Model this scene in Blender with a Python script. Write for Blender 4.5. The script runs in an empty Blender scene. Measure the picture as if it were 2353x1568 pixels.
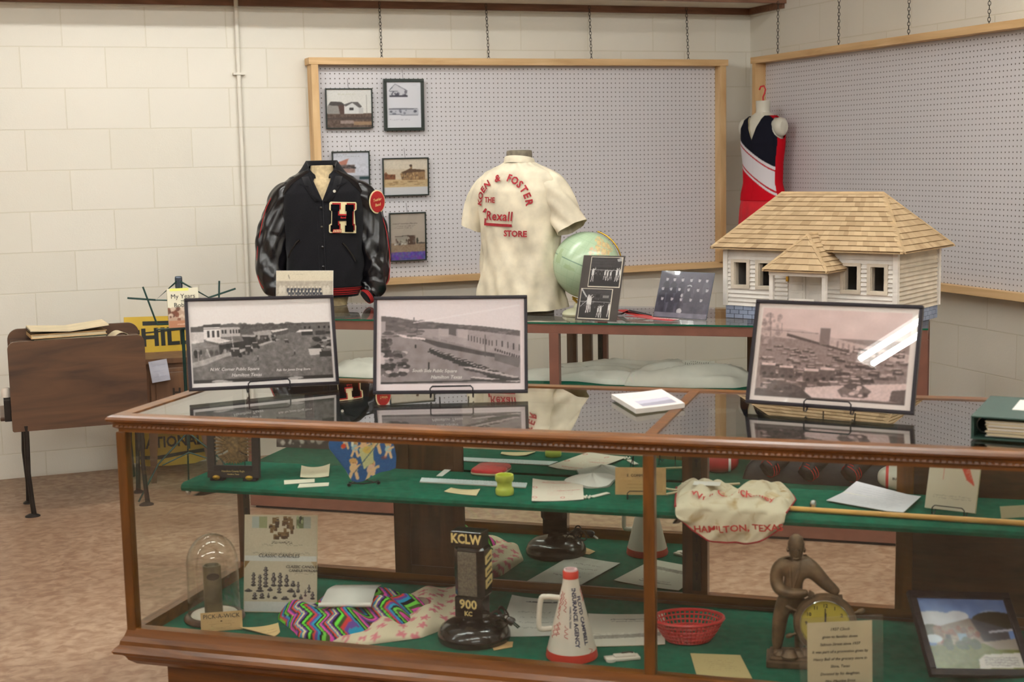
import bpy, bmesh, math, random
import numpy as np
from mathutils import Vector, Matrix, Euler
D = bpy.data; SC = bpy.context.scene; COL = SC.collection
random.seed(4)
# ------------------------------------------------------------------ camera, world, exposure, lamps
cd = D.cameras.new('camera'); cam = D.objects.new('camera', cd); COL.objects.link(cam)
cam.matrix_world = Matrix(((0.9376, 0.0640, -0.3418, -0.3744), (-0.3471, 0.1158, -0.9306, -7.4196), (-0.0200, 0.9912, 0.1309, 1.5735), (0, 0, 0, 1)))
cd.lens = 49.2; cd.sensor_width = 36; cd.clip_start = .05
cd.dof.use_dof = True; cd.dof.focus_distance = 5.6; cd.dof.aperture_fstop = 5.0
SC.camera = cam
w = D.worlds.new('world'); SC.world = w; w.use_nodes = True
w.node_tree.nodes['Background'].inputs[0].default_value = (1, .95, .88, 1)
w.node_tree.nodes['Background'].inputs[1].default_value = .12
SC.view_settings.view_transform = 'Standard'; SC.view_settings.look = 'None'
SC.view_settings.gamma = 1; SC.view_settings.use_curve_mapping = False
SC.view_settings.exposure = 0.0
SC.cycles.use_denoising = True
SC.cycles.max_bounces = 10; SC.cycles.transparent_max_bounces = 24; SC.cycles.glossy_bounces = 6; SC.cycles.caustics_reflective = False; SC.cycles.caustics_refractive = False
TUBE_STRENGTH = 44.0
TUBE_COLOR = (.98, 1.0, .99)
FIXTURES = [(-.4, -6.0), (-3.6, -6.0), (.45, -1.7), (-.4, -3.6), (-3.6, -3.6), (-.4, -8.6), (2.6, -3.6), (2.6, -6.0)]   # x of centre, y, under the high ceiling; last two added to brighten the right side
CEIL = 2.95; XR = 3.888
# ------------------------------------------------------------------ materials
def srgb(c):
    c = np.asarray(c, float); return np.where(c <= .04045, c / 12.92, ((c + .055) / 1.055) ** 2.4)
def lin(r, g, b): return tuple(float(v) for v in srgb([r / 255, g / 255, b / 255])) + (1,)
def newmat(name):
    m = D.materials.new(name); m.use_nodes = True; nt = m.node_tree
    return m, nt, nt.nodes['Principled BSDF'], nt.nodes, nt.links
def noise_mix(nt, c1, c2, scale=8, detail=4, stretch=(1, 1, 1), dist=0, pos=(.35, .65), coord='Object'):
    N, L = nt.nodes, nt.links
    tc = N.new('ShaderNodeTexCoord'); mp = N.new('ShaderNodeMapping'); mp.inputs['Scale'].default_value = stretch
    L.new(tc.outputs[coord], mp.inputs[0])
    n = N.new('ShaderNodeTexNoise'); n.inputs['Scale'].default_value = scale; n.inputs['Detail'].default_value = detail; n.inputs['Distortion'].default_value = dist
    L.new(mp.outputs[0], n.inputs['Vector'])
    r = N.new('ShaderNodeValToRGB'); r.color_ramp.elements[0].position = pos[0]; r.color_ramp.elements[1].position = pos[1]
    r.color_ramp.elements[0].color = c1; r.color_ramp.elements[1].color = c2
    L.new(n.outputs['Fac'], r.inputs[0]); return r.outputs[0], n.outputs['Fac'], mp.outputs[0]
def bump(nt, h, strength=.3, dist=.002):
    b = nt.nodes.new('ShaderNodeBump'); b.inputs['Strength'].default_value = strength; b.inputs['Distance'].default_value = dist
    nt.links.new(h, b.inputs['Height']); nt.links.new(b.outputs[0], nt.nodes['Principled BSDF'].inputs['Normal'])
def M(name, rgb, rough=.6, metal=0, var=.08, scale=12, spec=.5, bmp=0, coat=0, stretch=(1, 1, 1), sheen=0):
    m, nt, p, N, L = newmat(name)
    c = np.array(rgb, float); a = np.clip(c * (1 - var), 0, 255); b = np.clip(c * (1 + var), 0, 255)
    col, f, _ = noise_mix(nt, lin(*a), lin(*b), scale, 4, stretch)
    L.new(col, p.inputs['Base Color']); p.inputs['Roughness'].default_value = rough; p.inputs['Metallic'].default_value = metal
    p.inputs['Specular IOR Level'].default_value = spec; p.inputs['Coat Weight'].default_value = coat; p.inputs['Coat Roughness'].default_value = .12
    p.inputs['Sheen Weight'].default_value = sheen
    if bmp:
        _, f2, _ = noise_mix(nt, (0, 0, 0, 1), (1, 1, 1, 1), scale * 12, 2, stretch); bump(nt, f2, bmp)
    return m
def wood(name, dark, light, rough=.4, coat=.2, axis='x', scale=3.0):
    m, nt, p, N, L = newmat(name)
    st = {'x': (.12, 1, 1), 'y': (1, .12, 1), 'z': (1, 1, .12)}[axis]
    c1, f, v = noise_mix(nt, lin(*dark), lin(*light), scale * 8, 6, st, 1.2, (.3, .7))
    L.new(c1, p.inputs['Base Color']); p.inputs['Roughness'].default_value = rough; p.inputs['Coat Weight'].default_value = coat; p.inputs['Coat Roughness'].default_value = .15
    bump(nt, f, .08, .001); return m
def attr_mat(name='printed_picture', rough=.35, spec=.4, coat=0.):
    m, nt, p, N, L = newmat(name)
    a = N.new('ShaderNodeVertexColor'); a.layer_name = 'Col'
    L.new(a.outputs[0], p.inputs['Base Color']); p.inputs['Roughness'].default_value = rough; p.inputs['Specular IOR Level'].default_value = spec
    p.inputs['Coat Weight'].default_value = coat; p.inputs['Coat Roughness'].default_value = .02
    return m
def glass(name, tint=(.97, .985, .975), f0=.04, rough=.0, haze=0., power=5):
    m = D.materials.new(name); m.use_nodes = True; nt = m.node_tree; N, L = nt.nodes, nt.links; N.clear()
    out = N.new('ShaderNodeOutputMaterial'); mix = N.new('ShaderNodeMixShader'); tr = N.new('ShaderNodeBsdfTransparent'); gl = N.new('ShaderNodeBsdfGlossy')
    tr.inputs[0].default_value = (*tint, 1); gl.inputs['Roughness'].default_value = rough
    lw = N.new('ShaderNodeLayerWeight'); pw = N.new('ShaderNodeMath'); pw.operation = 'POWER'; pw.inputs[1].default_value = power
    ma = N.new('ShaderNodeMath'); ma.operation = 'MULTIPLY_ADD'; ma.inputs[1].default_value = 1 - f0; ma.inputs[2].default_value = f0
    L.new(lw.outputs['Facing'], pw.inputs[0]); L.new(pw.outputs[0], ma.inputs[0]); L.new(ma.outputs[0], mix.inputs[0])
    L.new(tr.outputs[0], mix.inputs[1]); L.new(gl.outputs[0], mix.inputs[2])
    last = mix.outputs[0]
    if haze:
        df = N.new('ShaderNodeBsdfDiffuse'); df.inputs[0].default_value = (.8, .8, .8, 1); m2 = N.new('ShaderNodeMixShader'); m2.inputs[0].default_value = haze
        L.new(last, m2.inputs[1]); L.new(df.outputs[0], m2.inputs[2]); last = m2.outputs[0]
    L.new(last, out.inputs[0]); return m
def block_wall(name, axis):
    m, nt, p, N, L = newmat(name)
    tc = N.new('ShaderNodeTexCoord'); sp = N.new('ShaderNodeSeparateXYZ'); L.new(tc.outputs['Object'], sp.inputs[0])
    def add(sock, k, mul=1.0):
        a = N.new('ShaderNodeMath'); a.operation = 'MULTIPLY_ADD'; a.inputs[1].default_value = mul; a.inputs[2].default_value = k; L.new(sock, a.inputs[0]); return a.outputs[0]
    u = add(sp.outputs['X'], -.2032 + 40.64) if axis == 'x' else add(sp.outputs['Y'], .0672 - .2032 + 40.64, -1.0)
    v = add(sp.outputs['Z'], .2032 * 12 - 2.158)
    cb = N.new('ShaderNodeCombineXYZ'); L.new(u, cb.inputs[0]); L.new(v, cb.inputs[1])
    b = N.new('ShaderNodeTexBrick'); b.inputs['Scale'].default_value = 1; b.inputs['Brick Width'].default_value = .4064; b.inputs['Row Height'].default_value = .2032
    b.inputs['Mortar Size'].default_value = .0035; b.inputs['Mortar Smooth'].default_value = .35; b.offset = .5; b.inputs['Bias'].default_value = 0
    L.new(cb.outputs[0], b.inputs['Vector'])
    b.inputs['Color1'].default_value = lin(223, 217, 204); b.inputs['Color2'].default_value = lin(219, 213, 199); b.inputs['Mortar'].default_value = lin(212, 205, 187)
    L.new(b.outputs['Color'], p.inputs['Base Color']); p.inputs['Roughness'].default_value = .55; p.inputs['Specular IOR Level'].default_value = .3
    n = N.new('ShaderNodeTexNoise'); n.inputs['Scale'].default_value = 130; n.inputs['Detail'].default_value = 3; L.new(tc.outputs['Object'], n.inputs['Vector'])
    n2 = N.new('ShaderNodeTexNoise'); n2.inputs['Scale'].default_value = 14; n2.inputs['Detail'].default_value = 4; L.new(tc.outputs['Object'], n2.inputs['Vector'])
    s1 = N.new('ShaderNodeMath'); s1.operation = 'MULTIPLY_ADD'; s1.inputs[1].default_value = -2.5; L.new(b.outputs['Fac'], s1.inputs[0])
    s2 = N.new('ShaderNodeMath'); s2.operation = 'MULTIPLY_ADD'; s2.inputs[1].default_value = .35; L.new(n.outputs[0], s2.inputs[0])
    s3 = N.new('ShaderNodeMath'); s3.operation = 'MULTIPLY'; s3.inputs[1].default_value = .5; L.new(n2.outputs[0], s3.inputs[0]); L.new(s3.outputs[0], s2.inputs[2]); L.new(s2.outputs[0], s1.inputs[2])
    bump(nt, s1.outputs[0], .4, .003); return m
def pegboard_mat(name, ax):
    m, nt, p, N, L = newmat(name)
    tc = N.new('ShaderNodeTexCoord'); sp = N.new('ShaderNodeSeparateXYZ'); L.new(tc.outputs['Object'], sp.inputs[0])
    def cell(s):
        a = N.new('ShaderNodeMath'); a.operation = 'MULTIPLY'; a.inputs[1].default_value = 1 / .0254; L.new(s, a.inputs[0])
        b = N.new('ShaderNodeMath'); b.operation = 'FRACT'; L.new(a.outputs[0], b.inputs[0])
        c = N.new('ShaderNodeMath'); c.operation = 'SUBTRACT'; c.inputs[1].default_value = .5; L.new(b.outputs[0], c.inputs[0])
        d = N.new('ShaderNodeMath'); d.operation = 'POWER'; d.inputs[1].default_value = 2; L.new(c.outputs[0], d.inputs[0]); return d.outputs[0]
    s = N.new('ShaderNodeMath'); L.new(cell(sp.outputs[ax]), s.inputs[0]); L.new(cell(sp.outputs['Z']), s.inputs[1])
    r = N.new('ShaderNodeMath'); r.operation = 'SQRT'; L.new(s.outputs[0], r.inputs[0])
    mr = N.new('ShaderNodeMapRange'); mr.inputs[1].default_value = .10; mr.inputs[2].default_value = .16; L.new(r.outputs[0], mr.inputs[0])
    mx = N.new('ShaderNodeMix'); mx.data_type = 'RGBA'; mx.inputs['A'].default_value = lin(92, 82, 72); mx.inputs['B'].default_value = lin(207, 203, 205)
    L.new(mr.outputs[0], mx.inputs['Factor']); L.new(mx.outputs['Result'], p.inputs['Base Color']); p.inputs['Roughness'].default_value = .5
    bump(nt, mr.outputs[0], .4, .003); return m
def floor_mat():
    m, nt, p, N, L = newmat('mottled_floor')
    c, f, v = noise_mix(nt, lin(138, 106, 82), lin(172, 146, 122), 22, 15, (1, 1.15, 1), .6, (.36, .64))
    n2 = N.new('ShaderNodeTexNoise'); n2.inputs['Scale'].default_value = 1.1; n2.inputs['Detail'].default_value = 3; L.new(v, n2.inputs['Vector'])
    r2 = N.new('ShaderNodeValToRGB'); r2.color_ramp.elements[0].position = .4; r2.color_ramp.elements[1].position = .62; r2.color_ramp.elements[0].color = (.70, .64, .60, 1); r2.color_ramp.elements[1].color = (1, 1, 1, 1)
    L.new(n2.outputs[0], r2.inputs[0])
    mx = N.new('ShaderNodeMix'); mx.data_type = 'RGBA'; mx.blend_type = 'MULTIPLY'; mx.inputs['Factor'].default_value = 1
    L.new(c, mx.inputs['A']); L.new(r2.outputs[0], mx.inputs['B']); L.new(mx.outputs['Result'], p.inputs['Base Color'])
    p.inputs['Roughness'].default_value = .42; bump(nt, f, .04, .001); return m
def shingle_mat():
    m, nt, p, N, L = newmat('cedar_shingle')
    tc = N.new('ShaderNodeTexCoord'); 
    b = N.new('ShaderNodeTexBrick'); L.new(tc.outputs['UV'], b.inputs['Vector']); b.inputs['Scale'].default_value = 1; b.inputs['Brick Width'].default_value = .028; b.inputs['Row Height'].default_value = .030
    b.inputs['Mortar Size'].default_value = .0006; b.offset = .37; b.inputs['Color1'].default_value = lin(196, 160, 112); b.inputs['Color2'].default_value = lin(168, 132, 88); b.inputs['Mortar'].default_value = lin(104, 78, 50)
    L.new(b.outputs[0], p.inputs['Base Color']); p.inputs['Roughness'].default_value = .7
    return m
MT = {}
MT['wall_x'] = block_wall('painted_block_back', 'x'); MT['wall_y'] = block_wall('painted_block_side', 'y')
MT['floor'] = floor_mat(); MT['ceiling'] = M('ceiling_paint', (225, 218, 205), .8, var=.02)
MT['trim'] = wood('brown_trim', (104, 68, 48), (140, 98, 74), .5, .1)
MT['pine'] = wood('raw_pine', (186, 146, 96), (224, 190, 142), .6, 0, 'x', 1.5); MT['pine_z'] = wood('raw_pine_upright', (186, 146, 96), (222, 188, 140), .6, 0, 'z', 1.5); MT['pine_y'] = wood('raw_pine_side', (176, 132, 92), (214, 174, 130), .6, 0, 'y', 1.5)
MT['peg_x'] = pegboard_mat('pegboard_back', 'X'); MT['peg_y'] = pegboard_mat('pegboard_side', 'Y')
MT['steel'] = M('dark_steel', (70, 66, 60), .4, .9); MT['chrome'] = M('bright_metal', (200, 200, 200), .2, 1.0, var=.02)
MT['oak'] = wood('varnished_oak', (80, 44, 9), (124, 73, 20), .32, .12); MT['oak_z'] = wood('varnished_oak_upright', (74, 42, 9), (116, 69, 19), .32, .12, 'z')
MT['walnut'] = wood('dark_walnut', (52, 30, 16), (88, 56, 32), .35, .3); MT['walnut_z'] = wood('dark_walnut_upright', (56, 32, 18), (94, 60, 34), .35, .3, 'z')
MT['felt'] = M('green_felt', (12, 88, 68), .95, var=.06, scale=40, spec=.1, bmp=.2)
MT['brownpaint'] = M('brown_paint', (112, 72, 58), .45, var=.05)
MT['glass'] = glass('case_glass'); MT['glass_edge'] = M('glass_edge_green', (20, 84, 62), .15, var=.05)
MT['topglass'] = glass('counter_glass', (.93, .965, .945), .05, .0, 0, 2.7); MT['acrylic'] = glass('clear_acrylic', (.985, .985, .985), .03, .0, .008)
MT['frameglass'] = glass('picture_glass', (1, 1, 1), .035)
MT['mirror'] = M('mirror_silver', (218, 222, 216), .0, 1.0, var=0)
MT['print'] = attr_mat('printed_picture', .4, .3); MT['gloss'] = attr_mat('glossy_print', .22, .5); MT['paperprint'] = attr_mat('paper_print', .8, .2); MT['dyed'] = attr_mat('dyed_cloth', .92, .1)
MT['blackframe'] = M('purple_black_frame', (24, 13, 22), .42, var=.03, spec=.3); MT['greenblack'] = M('green_black_frame', (22, 34, 28), .35, var=.03)
MT['wire'] = M('black_wire', (26, 18, 24), .35, .3); MT['paper'] = M('white_paper', (222, 216, 208), .8, var=.02); MT['cream'] = M('cream_paper', (214, 198, 164), .8, var=.03); MT['tan'] = M('tan_card', (196, 158, 108), .75, var=.06, scale=30)
MT['ink'] = M('black_ink', (22, 20, 26), .6, var=.02); MT['whiteink'] = M('white_ink', (235, 228, 224), .6, var=.01); MT['redink'] = M('red_ink', (190, 52, 48), .6, var=.04); MT['redthread'] = M('dark_red_lettering', (150, 28, 38), .85, var=.08, scale=80)
MT['wool'] = M('black_wool', (22, 21, 24), .95, var=.25, scale=400, spec=.15, sheen=.1); MT['leather'] = M('black_leather', (16, 14, 17), .27, var=.1, spec=.6, bmp=.08)
MT['leathercloth'] = M('dark_nylon', (20, 17, 20), .5, var=.15, spec=.4); MT['redrib'] = M('red_rib_knit', (170, 32, 32), .9, var=.06); MT['creamfelt'] = M('cream_felt', (222, 206, 160), .9, var=.04); MT['blackfelt'] = M('black_felt', (14, 14, 20), .95, spec=.1)
MT['jersey'] = M('tan_jersey_form', (178, 158, 122), .85, var=.08, scale=50, bmp=.1); MT['greyjersey'] = M('grey_jersey_form', (112, 104, 90), .9, var=.1, scale=50)
MT['whiteform'] = M('white_plastic_form', (205, 200, 184), .35, var=.02)
MT['cotton'] = M('aged_cotton', (214, 204, 180), .9, var=.085, scale=9, bmp=.15); MT['muslin'] = M('off_white_cloth', (212, 208, 197), .9, var=.04, scale=8, bmp=.1)
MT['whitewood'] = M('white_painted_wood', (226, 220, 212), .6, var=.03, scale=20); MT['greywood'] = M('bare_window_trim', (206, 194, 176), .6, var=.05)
MT['shingle'] = shingle_mat(); MT['cedar'] = M('cedar_cap', (170, 144, 108), .65, var=.06, scale=20); MT['dark'] = M('dark_interior', (60, 46, 36), .8)
MT['brass'] = M('brass', (190, 150, 60), .3, .9)
MT['iron'] = M('cast_iron', (48, 42, 38), .5, .6, var=.1); MT['oldwood'] = wood('old_school_wood', (56, 38, 27), (98, 68, 46), .42, .12, 'x', 1.6); MT['oldwood_z'] = wood('old_brown_wood', (92, 62, 42), (126, 90, 62), .5, .1, 'z', 1.2)
MT['yellow'] = M('yellow_enamel', (206, 170, 52), .4, var=.08, scale=4); MT['signblack'] = M('sign_black', (22, 24, 18), .45); MT['greenmetal'] = M('dark_green_metal', (34, 62, 56), .4, .5)
MT['greymetal'] = M('blue_grey_metal', (84, 92, 104), .35, .7)
MT['globe_base'] = M('cream_enamel', (206, 204, 172), .25, var=.02); MT['boardgreen'] = M('green_board', (40, 78, 56), .6, var=.06)
MT['bakelite'] = M('black_bakelite', (16, 13, 16), .16, var=.1, spec=.7); MT['meshgrey'] = M('grille_grey', (112, 104, 92), .5, .3, var=.15, scale=200); MT['goldletter'] = M('cream_gold_lettering', (224, 196, 130), .6, var=.03)
MT['plastic_white'] = M('white_plastic', (226, 214, 200), .35, var=.02); MT['plastic_red'] = M('red_plastic', (186, 42, 44), .3, var=.05); MT['redband'] = M('red_band', (206, 58, 44), .4, var=.03)
MT['yellowglow'] = M('pale_yellow_plastic', (196, 204, 84), .4, var=.04); MT['clear'] = glass('clear_dome', (.985, .985, .975), .045)
MT['wax'] = M('dark_tan_wax', (98, 86, 62), .5, var=.15, scale=20); MT['bronze'] = M('dull_bronze', (100, 78, 56), .45, .35, var=.2, scale=25); MT['clockface'] = M('yellow_clock_dial', (206, 182, 70), .5, var=.04)
MT['binder'] = M('dark_green_binder', (34, 62, 52), .6, var=.08, scale=200, bmp=.15); MT['pencil'] = M('yellow_lacquer_wood', (214, 160, 84), .4, var=.05)
MT['brownleather'] = M('football_leather', (170, 36, 38), .5, bmp=.1); MT['redcloth'] = M('red_polyester', (196, 18, 34), .75, var=.05); MT['pink'] = M('pink_paper', (226, 190, 190), .7)
MT['redglossy'] = M('red_ribbon', (190, 24, 34), .3, var=.05)
mt, nt_, p_, N_, L_ = newmat('lamp_tube'); p_.inputs['Emission Color'].default_value = (*TUBE_COLOR, 1); p_.inputs['Emission Strength'].default_value = TUBE_STRENGTH; p_.inputs['Base Color'].default_value = (1, 1, 1, 1); MT['tube'] = mt
MT['reflector'] = M('white_reflector', (235, 232, 225), .4, var=.01)
# ------------------------------------------------------------------ mesh helpers
class MB:
    def __init__(s): s.v = []; s.f = []; s.mi = []; s.mats = []
    def _m(s, mat):
        if mat not in s.mats: s.mats.append(mat)
        return s.mats.index(mat)
    def add(s, vs, fs, mat, T=None):
        k = len(s.v); i = s._m(mat)
        for p in vs:
            p = Vector(p); s.v.append(tuple(T @ p) if T is not None else tuple(p))
        for f in fs: s.f.append(tuple(k + j for j in f)); s.mi.append(i)
    def box(s, x0, x1, y0, y1, z0, z1, mat, T=None, bv=0.0):
        if bv:
            bm = bmesh.new(); bmesh.ops.create_cube(bm, size=1)
            for v in bm.verts: v.co = Vector((x0 + (v.co.x + .5) * (x1 - x0), y0 + (v.co.y + .5) * (y1 - y0), z0 + (v.co.z + .5) * (z1 - z0)))
            bmesh.ops.bevel(bm, geom=bm.edges[:], offset=bv, segments=2, affect='EDGES', profile=.6); s.bm(bm, mat, T); return
        vs = [(x, y, z) for z in (z0, z1) for y in (y0, y1) for x in (x0, x1)]
        s.add(vs, [(0, 2, 3, 1), (4, 5, 7, 6), (0, 1, 5, 4), (2, 6, 7, 3), (0, 4, 6, 2), (1, 3, 7, 5)], mat, T)
    def bm(s, bm, mat, T=None):
        bm.verts.ensure_lookup_table(); bm.verts.index_update()
        s.add([v.co.copy() for v in bm.verts], [[v.index for v in f.verts] for f in bm.faces], mat, T); bm.free()
    def rings(s, rings, mat, cap0=True, cap1=True, closed=True, T=None, loop=False):
        n = len(rings[0]); vs = [p for r in rings for p in r]; fs = []
        m = len(rings)
        for i in range(m if loop else m - 1):
            a = i * n; b = ((i + 1) % m) * n
            for j in range(n if closed else n - 1):
                k = (j + 1) % n; fs.append((a + j, a + k, b + k, b + j))
        if cap0 and not loop: fs.append(tuple(reversed(range(n))))
        if cap1 and not loop: fs.append(tuple((m - 1) * n + j for j in range(n)))
        s.add(vs, fs, mat, T)
    def lathe(s, prof, mat, n=32, T=None, cap=True, sx=1, sy=1):
        rs = [[(r * math.cos(2 * math.pi * j / n) * sx, r * math.sin(2 * math.pi * j / n) * sy, z) for j in range(n)] for r, z in prof]
        s.rings(rs, mat, cap, cap, T=T)
    def tube(s, pts, r, mat, n=8, T=None, closed=False):
        pts = [Vector(p) for p in pts]; rs = []; m = len(pts); up = None
        for i, p in enumerate(pts):
            a = pts[(i - 1) % m] if (closed or i > 0) else p; b = pts[(i + 1) % m] if (closed or i < m - 1) else p
            d = (b - a).normalized()
            if up is None: up = d.orthogonal().normalized()
            up = (up - d * up.dot(d)); up = up.normalized() if up.length > 1e-6 else d.orthogonal().normalized()
            q = d.cross(up); rr = r[i] if isinstance(r, (list, tuple)) else r
            rs.append([tuple(p + (up * math.cos(2 * math.pi * j / n) + q * math.sin(2 * math.pi * j / n)) * rr) for j in range(n)])
        s.rings(rs, mat, T=T, loop=closed)
    def prism(s, pts, y0, y1, mat, T=None):          # polygon in x,z extruded along y
        n = len(pts); vs = [(x, y0, z) for x, z in pts] + [(x, y1, z) for x, z in pts]
        fs = [tuple(range(n)), tuple(reversed(range(n, 2 * n)))] + [(j, n + j, n + (j + 1) % n, (j + 1) % n) for j in range(n)]
        s.add(vs, fs, mat, T)
    def slab(s, pts, z0, z1, mat, T=None):           # polygon in x,y extruded along z
        n = len(pts); vs = [(x, y, z0) for x, y in pts] + [(x, y, z1) for x, y in pts]
        fs = [tuple(reversed(range(n))), tuple(range(n, 2 * n))] + [(j, (j + 1) % n, n + (j + 1) % n, n + j) for j in range(n)]
        s.add(vs, fs, mat, T)
    def build(s, name, parent=None, smooth=False, loc=None, col=None, recalc=True, sub=0):
        me = D.meshes.new(name); me.from_pydata(s.v, [], s.f)
        for m in s.mats: me.materials.append(MT[m] if isinstance(m, str) else m)
        if len(s.mats) > 1: me.polygons.foreach_set('material_index', s.mi)
        if recalc:
            bm = bmesh.new(); bm.from_mesh(me); bmesh.ops.recalc_face_normals(bm, faces=bm.faces[:]); bm.to_mesh(me); bm.free()
        if smooth:
            me.polygons.foreach_set('use_smooth', [True] * len(me.polygons))
            if smooth != 'all' and hasattr(me, 'set_sharp_from_angle'): me.set_sharp_from_angle(angle=math.radians(42))
        if col is not None:
            ca = me.color_attributes.new('Col', 'FLOAT_COLOR', 'POINT')
            arr = np.ones((len(me.vertices), 4)); vv = np.empty(len(me.vertices) * 3); me.vertices.foreach_get('co', vv); vv = vv.reshape(-1, 3)
            arr[:, :3] = srgb(np.array([col(*p) for p in vv]) / 255.) if callable(col) else col
            ca.data.foreach_set('color', arr.ravel())
        me.update(); o = D.objects.new(name, me); COL.objects.link(o)
        if parent is not None: o.parent = parent
        if loc is not None: o.location = loc
        if sub:
            md = o.modifiers.new('smooth', 'SUBSURF'); md.levels = sub; md.render_levels = sub
        return o
def tag(o, label, cat, group=None):
    o['label'] = label; o['category'] = cat
    if group: o['group'] = group
    return o
def place(o, x, y, z, yaw=0, tilt=0, roll=0):
    o.matrix_basis = Matrix.Translation((x, y, z)) @ Matrix.Rotation(math.radians(yaw), 4, 'Z') @ Matrix.Rotation(-math.radians(tilt), 4, 'X') @ Matrix.Rotation(-math.radians(roll), 4, 'Y')
    return o
def thing(name, label, cat, x=0, y=0, z=0, yaw=0, tilt=0, roll=0, group=None):
    o = D.objects.new(name, None); o.empty_display_size = .05; COL.objects.link(o); place(o, x, y, z, yaw, tilt, roll); return tag(o, label, cat, group)
def struct(o): o['kind'] = 'structure'; return o
def copy_tree(o):
    c = o.copy(); COL.objects.link(c)
    for ch in list(o.children):
        d = copy_tree(ch); d.parent = c; d.matrix_parent_inverse = ch.matrix_parent_inverse.copy()
    return c
AA = math.radians(-37.389); CA, SA = math.cos(AA), math.sin(AA)
def A(s, t, z=0): return Vector((-.13 + CA * s - SA * t, -3.592 + SA * s + CA * t, z))
def B(s, t, z=0): return Vector((.662 + CA * s - SA * t, -1.135 + SA * s + CA * t, z))
YA = -37.389
def facing(x, y): return -math.degrees(math.atan2(x + .3744, y + 7.4196))
SHELF = .645; DECK = .285; TOP = .909; BTOP = .88
# text as mesh
def text_mesh(s, size, bold=0.0, ext=0.0, spacing=1.0, shear=0.0, align='CENTER'):
    c = D.curves.new('t', 'FONT'); c.body = s; c.size = size; c.offset = bold; c.extrude = ext; c.align_x = align; c.align_y = 'CENTER'; c.space_character = spacing; c.shear = shear; c.resolution_u = 2
    o = D.objects.new('t', c); COL.objects.link(o); bpy.context.view_layer.update()
    me = D.meshes.new_from_object(o.evaluated_get(bpy.context.evaluated_depsgraph_get()))
    D.objects.remove(o); D.curves.remove(c); return me
XZ = Matrix(((1, 0, 0, 0), (0, 0, -1, 0), (0, 1, 0, 0), (0, 0, 0, 1)))        # text plane upright, read from -y
def add_text(mb, s, size, mat, T=None, bold=0.0, ext=.0004, spacing=1.0, shear=0.0, align='CENTER', flat=False, sx=1.0):
    me = text_mesh(s, size, bold, ext, spacing, shear, align)
    base = Matrix.Identity(4) if flat else XZ
    T2 = (T if T is not None else Matrix.Identity(4)) @ base @ Matrix.Scale(sx, 4, (1, 0, 0))
    mb.add([v.co.copy() for v in me.vertices], [tuple(p.vertices) for p in me.polygons], mat, T2); D.meshes.remove(me)
def text_on(parent, s, size, mat, x, z, y=-.002, name='lettering', **k):
    mb = MB(); add_text(mb, s, size, mat, Matrix.Translation((x, y, z)), **k); return mb.build(name, parent, recalc=False)
def conform_mesh(mb_list, func, parent, name, cut=.012):
    """cut a flat x,z mesh into small pieces and lay it on y = func(x, z)"""
    mb = mb_list; me = D.meshes.new(name); me.from_pydata(mb.v, [], mb.f)
    for m in mb.mats: me.materials.append(MT[m])
    if len(mb.mats) > 1: me.polygons.foreach_set('material_index', mb.mi)
    bm = bmesh.new(); bm.from_mesh(me)
    xs = [v.co.x for v in bm.verts]; zs = [v.co.z for v in bm.verts]
    for lo, hi, no, ax in ((min(xs), max(xs), (1, 0, 0), 0), (min(zs), max(zs), (0, 0, 1), 2)):
        k = lo + cut
        while k < hi:
            co = [0, 0, 0]; co[ax] = k
            bmesh.ops.bisect_plane(bm, geom=bm.verts[:] + bm.edges[:] + bm.faces[:], plane_co=co, plane_no=no); k += cut
    for v in bm.verts: v.co.y = func(v.co.x, v.co.z) + v.co.y
    bm.to_mesh(me); bm.free(); o = D.objects.new(name, me); COL.objects.link(o); o.parent = parent; return o
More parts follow.
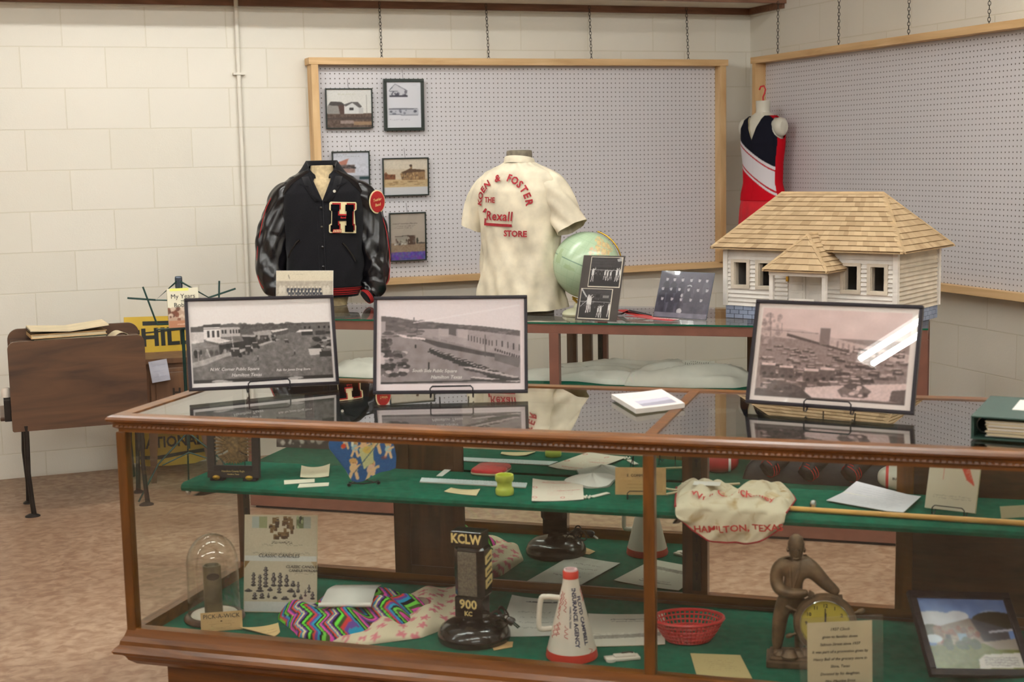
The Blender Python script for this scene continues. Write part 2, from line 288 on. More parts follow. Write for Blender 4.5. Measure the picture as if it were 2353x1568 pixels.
# ------------------------------------------------------------------ small raster painter for printed pictures
class Canvas:
    def __init__(s, w, h, bg): s.w, s.h = w, h; s.a = np.ones((h, w, 3)) * np.array(bg, float); yy, xx = np.mgrid[0:h, 0:w]; s.x = (xx + .5) / w; s.y = (yy + .5) / h
    def mask(s, m, c, al=1.0): s.a[m] = s.a[m] * (1 - al) + np.array(c, float) * al
    def rect(s, x0, y0, x1, y1, c, al=1.0): s.mask((s.x >= x0) & (s.x < x1) & (s.y >= y0) & (s.y < y1), c, al)
    def poly(s, pts, c, al=1.0):
        m = np.zeros((s.h, s.w), bool); n = len(pts)
        for i in range(n):
            x0, y0 = pts[i]; x1, y1 = pts[(i + 1) % n]
            if y0 == y1: continue
            cr = ((y0 <= s.y) & (s.y < y1)) | ((y1 <= s.y) & (s.y < y0)); m ^= cr & (s.x < x0 + (s.y - y0) * (x1 - x0) / (y1 - y0))
        s.mask(m, c, al)
    def ell(s, cx, cy, rx, ry, c, al=1.0): s.mask(((s.x - cx) / rx) ** 2 + ((s.y - cy) / ry) ** 2 < 1, c, al)
    def line(s, x0, y0, x1, y1, t, c, al=1.0):
        asp = s.h / s.w; dx, dy = x1 - x0, (y1 - y0) * asp; L = dx * dx + dy * dy + 1e-12
        u = np.clip(((s.x - x0) * dx + (s.y - y0) * asp * dy) / L, 0, 1); d = np.hypot(s.x - x0 - u * dx, (s.y - y0) * asp - u * dy); s.mask(d < t, c, al)
    def noise(s, amp, cell=1, seed=0, y0=0, y1=1, mono=True, x0=0, x1=1):
        r = np.random.RandomState(seed); g = r.rand(s.h // cell + 3, s.w // cell + 3, 1 if mono else 3) - .5
        yy = np.arange(s.h) / cell; xx = np.arange(s.w) / cell; iy = yy.astype(int); ix = xx.astype(int); fy = (yy - iy)[:, None, None]; fx = (xx - ix)[None, :, None]
        n = (g[iy][:, ix] * (1 - fy) * (1 - fx) + g[iy + 1][:, ix] * fy * (1 - fx) + g[iy][:, ix + 1] * (1 - fy) * fx + g[iy + 1][:, ix + 1] * fy * fx)
        m = ((s.y >= y0) & (s.y < y1) & (s.x >= x0) & (s.x < x1))[..., None]; s.a += n * 2 * amp * m
    def blobs(s, n, x0, y0, x1, y1, rx, ry, cols, seed=0, al=.8):
        r = random.Random(seed)
        for _ in range(n): k = .5 + r.random(); s.ell(r.uniform(x0, x1), r.uniform(y0, y1), rx * k, ry * k, r.choice(cols), al)
    def scribble(s, x0, y, x1, t, c, seed=0, al=.8, amp=.01):
        r = random.Random(seed); x = x0
        while x < x1:
            wd = r.uniform(.01, .035); s.line(x, y + r.uniform(-amp, amp), min(x + wd, x1), y + r.uniform(-amp, amp), t, c, al); x += wd + r.uniform(.004, .012)
    def blur(s, n=1):
        for _ in range(n):
            p = np.pad(s.a, ((1, 1), (1, 1), (0, 0)), 'edge'); s.a = (p[:-2, 1:-1] + p[2:, 1:-1] + p[1:-1, :-2] + p[1:-1, 2:] + 4 * p[1:-1, 1:-1]) / 8
def picture(cv, w, h, parent, mat='print', name='picture', x=0, z=0, y=0, flat=False, warp=None):
    """a printed sheet: a fine grid carrying the picture as dye colours; x centred, z from its lower edge"""
    H, W = cv.h, cv.w
    xs = np.linspace(-w / 2, w / 2, W + 1) + x; zs = np.linspace(h, 0, H + 1) + z
    X, Z = np.meshgrid(xs, zs); co = np.zeros(((H + 1) * (W + 1), 3)); co[:, 0] = X.ravel()
    if flat: co[:, 1] = Z.ravel(); co[:, 2] = y
    else: co[:, 2] = Z.ravel(); co[:, 1] = y
    if warp is not None: co = warp(co)
    i, j = np.mgrid[0:H, 0:W]; a = (i * (W + 1) + j).ravel(); f = np.stack([a + W + 1, a + W + 2, a + 1, a], 1)
    me = D.meshes.new(name); me.vertices.add(len(co)); me.vertices.foreach_set('co', co.ravel()); me.loops.add(f.size); me.polygons.add(len(f))
    me.loops.foreach_set('vertex_index', f.ravel()); me.polygons.foreach_set('loop_start', np.arange(0, f.size, 4)); me.update(calc_edges=True)
    p = np.pad(cv.a, ((0, 1), (0, 1), (0, 0)), 'edge'); c = np.ones(((H + 1) * (W + 1), 4)); c[:, :3] = srgb(np.clip(p.reshape(-1, 3), 0, 255) / 255)
    ca = me.color_attributes.new('Col', 'FLOAT_COLOR', 'POINT'); ca.data.foreach_set('color', c.ravel())
    me.materials.append(MT[mat]); o = D.objects.new(name, me); COL.objects.link(o)
    if parent is not None: o.parent = parent
    return o
def polar_patch(mb, outline, height, mat, rings=14, base=0.0, centre=None, n=72):
    """a mound of cloth or crumpled paper over an outline; height(fr, th, x, y) with fr 0 centre .. 1 edge"""
    cx = centre[0] if centre else sum(p[0] for p in outline) / len(outline); cy = centre[1] if centre else sum(p[1] for p in outline) / len(outline)
    per = []; L = 0; m = len(outline)
    for i in range(m): L += math.dist(outline[i], outline[(i + 1) % m]); per.append(L)
    pts = []
    for k in range(n):
        d = L * k / n; i = next(i for i in range(m) if per[i] >= d - 1e-9); d0 = per[i - 1] if i else 0; u = (d - d0) / (per[i] - d0)
        a, b = outline[i], outline[(i + 1) % m]; pts.append((a[0] + (b[0] - a[0]) * u, a[1] + (b[1] - a[1]) * u))
    pts = [tuple((pts[k - 1][q] + 2 * pts[k][q] + pts[(k + 1) % n][q]) / 4 for q in (0, 1)) for k in range(n)]
    rs = []
    for r in range(rings + 1):
        fr = max(r / rings, .02); ring = []
        for k, (x, y) in enumerate(pts):
            X, Y = cx + (x - cx) * fr, cy + (y - cy) * fr; ring.append((X, Y, base + height(fr, 2 * math.pi * k / n, X, Y)))
        rs.append(ring)
    rs.append([(x, y, base) for x, y, z in rs[-1]])
    mb.rings(rs, mat, True, False)
# ================================================================== ROOM
def room():
    def w(name, args, mat):
        mb = MB(); mb.box(*args, mat); return struct(mb.build(name))
    w('floor', (-6.1, XR + .1, -10.6, .1, -.1, 0), 'floor'); w('ceiling', (-6.1, XR + .1, -10.6, .1, CEIL, CEIL + .1), 'ceiling')
    w('wall_back', (-6, XR, 0, .12, 0, CEIL), 'wall_x'); w('wall_right', (XR, XR + .12, -10.5, .12, 0, CEIL), 'wall_y')
    w('wall_left', (-6.12, -6, -10.5, .12, 0, CEIL), 'wall_y'); w('wall_front', (-6.12, XR + .12, -10.62, -10.5, 0, CEIL), 'wall_x')
    mb = MB(); mb.box(-6, XR, -.385, 0, 2.409, CEIL, 'ceiling'); struct(mb.build('ceiling_soffit'))
    w('trim_1', (-6, XR, -.018, 0, 2.372, 2.409), 'trim'); w('trim_2', (XR - .018, XR, -.385, -.018, 2.372, 2.409), 'trim')
    mb = MB(); mb.box(-6, XR, -.405, -.385, 2.397, CEIL, 'trim'); struct(mb.build('trim_3'))
room()
def fixture(x, y, i, desc):
    t = thing('fluorescent_light', desc, 'ceiling light', x, y, CEIL, group='fluorescent lamps under the ceiling')
    mb = MB(); mb.prism([(-.09, -.005), (-.05, -.09), (.05, -.09), (.09, -.005)], -1.22, 1.22, 'reflector', Matrix.Rotation(math.pi / 2, 4, 'Z')); mb.build('housing', t)
    for dy in (-.037, .037):
        mb = MB(); mb.tube([(-1.19, dy, -.125), (1.19, dy, -.125)], .0165, 'tube', 12); mb.build('tube', t, True)
    for sx in (-1.2, 1.2): mb = MB(); mb.box(sx - .012, sx + .012, -.06, .06, -.15, -.085, 'reflector'); mb.build('lamp_holder', t)
for i, (x, y) in enumerate(FIXTURES):
    fixture(x, y, i, 'white two-tube fluorescent fixture mounted under the high ceiling')  # includes the two unseen extras added to lift the light on the right
# white conduit on the back wall
mb = MB(); mb.tube([(.866, -.02, 2.40), (.857, -.02, .0)], .0115, 'wall_x', 12); mb.box(.835, .895, -.035, -.001, 2.02, 2.032, 'wall_x')
tag(mb.build('conduit_pipe', None, True), 'cream painted vertical pipe running down the block wall left of the pegboard', 'pipe')
# ------------------------------------------------------------------ pegboards, hung on chains
def pegboard(name, label, L, H, x, y, z, yaw, mat, pine, reach=0):
    t = thing(name, label, 'pegboard', x, y, z, yaw)
    mb = MB(); mb.box(.025, L - .025, -.004, .002, .025, H - .025, mat); b = mb.build('board', t)
    if mat == 'peg_y': pass
    D1, FW = .075, .038
    mb = MB(); mb.box(-.012, L + .012, -D1, .03, H - .036, H, pine, bv=.002); mb.build('top_rail', t)
    mb = MB(); mb.box(0, L, -D1 + .03, .03, 0, .036, pine, bv=.002); mb.build('bottom_rail', t)
    for a in (0, L - FW):
        mb = MB(); mb.box(a, a + FW, -D1 + .004, .03, .036, H - .036, 'pine_z', bv=.002); mb.build('stile', t)
    return t
pegboard('pegboard', 'large white pegboard in a raw pine frame hanging on the back wall', 2.44, 1.21, 1.225, -.045, .895, 0, 'peg_x', 'pine')
pegboard('pegboard', 'white pegboard in a raw pine frame hanging on the right wall behind the model house', 2.44, 1.21, XR - .045, -.225, .90, -90, 'peg_x', 'pine')
def chain(a, b, label, group):
    a, b = Vector(a), Vector(b); n = int((b - a).length / .0175); mb = MB(); d = (b - a).normalized(); s = d.orthogonal().normalized(); q = d.cross(s)
    for i in range(n):
        c = a + (b - a) * ((i + .5) / n); u = s if i % 2 else q
        mb.tube([c + d * (.0115 * math.cos(th)) + u * (.0062 * math.sin(th)) for th in [k * math.pi / 4 for k in range(8)]], .0016, 'steel', 5, closed=True)
    return tag(mb.build('hanging_chain', None, True), label, 'chain', group)
g = 'chains holding the pegboards'
for i, (xa, za, xb, lb) in enumerate(((1.617, 2.40, 1.621, 'above the framed pictures'), (2.216, 2.40, 2.226, 'second from the left above the back pegboard'), (2.829, 2.40, 2.839, 'third from the left above the back pegboard'), (3.436, 2.40, 3.449, 'near the right end of the back pegboard'))):
    chain((xa, -.06, za), (xb, -.06, 2.100), 'thin dark steel chain ' + lb, g)
for y, zt, lb in ((-.414, 2.405, 'nearest the room corner over the right pegboard'), (-1.021, CEIL, 'second from the corner over the right pegboard'), (-1.62, CEIL, 'third from the corner over the right pegboard'), (-2.205, CEIL, 'farthest right over the right pegboard')):
    chain((XR - .06, y, zt), (XR - .06, y, 2.108), 'dark steel chain ' + lb, g)
# ------------------------------------------------------------------ small framed pictures on the back pegboard
def wall_picture(cv, x0, x1, z0, z1, label, border=.008, mat='greenblack', inner=None):
    w, h = x1 - x0, z1 - z0
    t = thing('framed_picture', label, 'picture', (x0 + x1) / 2, -.072, z0, 0, -2, group='framed pictures on the back pegboard')
    mb = MB(); b = border
    for a in ((-w / 2, w / 2, 0, b), (-w / 2, w / 2, h - b, h), (-w / 2, -w / 2 + b, b, h - b), (w / 2 - b, w / 2, b, h - b)): mb.box(a[0], a[1], -.012, .006, a[2], a[3], mat, bv=.0015)
    mb.build('frame', t); mb = MB(); mb.box(-w / 2 + .002, w / 2 - .002, .000, .004, .002, h - .002, 'paper'); mb.build('backing', t)
    picture(cv, w - 2 * b, h - 2 * b, t, z=b, y=-.002)
    mb = MB(); mb.box(-w / 2 + b, w / 2 - b, -.006, -.0045, b, h - b, 'frameglass'); mb.build('glass', t)
    mb = MB(); mb.tube([(0, .004, h), (0, .02, h + .05)], .0009, 'wire', 5); mb.build('hanging_wire', t)
c = Canvas(96, 74, (226, 224, 218)); c.rect(0, .63, 1, 1, (92, 74, 66)); c.noise(26, 3, 1, .66); c.rect(.0, .74, 1, .80, (70, 58, 56)); c.poly([(.02, .45), (.09, .33), (.3, .33), (.37, .42), (.37, .65), (.02, .65)], (150, 146, 142)); c.poly([(.05, .42), (.1, .32), (.34, .34), (.42, .42), (.36, .45)], (70, 66, 66)); c.poly([(.26, .42), (.4, .42), (.4, .66), (.3, .66)], (84, 62, 58))
c.poly([(.4, .44), (.55, .36), (.72, .48), (.72, .65), (.4, .65)], (222, 222, 220)); c.poly([(.4, .4), (.55, .34), (.7, .34), (.8, .46), (.74, .5), (.58, .36), (.42, .46)], (96, 92, 92)); c.rect(.51, .48, .6, .56, (50, 48, 50)); c.poly([(.72, .48), (.82, .48), (.82, .65), (.72, .65)], (200, 200, 198)); c.line(.9, .15, .9, .66, .004, (150, 146, 140)); c.rect(.6, .85, 1, .95, (196, 160, 120), .6); c.rect(.3, .83, .6, .9, (216, 200, 196), .5); c.scribble(.25, .13, .66, .004, (180, 180, 150)); c.noise(10, 1, 4); c.blur()
wall_picture(c, 1.302, 1.556, 1.737, 1.948, 'thin black framed photo of a pale farmhouse, upper left on the pegboard', .006)
c = Canvas(64, 84, (224, 224, 230)); c.poly([(.08, .26), (.24, .06), (.56, .16), (.62, .2), (.62, .32), (.08, .33)], (206, 206, 212)); c.line(.08, .2, .26, .05, .008, (70, 72, 90)); c.line(.26, .05, .62, .2, .008, (90, 92, 110)); c.rect(.1, .2, .34, .22, (60, 62, 80)); c.blobs(16, .1, .22, .6, .32, .03, .025, [(90, 90, 104), (120, 120, 134), (60, 60, 76)], 2); c.rect(.1, .3, .62, .33, (50, 50, 66))
c.poly([(.06, .58), (.5, .57), (.94, .6), (.94, .73), (.06, .72)], (190, 192, 202)); c.poly([(.06, .58), (.9, .585), (.9, .6), (.06, .61)], (90, 92, 104)); c.blobs(18, .08, .63, .92, .7, .03, .02, [(110, 112, 128), (70, 72, 88), (200, 200, 210)], 5); c.line(.08, .72, .92, .735, .008, (80, 82, 96)); c.scribble(.08, .83, .7, .004, (140, 140, 150)); c.scribble(.66, .07, .92, .003, (190, 190, 200)); c.blur()
wall_picture(c, 1.618, 1.842, 1.722, 1.997, 'black framed sheet with two small grey house photos, upper right on the pegboard', .017)
c = Canvas(66, 66, (206, 208, 218)); c.scribble(.1, .07, .4, .005, (120, 130, 130)); c.scribble(.1, .11, .75, .004, (140, 146, 150)); c.poly([(.12, .27), (.45, .17), (.38, .33), (.12, .36)], (180, 120, 104)); c.rect(.12, .34, .62, .55, (110, 96, 96)); c.blobs(20, .14, .36, .62, .44, .03, .02, [(30, 30, 36), (60, 58, 60)], 3); c.rect(.12, .44, .62, .55, (160, 130, 122)); c.noise(16, 2, 1, .3, .55); c.rect(.4, .62, 1, .85, (150, 150, 158)); c.rect(.75, .65, 1, .72, (36, 66, 70)); c.noise(8, 1, 4); c.blur()
wall_picture(c, 1.325, 1.530, 1.405, 1.618, 'thin framed photo of a shed and people, lower left on the pegboard behind the jacket', .006)
c = Canvas(96, 78, (206, 190, 164)); c.rect(0, 0, 1, .3, (214, 202, 182)); c.rect(0, .58, 1, .8, (196, 170, 128)); c.rect(0, .8, 1, 1, (206, 206, 208)); c.poly([(.02, .42), (.06, .36), (.1, .43), (.27, .44), (.27, .58), (.02, .58)], (128, 76, 46)); c.blobs(8, .05, .46, .26, .55, .012, .02, [(70, 44, 32)], 3)
c.poly([(.38, .42), (.6, .3), (.62, .2), (.65, .2), (.66, .3), (.95, .34), (.95, .6), (.42, .6)], (150, 116, 78)); c.poly([(.4, .38), (.5, .34), (.6, .28), (.95, .33), (.95, .37), (.45, .41)], (90, 64, 44)); c.ell(.625, .2, .03, .04, (70, 50, 38)); c.blobs(34, .42, .4, .94, .58, .012, .03, [(84, 60, 40), (196, 166, 120), (104, 76, 50)], 7); c.blobs(22, .1, .64, .95, .74, .05, .012, [(150, 116, 72), (120, 92, 60)], 9, .5); c.noise(9, 2, 2, 0, .8); c.blur()
wall_picture(c, 1.600, 1.858, 1.374, 1.578, 'thin framed sepia photo of a domed courthouse on the pegboard', .006)
c = Canvas(76, 96, (178, 166, 152)); c.rect(0, .64, 1, .84, (150, 128, 104)); c.noise(14, 2, 5, .62, 1); c.rect(0, .83, 1, 1, (104, 84, 160)); c.noise(26, 3, 8, .82, 1, False); c.poly([(.14, .5), (.5, .47), (.5, .68), (.14, .68)], (160, 152, 138)); c.poly([(.5, .47), (.72, .5), (.72, .68), (.5, .68)], (88, 66, 54)); c.line(.14, .495, .72, .48, .007, (60, 50, 44)); c.blobs(26, .16, .52, .7, .64, .014, .02, [(110, 100, 90), (70, 58, 50), (190, 182, 168)], 3); c.ell(.78, .6, .03, .07, (54, 54, 44)); c.ell(.9, .65, .1, .02, (80, 74, 66)); c.blobs(9, .1, .65, .5, .68, .03, .014, [(60, 54, 50), (206, 200, 190)], 6); c.scribble(.08, .22, .8, .006, (70, 62, 56)); c.scribble(.2, .27, .72, .004, (90, 82, 74)); c.scribble(.14, .31, .6, .004, (90, 82, 74)); c.blur()
wall_picture(c, 1.627, 1.834, 1.020, 1.284, 'tall thin framed photo of a brick school over purple flowers, lowest on the pegboard', .006)
# ================================================================== DISPLAY CASES
def rect_sweep(mb, prof, L, Dp, mat):
    """profile of (inset, z) swept round a rectangle 0..L by 0..Dp"""
    rs = [[(i, i, z), (L - i, i, z), (L - i, Dp - i, z), (i, Dp - i, z)] for i, z in prof]; mb.rings(rs, mat, False, False, loop=True)
def standard(mb, s, t, z0, z1, w=.02):
    mb.box(s - w, s + w, t - .004, t, z0, z1, 'steel')
    k = z0 + .05
    while k < z1 - .05: mb.lathe([(.0055, 0), (.0055, .0012)], 'ink', 10, Matrix.Translation((s, t - .004, k)) @ Matrix.Rotation(math.pi / 2, 4, 'X')); mb.box(s - .0022, s + .0022, t - .0054, t - .0041, k - .018, k, 'ink'); k += .055
LC = 2.935; DC = .72
def front_case():
    t = thing('display_case', 'long varnished oak and glass display case in the foreground with green felt shelves', 'display case', *A(0, 0, 0), YA)
    mb = MB()
    rect_sweep(mb, [(.05, .9085), (.012, .909), (.003, .905), (-.001, .899), (.002, .893), (.008, .890), (.012, .887), (.015, .881), (.013, .876), (.018, .873), (.024, .870), (.024, .862), (.052, .862), (.052, .900)], LC, DC, 'oak')
    mb.box(LC / 2 - .014, LC / 2 + .014, .045, DC - .045, .892, .9082, 'oak'); mb.build('top_frame', t)
    mb = MB(); k = .012
    bead = []
    for j in range(int((LC - .03) / .014)):
        mb.lathe([(.0006, -.0035), (.0030, -.0015), (.0030, .0015), (.0006, .0035)], 'oak', 6, Matrix.Translation((.018 + j * .014, .0142, .8795)))
    for j in range(int((DC - .03) / .014)): mb.lathe([(.0008, -.0035), (.0035, -.0015), (.0035, .0015), (.0008, .0035)], 'oak', 6, Matrix.Translation((.0135, .018 + j * .014, .8795)))
    mb.build('bead_moulding', t, True)
    for s0, t0 in ((.018, .018), (LC / 2 - .0135, .02), (LC - .048, .018), (.018, DC - .055), (LC - .048, DC - .055)):
        mb = MB(); mb.box(s0, s0 + .028, t0, t0 + .03, .30, .863, 'walnut_z' if t0 > .3 else 'oak_z', bv=.003); mb.build('corner_post' if abs(s0 - LC / 2) > .1 else 'mullion', t)
    mb = MB(); mb.box(LC / 2 - .036, LC / 2 + .036, DC - .05, DC - .015, .30, .863, 'walnut_z'); standard(mb, LC / 2 + .006, DC - .051, .33, .86, .012); mb.build('rear_post', t)
    for s0 in (.052, LC - .06): mb = MB(); standard(mb, s0, DC - .056, .33, .86, .010); mb.build('shelf_standard', t)
    mb = MB(); rect_sweep(mb, [(.052, .318), (.02, .318), (.016, .306), (.012, .296), (.004, .284), (.002, .274), (-.008, .266), (-.014, .258), (-.010, .250), (.004, .246), (.012, .238), (.018, .226), (.034, .212), (.060, .204), (.092, .198), (.092, .0), (.12, 0), (.12, .25), (.052, .27)], LC, DC, 'oak'); mb.build('base', t)
    mb = MB(); mb.box(.05, LC - .05, .05, DC - .05, .262, DECK - .001, 'felt'); mb.build('bottom_deck', t)
    mb = MB()
    for s0, s1 in ((.0, LC),): mb.box(.02, LC - .02, DC - .052, DC - .02, .27, .302, 'walnut'); mb.box(.02, LC - .02, DC - .058, DC - .052, .286, .294, 'walnut')
    mb.build('rear_rail', t)
    mb = MB(); mb.box(.035, LC / 2 - .014, .03, DC - .03, .9005, .9055, 'topglass'); mb.build('top_glass', t); mb = MB(); mb.box(LC / 2 + .014, LC - .035, .03, DC - .03, .9005, .9055, 'topglass'); mb.build('top_glass', t)
    for a, b in ((.046, LC / 2 - .0135), (LC / 2 + .0145, LC - .048)):
        mb = MB(); mb.box(a, b, .028, .032, .318, .862, 'glass'); mb.build('front_glass', t)
    for s in (.028, LC - .032):
        mb = MB(); mb.box(s, s + .004, .048, DC - .055, .318, .862, 'glass'); mb.build('end_glass', t)
    # rear sliding doors: a panelled wood door, a mirror backed one, a second wood door
    d = MB(); d.box(.545, .772, DC - .045, DC - .025, .30, .862, 'walnut_z'); 
    d.box(.545, .598, DC - .050, DC - .045, .30, .862, 'walnut_z', bv=.002); d.box(.740, .772, DC - .050, DC - .045, .30, .862, 'walnut_z', bv=.002); d.box(.598, .740, DC - .050, DC - .045, .30, .345, 'walnut', bv=.002); d.box(.598, .740, DC - .050, DC - .045, .81, .862, 'walnut', bv=.002)
    d.build('sliding_door', t)
    d = MB(); d.box(.772, LC / 2 - .036, DC - .045, DC - .028, .30, .862, 'walnut'); o = d.build('sliding_door', t)
    m = MB(); m.box(.774, LC / 2 - .036, DC - .047, DC - .0452, .302, .858, 'mirror'); m.build('mirror', o)
    d = MB(); d.box(2.02, LC - .04, DC - .045, DC - .025, .30, .862, 'walnut'); d.box(2.02, 2.065, DC - .052, DC - .045, .30, .862, 'oak_z', bv=.002); d.box(LC - .1, LC - .04, DC - .052, DC - .045, .30, .862, 'oak_z'); d.build('sliding_door', t)
    # felt shelf with rounded front
    mb = MB(); prof = [(.725 - .01, SHELF), (.36, SHELF), (.347, SHELF - .005), (.343, SHELF - .013), (.347, SHELF - .022), (.36, SHELF - .026), (.715, SHELF - .026)]
    prof = [(min(a, DC - .06), z) for a, z in prof]
    mb.rings([[(s, a, z) for a, z in prof] for s in (.012, .018, LC - .06, LC - .054)], 'felt'); sh = mb.build('shelf', t, True)
    for s in (.07, LC / 2 + .006, LC - .1): mb = MB(); mb.prism([(-.35, 0), (-.3, -.012), (0, -.05), (0, 0)], -.004, .004, 'steel', Matrix.Translation((s, DC - .056, SHELF - .026)) @ Matrix.Rotation(-math.pi / 2, 4, 'Z') @ Matrix.Scale(-1, 4, (1, 0, 0))); mb.build('shelf_bracket', t)
    mb = MB(); mb.lathe([(.003, 0), (.003, .006), (.008, .008), (.008, .014), (.002, .016)], 'chrome', 12, Matrix.Translation((.026, .372, SHELF - .030)) @ Matrix.Rotation(math.pi / 2, 4, 'X')); mb.build('shelf_screw', t, True)
front_case()
LB = 2.96; DB = .65
def back_case():
    t = thing('display_case', 'long brown painted display case with glass top standing behind the oak case', 'display case', *B(-.02, 0, 0), YA)
    mb = MB()
    mb.box(0, LB, 0, .035, .832, .872, 'brownpaint', bv=.002); mb.box(0, LB, DB - .035, DB, .832, .872, 'brownpaint', bv=.002); mb.box(0, .035, .035, DB - .035, .832, .872, 'brownpaint'); mb.box(LB - .035, LB, .035, DB - .035, .832, .872, 'brownpaint'); mb.build('top_frame', t)
    for s0, t0 in ((0, 0), (1.432, 0), (LB - .04, 0), (0, DB - .04), (1.495, DB - .04), (LB - .04, DB - .04)):
        mb = MB(); mb.box(s0, s0 + .042, t0, t0 + .038, .2, .833, 'brownpaint', bv=.002)
        if t0: standard(mb, s0 + .012, t0 - .001, .25, .83, .011)
        mb.build('post', t)
    mb = MB(); mb.box(0, LB, 0, DB, .012, .20, 'brownpaint', bv=.003); mb.box(.02, LB - .02, .015, DB - .02, 0, .012, 'ink'); mb.build('base', t)  # thin black strip stands in for the shadow gap under the base
    for s0 in (1.355, 1.428, 2.185):
        mb = MB(); mb.box(s0, s0 + .045, DB - .07, DB - .045, .22, .832, 'walnut_z'); mb.build('door_stile', t)
    mb = MB(); mb.box(.02, LB - .02, .02, DB - .02, .20, .212, 'felt'); mb.build('bottom_deck', t)
    mb = MB(); mb.box(.03, LB - .03, .20, DB - .05, .556, .58, 'felt', bv=.006); mb.build('shelf', t)
    mb = MB(); mb.box(.001, LB - .001, -.004, DB, .8725, .8795, 'glass'); e = mb.build('top_glass', t)
    mb = MB(); mb.box(0, LB, -.0055, -.0041, .8725, .8795, 'glass_edge'); mb.box(LB, LB + .0012, 0, DB, .8725, .8795, 'glass_edge'); mb.build('glass_edge', e)
    for a, b in ((.043, 1.431), (1.475, LB - .041)):
        mb = MB(); mb.box(a, b, .012, .016, .2, .832, 'glass'); mb.build('front_glass', t)
    mb = MB(); mb.box(LB - .02, LB - .016, .039, DB - .041, .2, .832, 'glass'); mb.build('end_glass', t)
    mb = MB(); mb.box(.02, 1.0, DB - .03, DB - .022, .2, .50, 'boardgreen'); mb.box(2.13, LB - .05, DB - .03, DB - .022, .2, .50, 'boardgreen'); mb.build('back_panel', t)
back_case()
# ================================================================== CLOTHES ON FORMS
def lerp_table(tab, z):
    """tab rows (z, a, b, c...) ascending; smooth interpolation"""
    if z <= tab[0][0]: return tab[0][1:]
    for p, q in zip(tab, tab[1:]):
        if z <= q[0]:
            u = (z - p[0]) / (q[0] - p[0]); u = u * u * (3 - 2 * u) * .5 + u * .5; return tuple(a + (b - a) * u for a, b in zip(p[1:], q[1:]))
    return tab[-1][1:]
def torso_rings(tab, z0, z1, n=72, rows=60, e=2.4, fold=None):
    rs = []
    for i in range(rows + 1):
        z = z0 + (z1 - z0) * i / rows; cx, hw, hd = lerp_table(tab, z)[:3]; ring = []
        for j in range(n):
            th = 2 * math.pi * j / n; c, s = math.cos(th), math.sin(th)
            k = (abs(c) ** e + abs(s) ** e) ** (-1 / e); f = fold(th, z) if fold else 0
            ring.append((cx + (hw + f) * c * k, (hd + f) * s * k, z))
        rs.append(ring)
    return rs
def open_rings(tab, z0, z1, zv, slope, xc, n=120, rows=90, e=2.4, fold=None):
    """rings with a seam down the front that opens into a V above zv"""
    rs = []
    for i in range(rows + 1):
        z = z0 + (z1 - z0) * i / rows; cx, hw, hd = lerp_table(tab, z)[:3]; g = max(0, z - zv) * slope
        def pt(th):
            c, s_ = math.cos(th), math.sin(th); k = (abs(c) ** e + abs(s_) ** e) ** (-1 / e); f = fold(th, z) if fold else 0
            return (cx + (hw + f) * c * k, (hd + f) * s_ * k, z)
        def solve(xt):
            lo, hi = math.pi, 2 * math.pi
            for _ in range(30):
                m_ = (lo + hi) / 2
                if pt(m_)[0] < xt: lo = m_
                else: hi = m_
            return lo
        a, b = solve(min(xc + g, cx + hw * .98)), solve(max(xc - g, cx - hw * .98)) + 2 * math.pi
        rs.append([pt(a + (b - a) * j / n) for j in range(n + 1)])
    return rs
def front_of(tab, e=2.4):
    def f(x, z):
        cx, hw, hd = lerp_table(tab, z)[:3]; u = min(abs(x - cx) / hw, .995); return -hd * (1 - u ** e) ** (1 / e)
    return f
def catmull(P, m):
    P = [np.array(p, float) for p in P]; P = [2 * P[0] - P[1]] + P + [2 * P[-1] - P[-2]]; out = []
    for i in range(1, len(P) - 2):
        for k in range(m):
            t = k / m; out.append(.5 * ((2 * P[i]) + (-P[i - 1] + P[i + 1]) * t + (2 * P[i - 1] - 5 * P[i] + 4 * P[i + 1] - P[i + 2]) * t * t + (-P[i - 1] + 3 * P[i] - 3 * P[i + 1] + P[i + 2]) * t ** 3))
    out.append(P[-2]); return out
def limb(mb, P, mat, n=40, m=14, fold=None, cap0=True, cap1=True, flat=1.0):
    """P rows (x, y, z, r)"""
    Q = catmull(P, m); rs = []; up = Vector((0, -1, 0)); L = len(Q)
    for i, q in enumerate(Q):
        a, b = Q[max(i - 1, 0)], Q[min(i + 1, L - 1)]; d = Vector(b[:3] - a[:3]).normalized(); u = (up - d * up.dot(d)).normalized(); v = d.cross(u); ring = []
        for j in range(n):
            th = 2 * math.pi * j / n; r = q[3] + (fold(i / (L - 1), th) if fold else 0)
            ring.append(tuple(Vector(q[:3]) + u * math.cos(th) * r * flat + v * math.sin(th) * r))
        rs.append(ring)
    mb.rings(rs, mat, cap0, cap1)
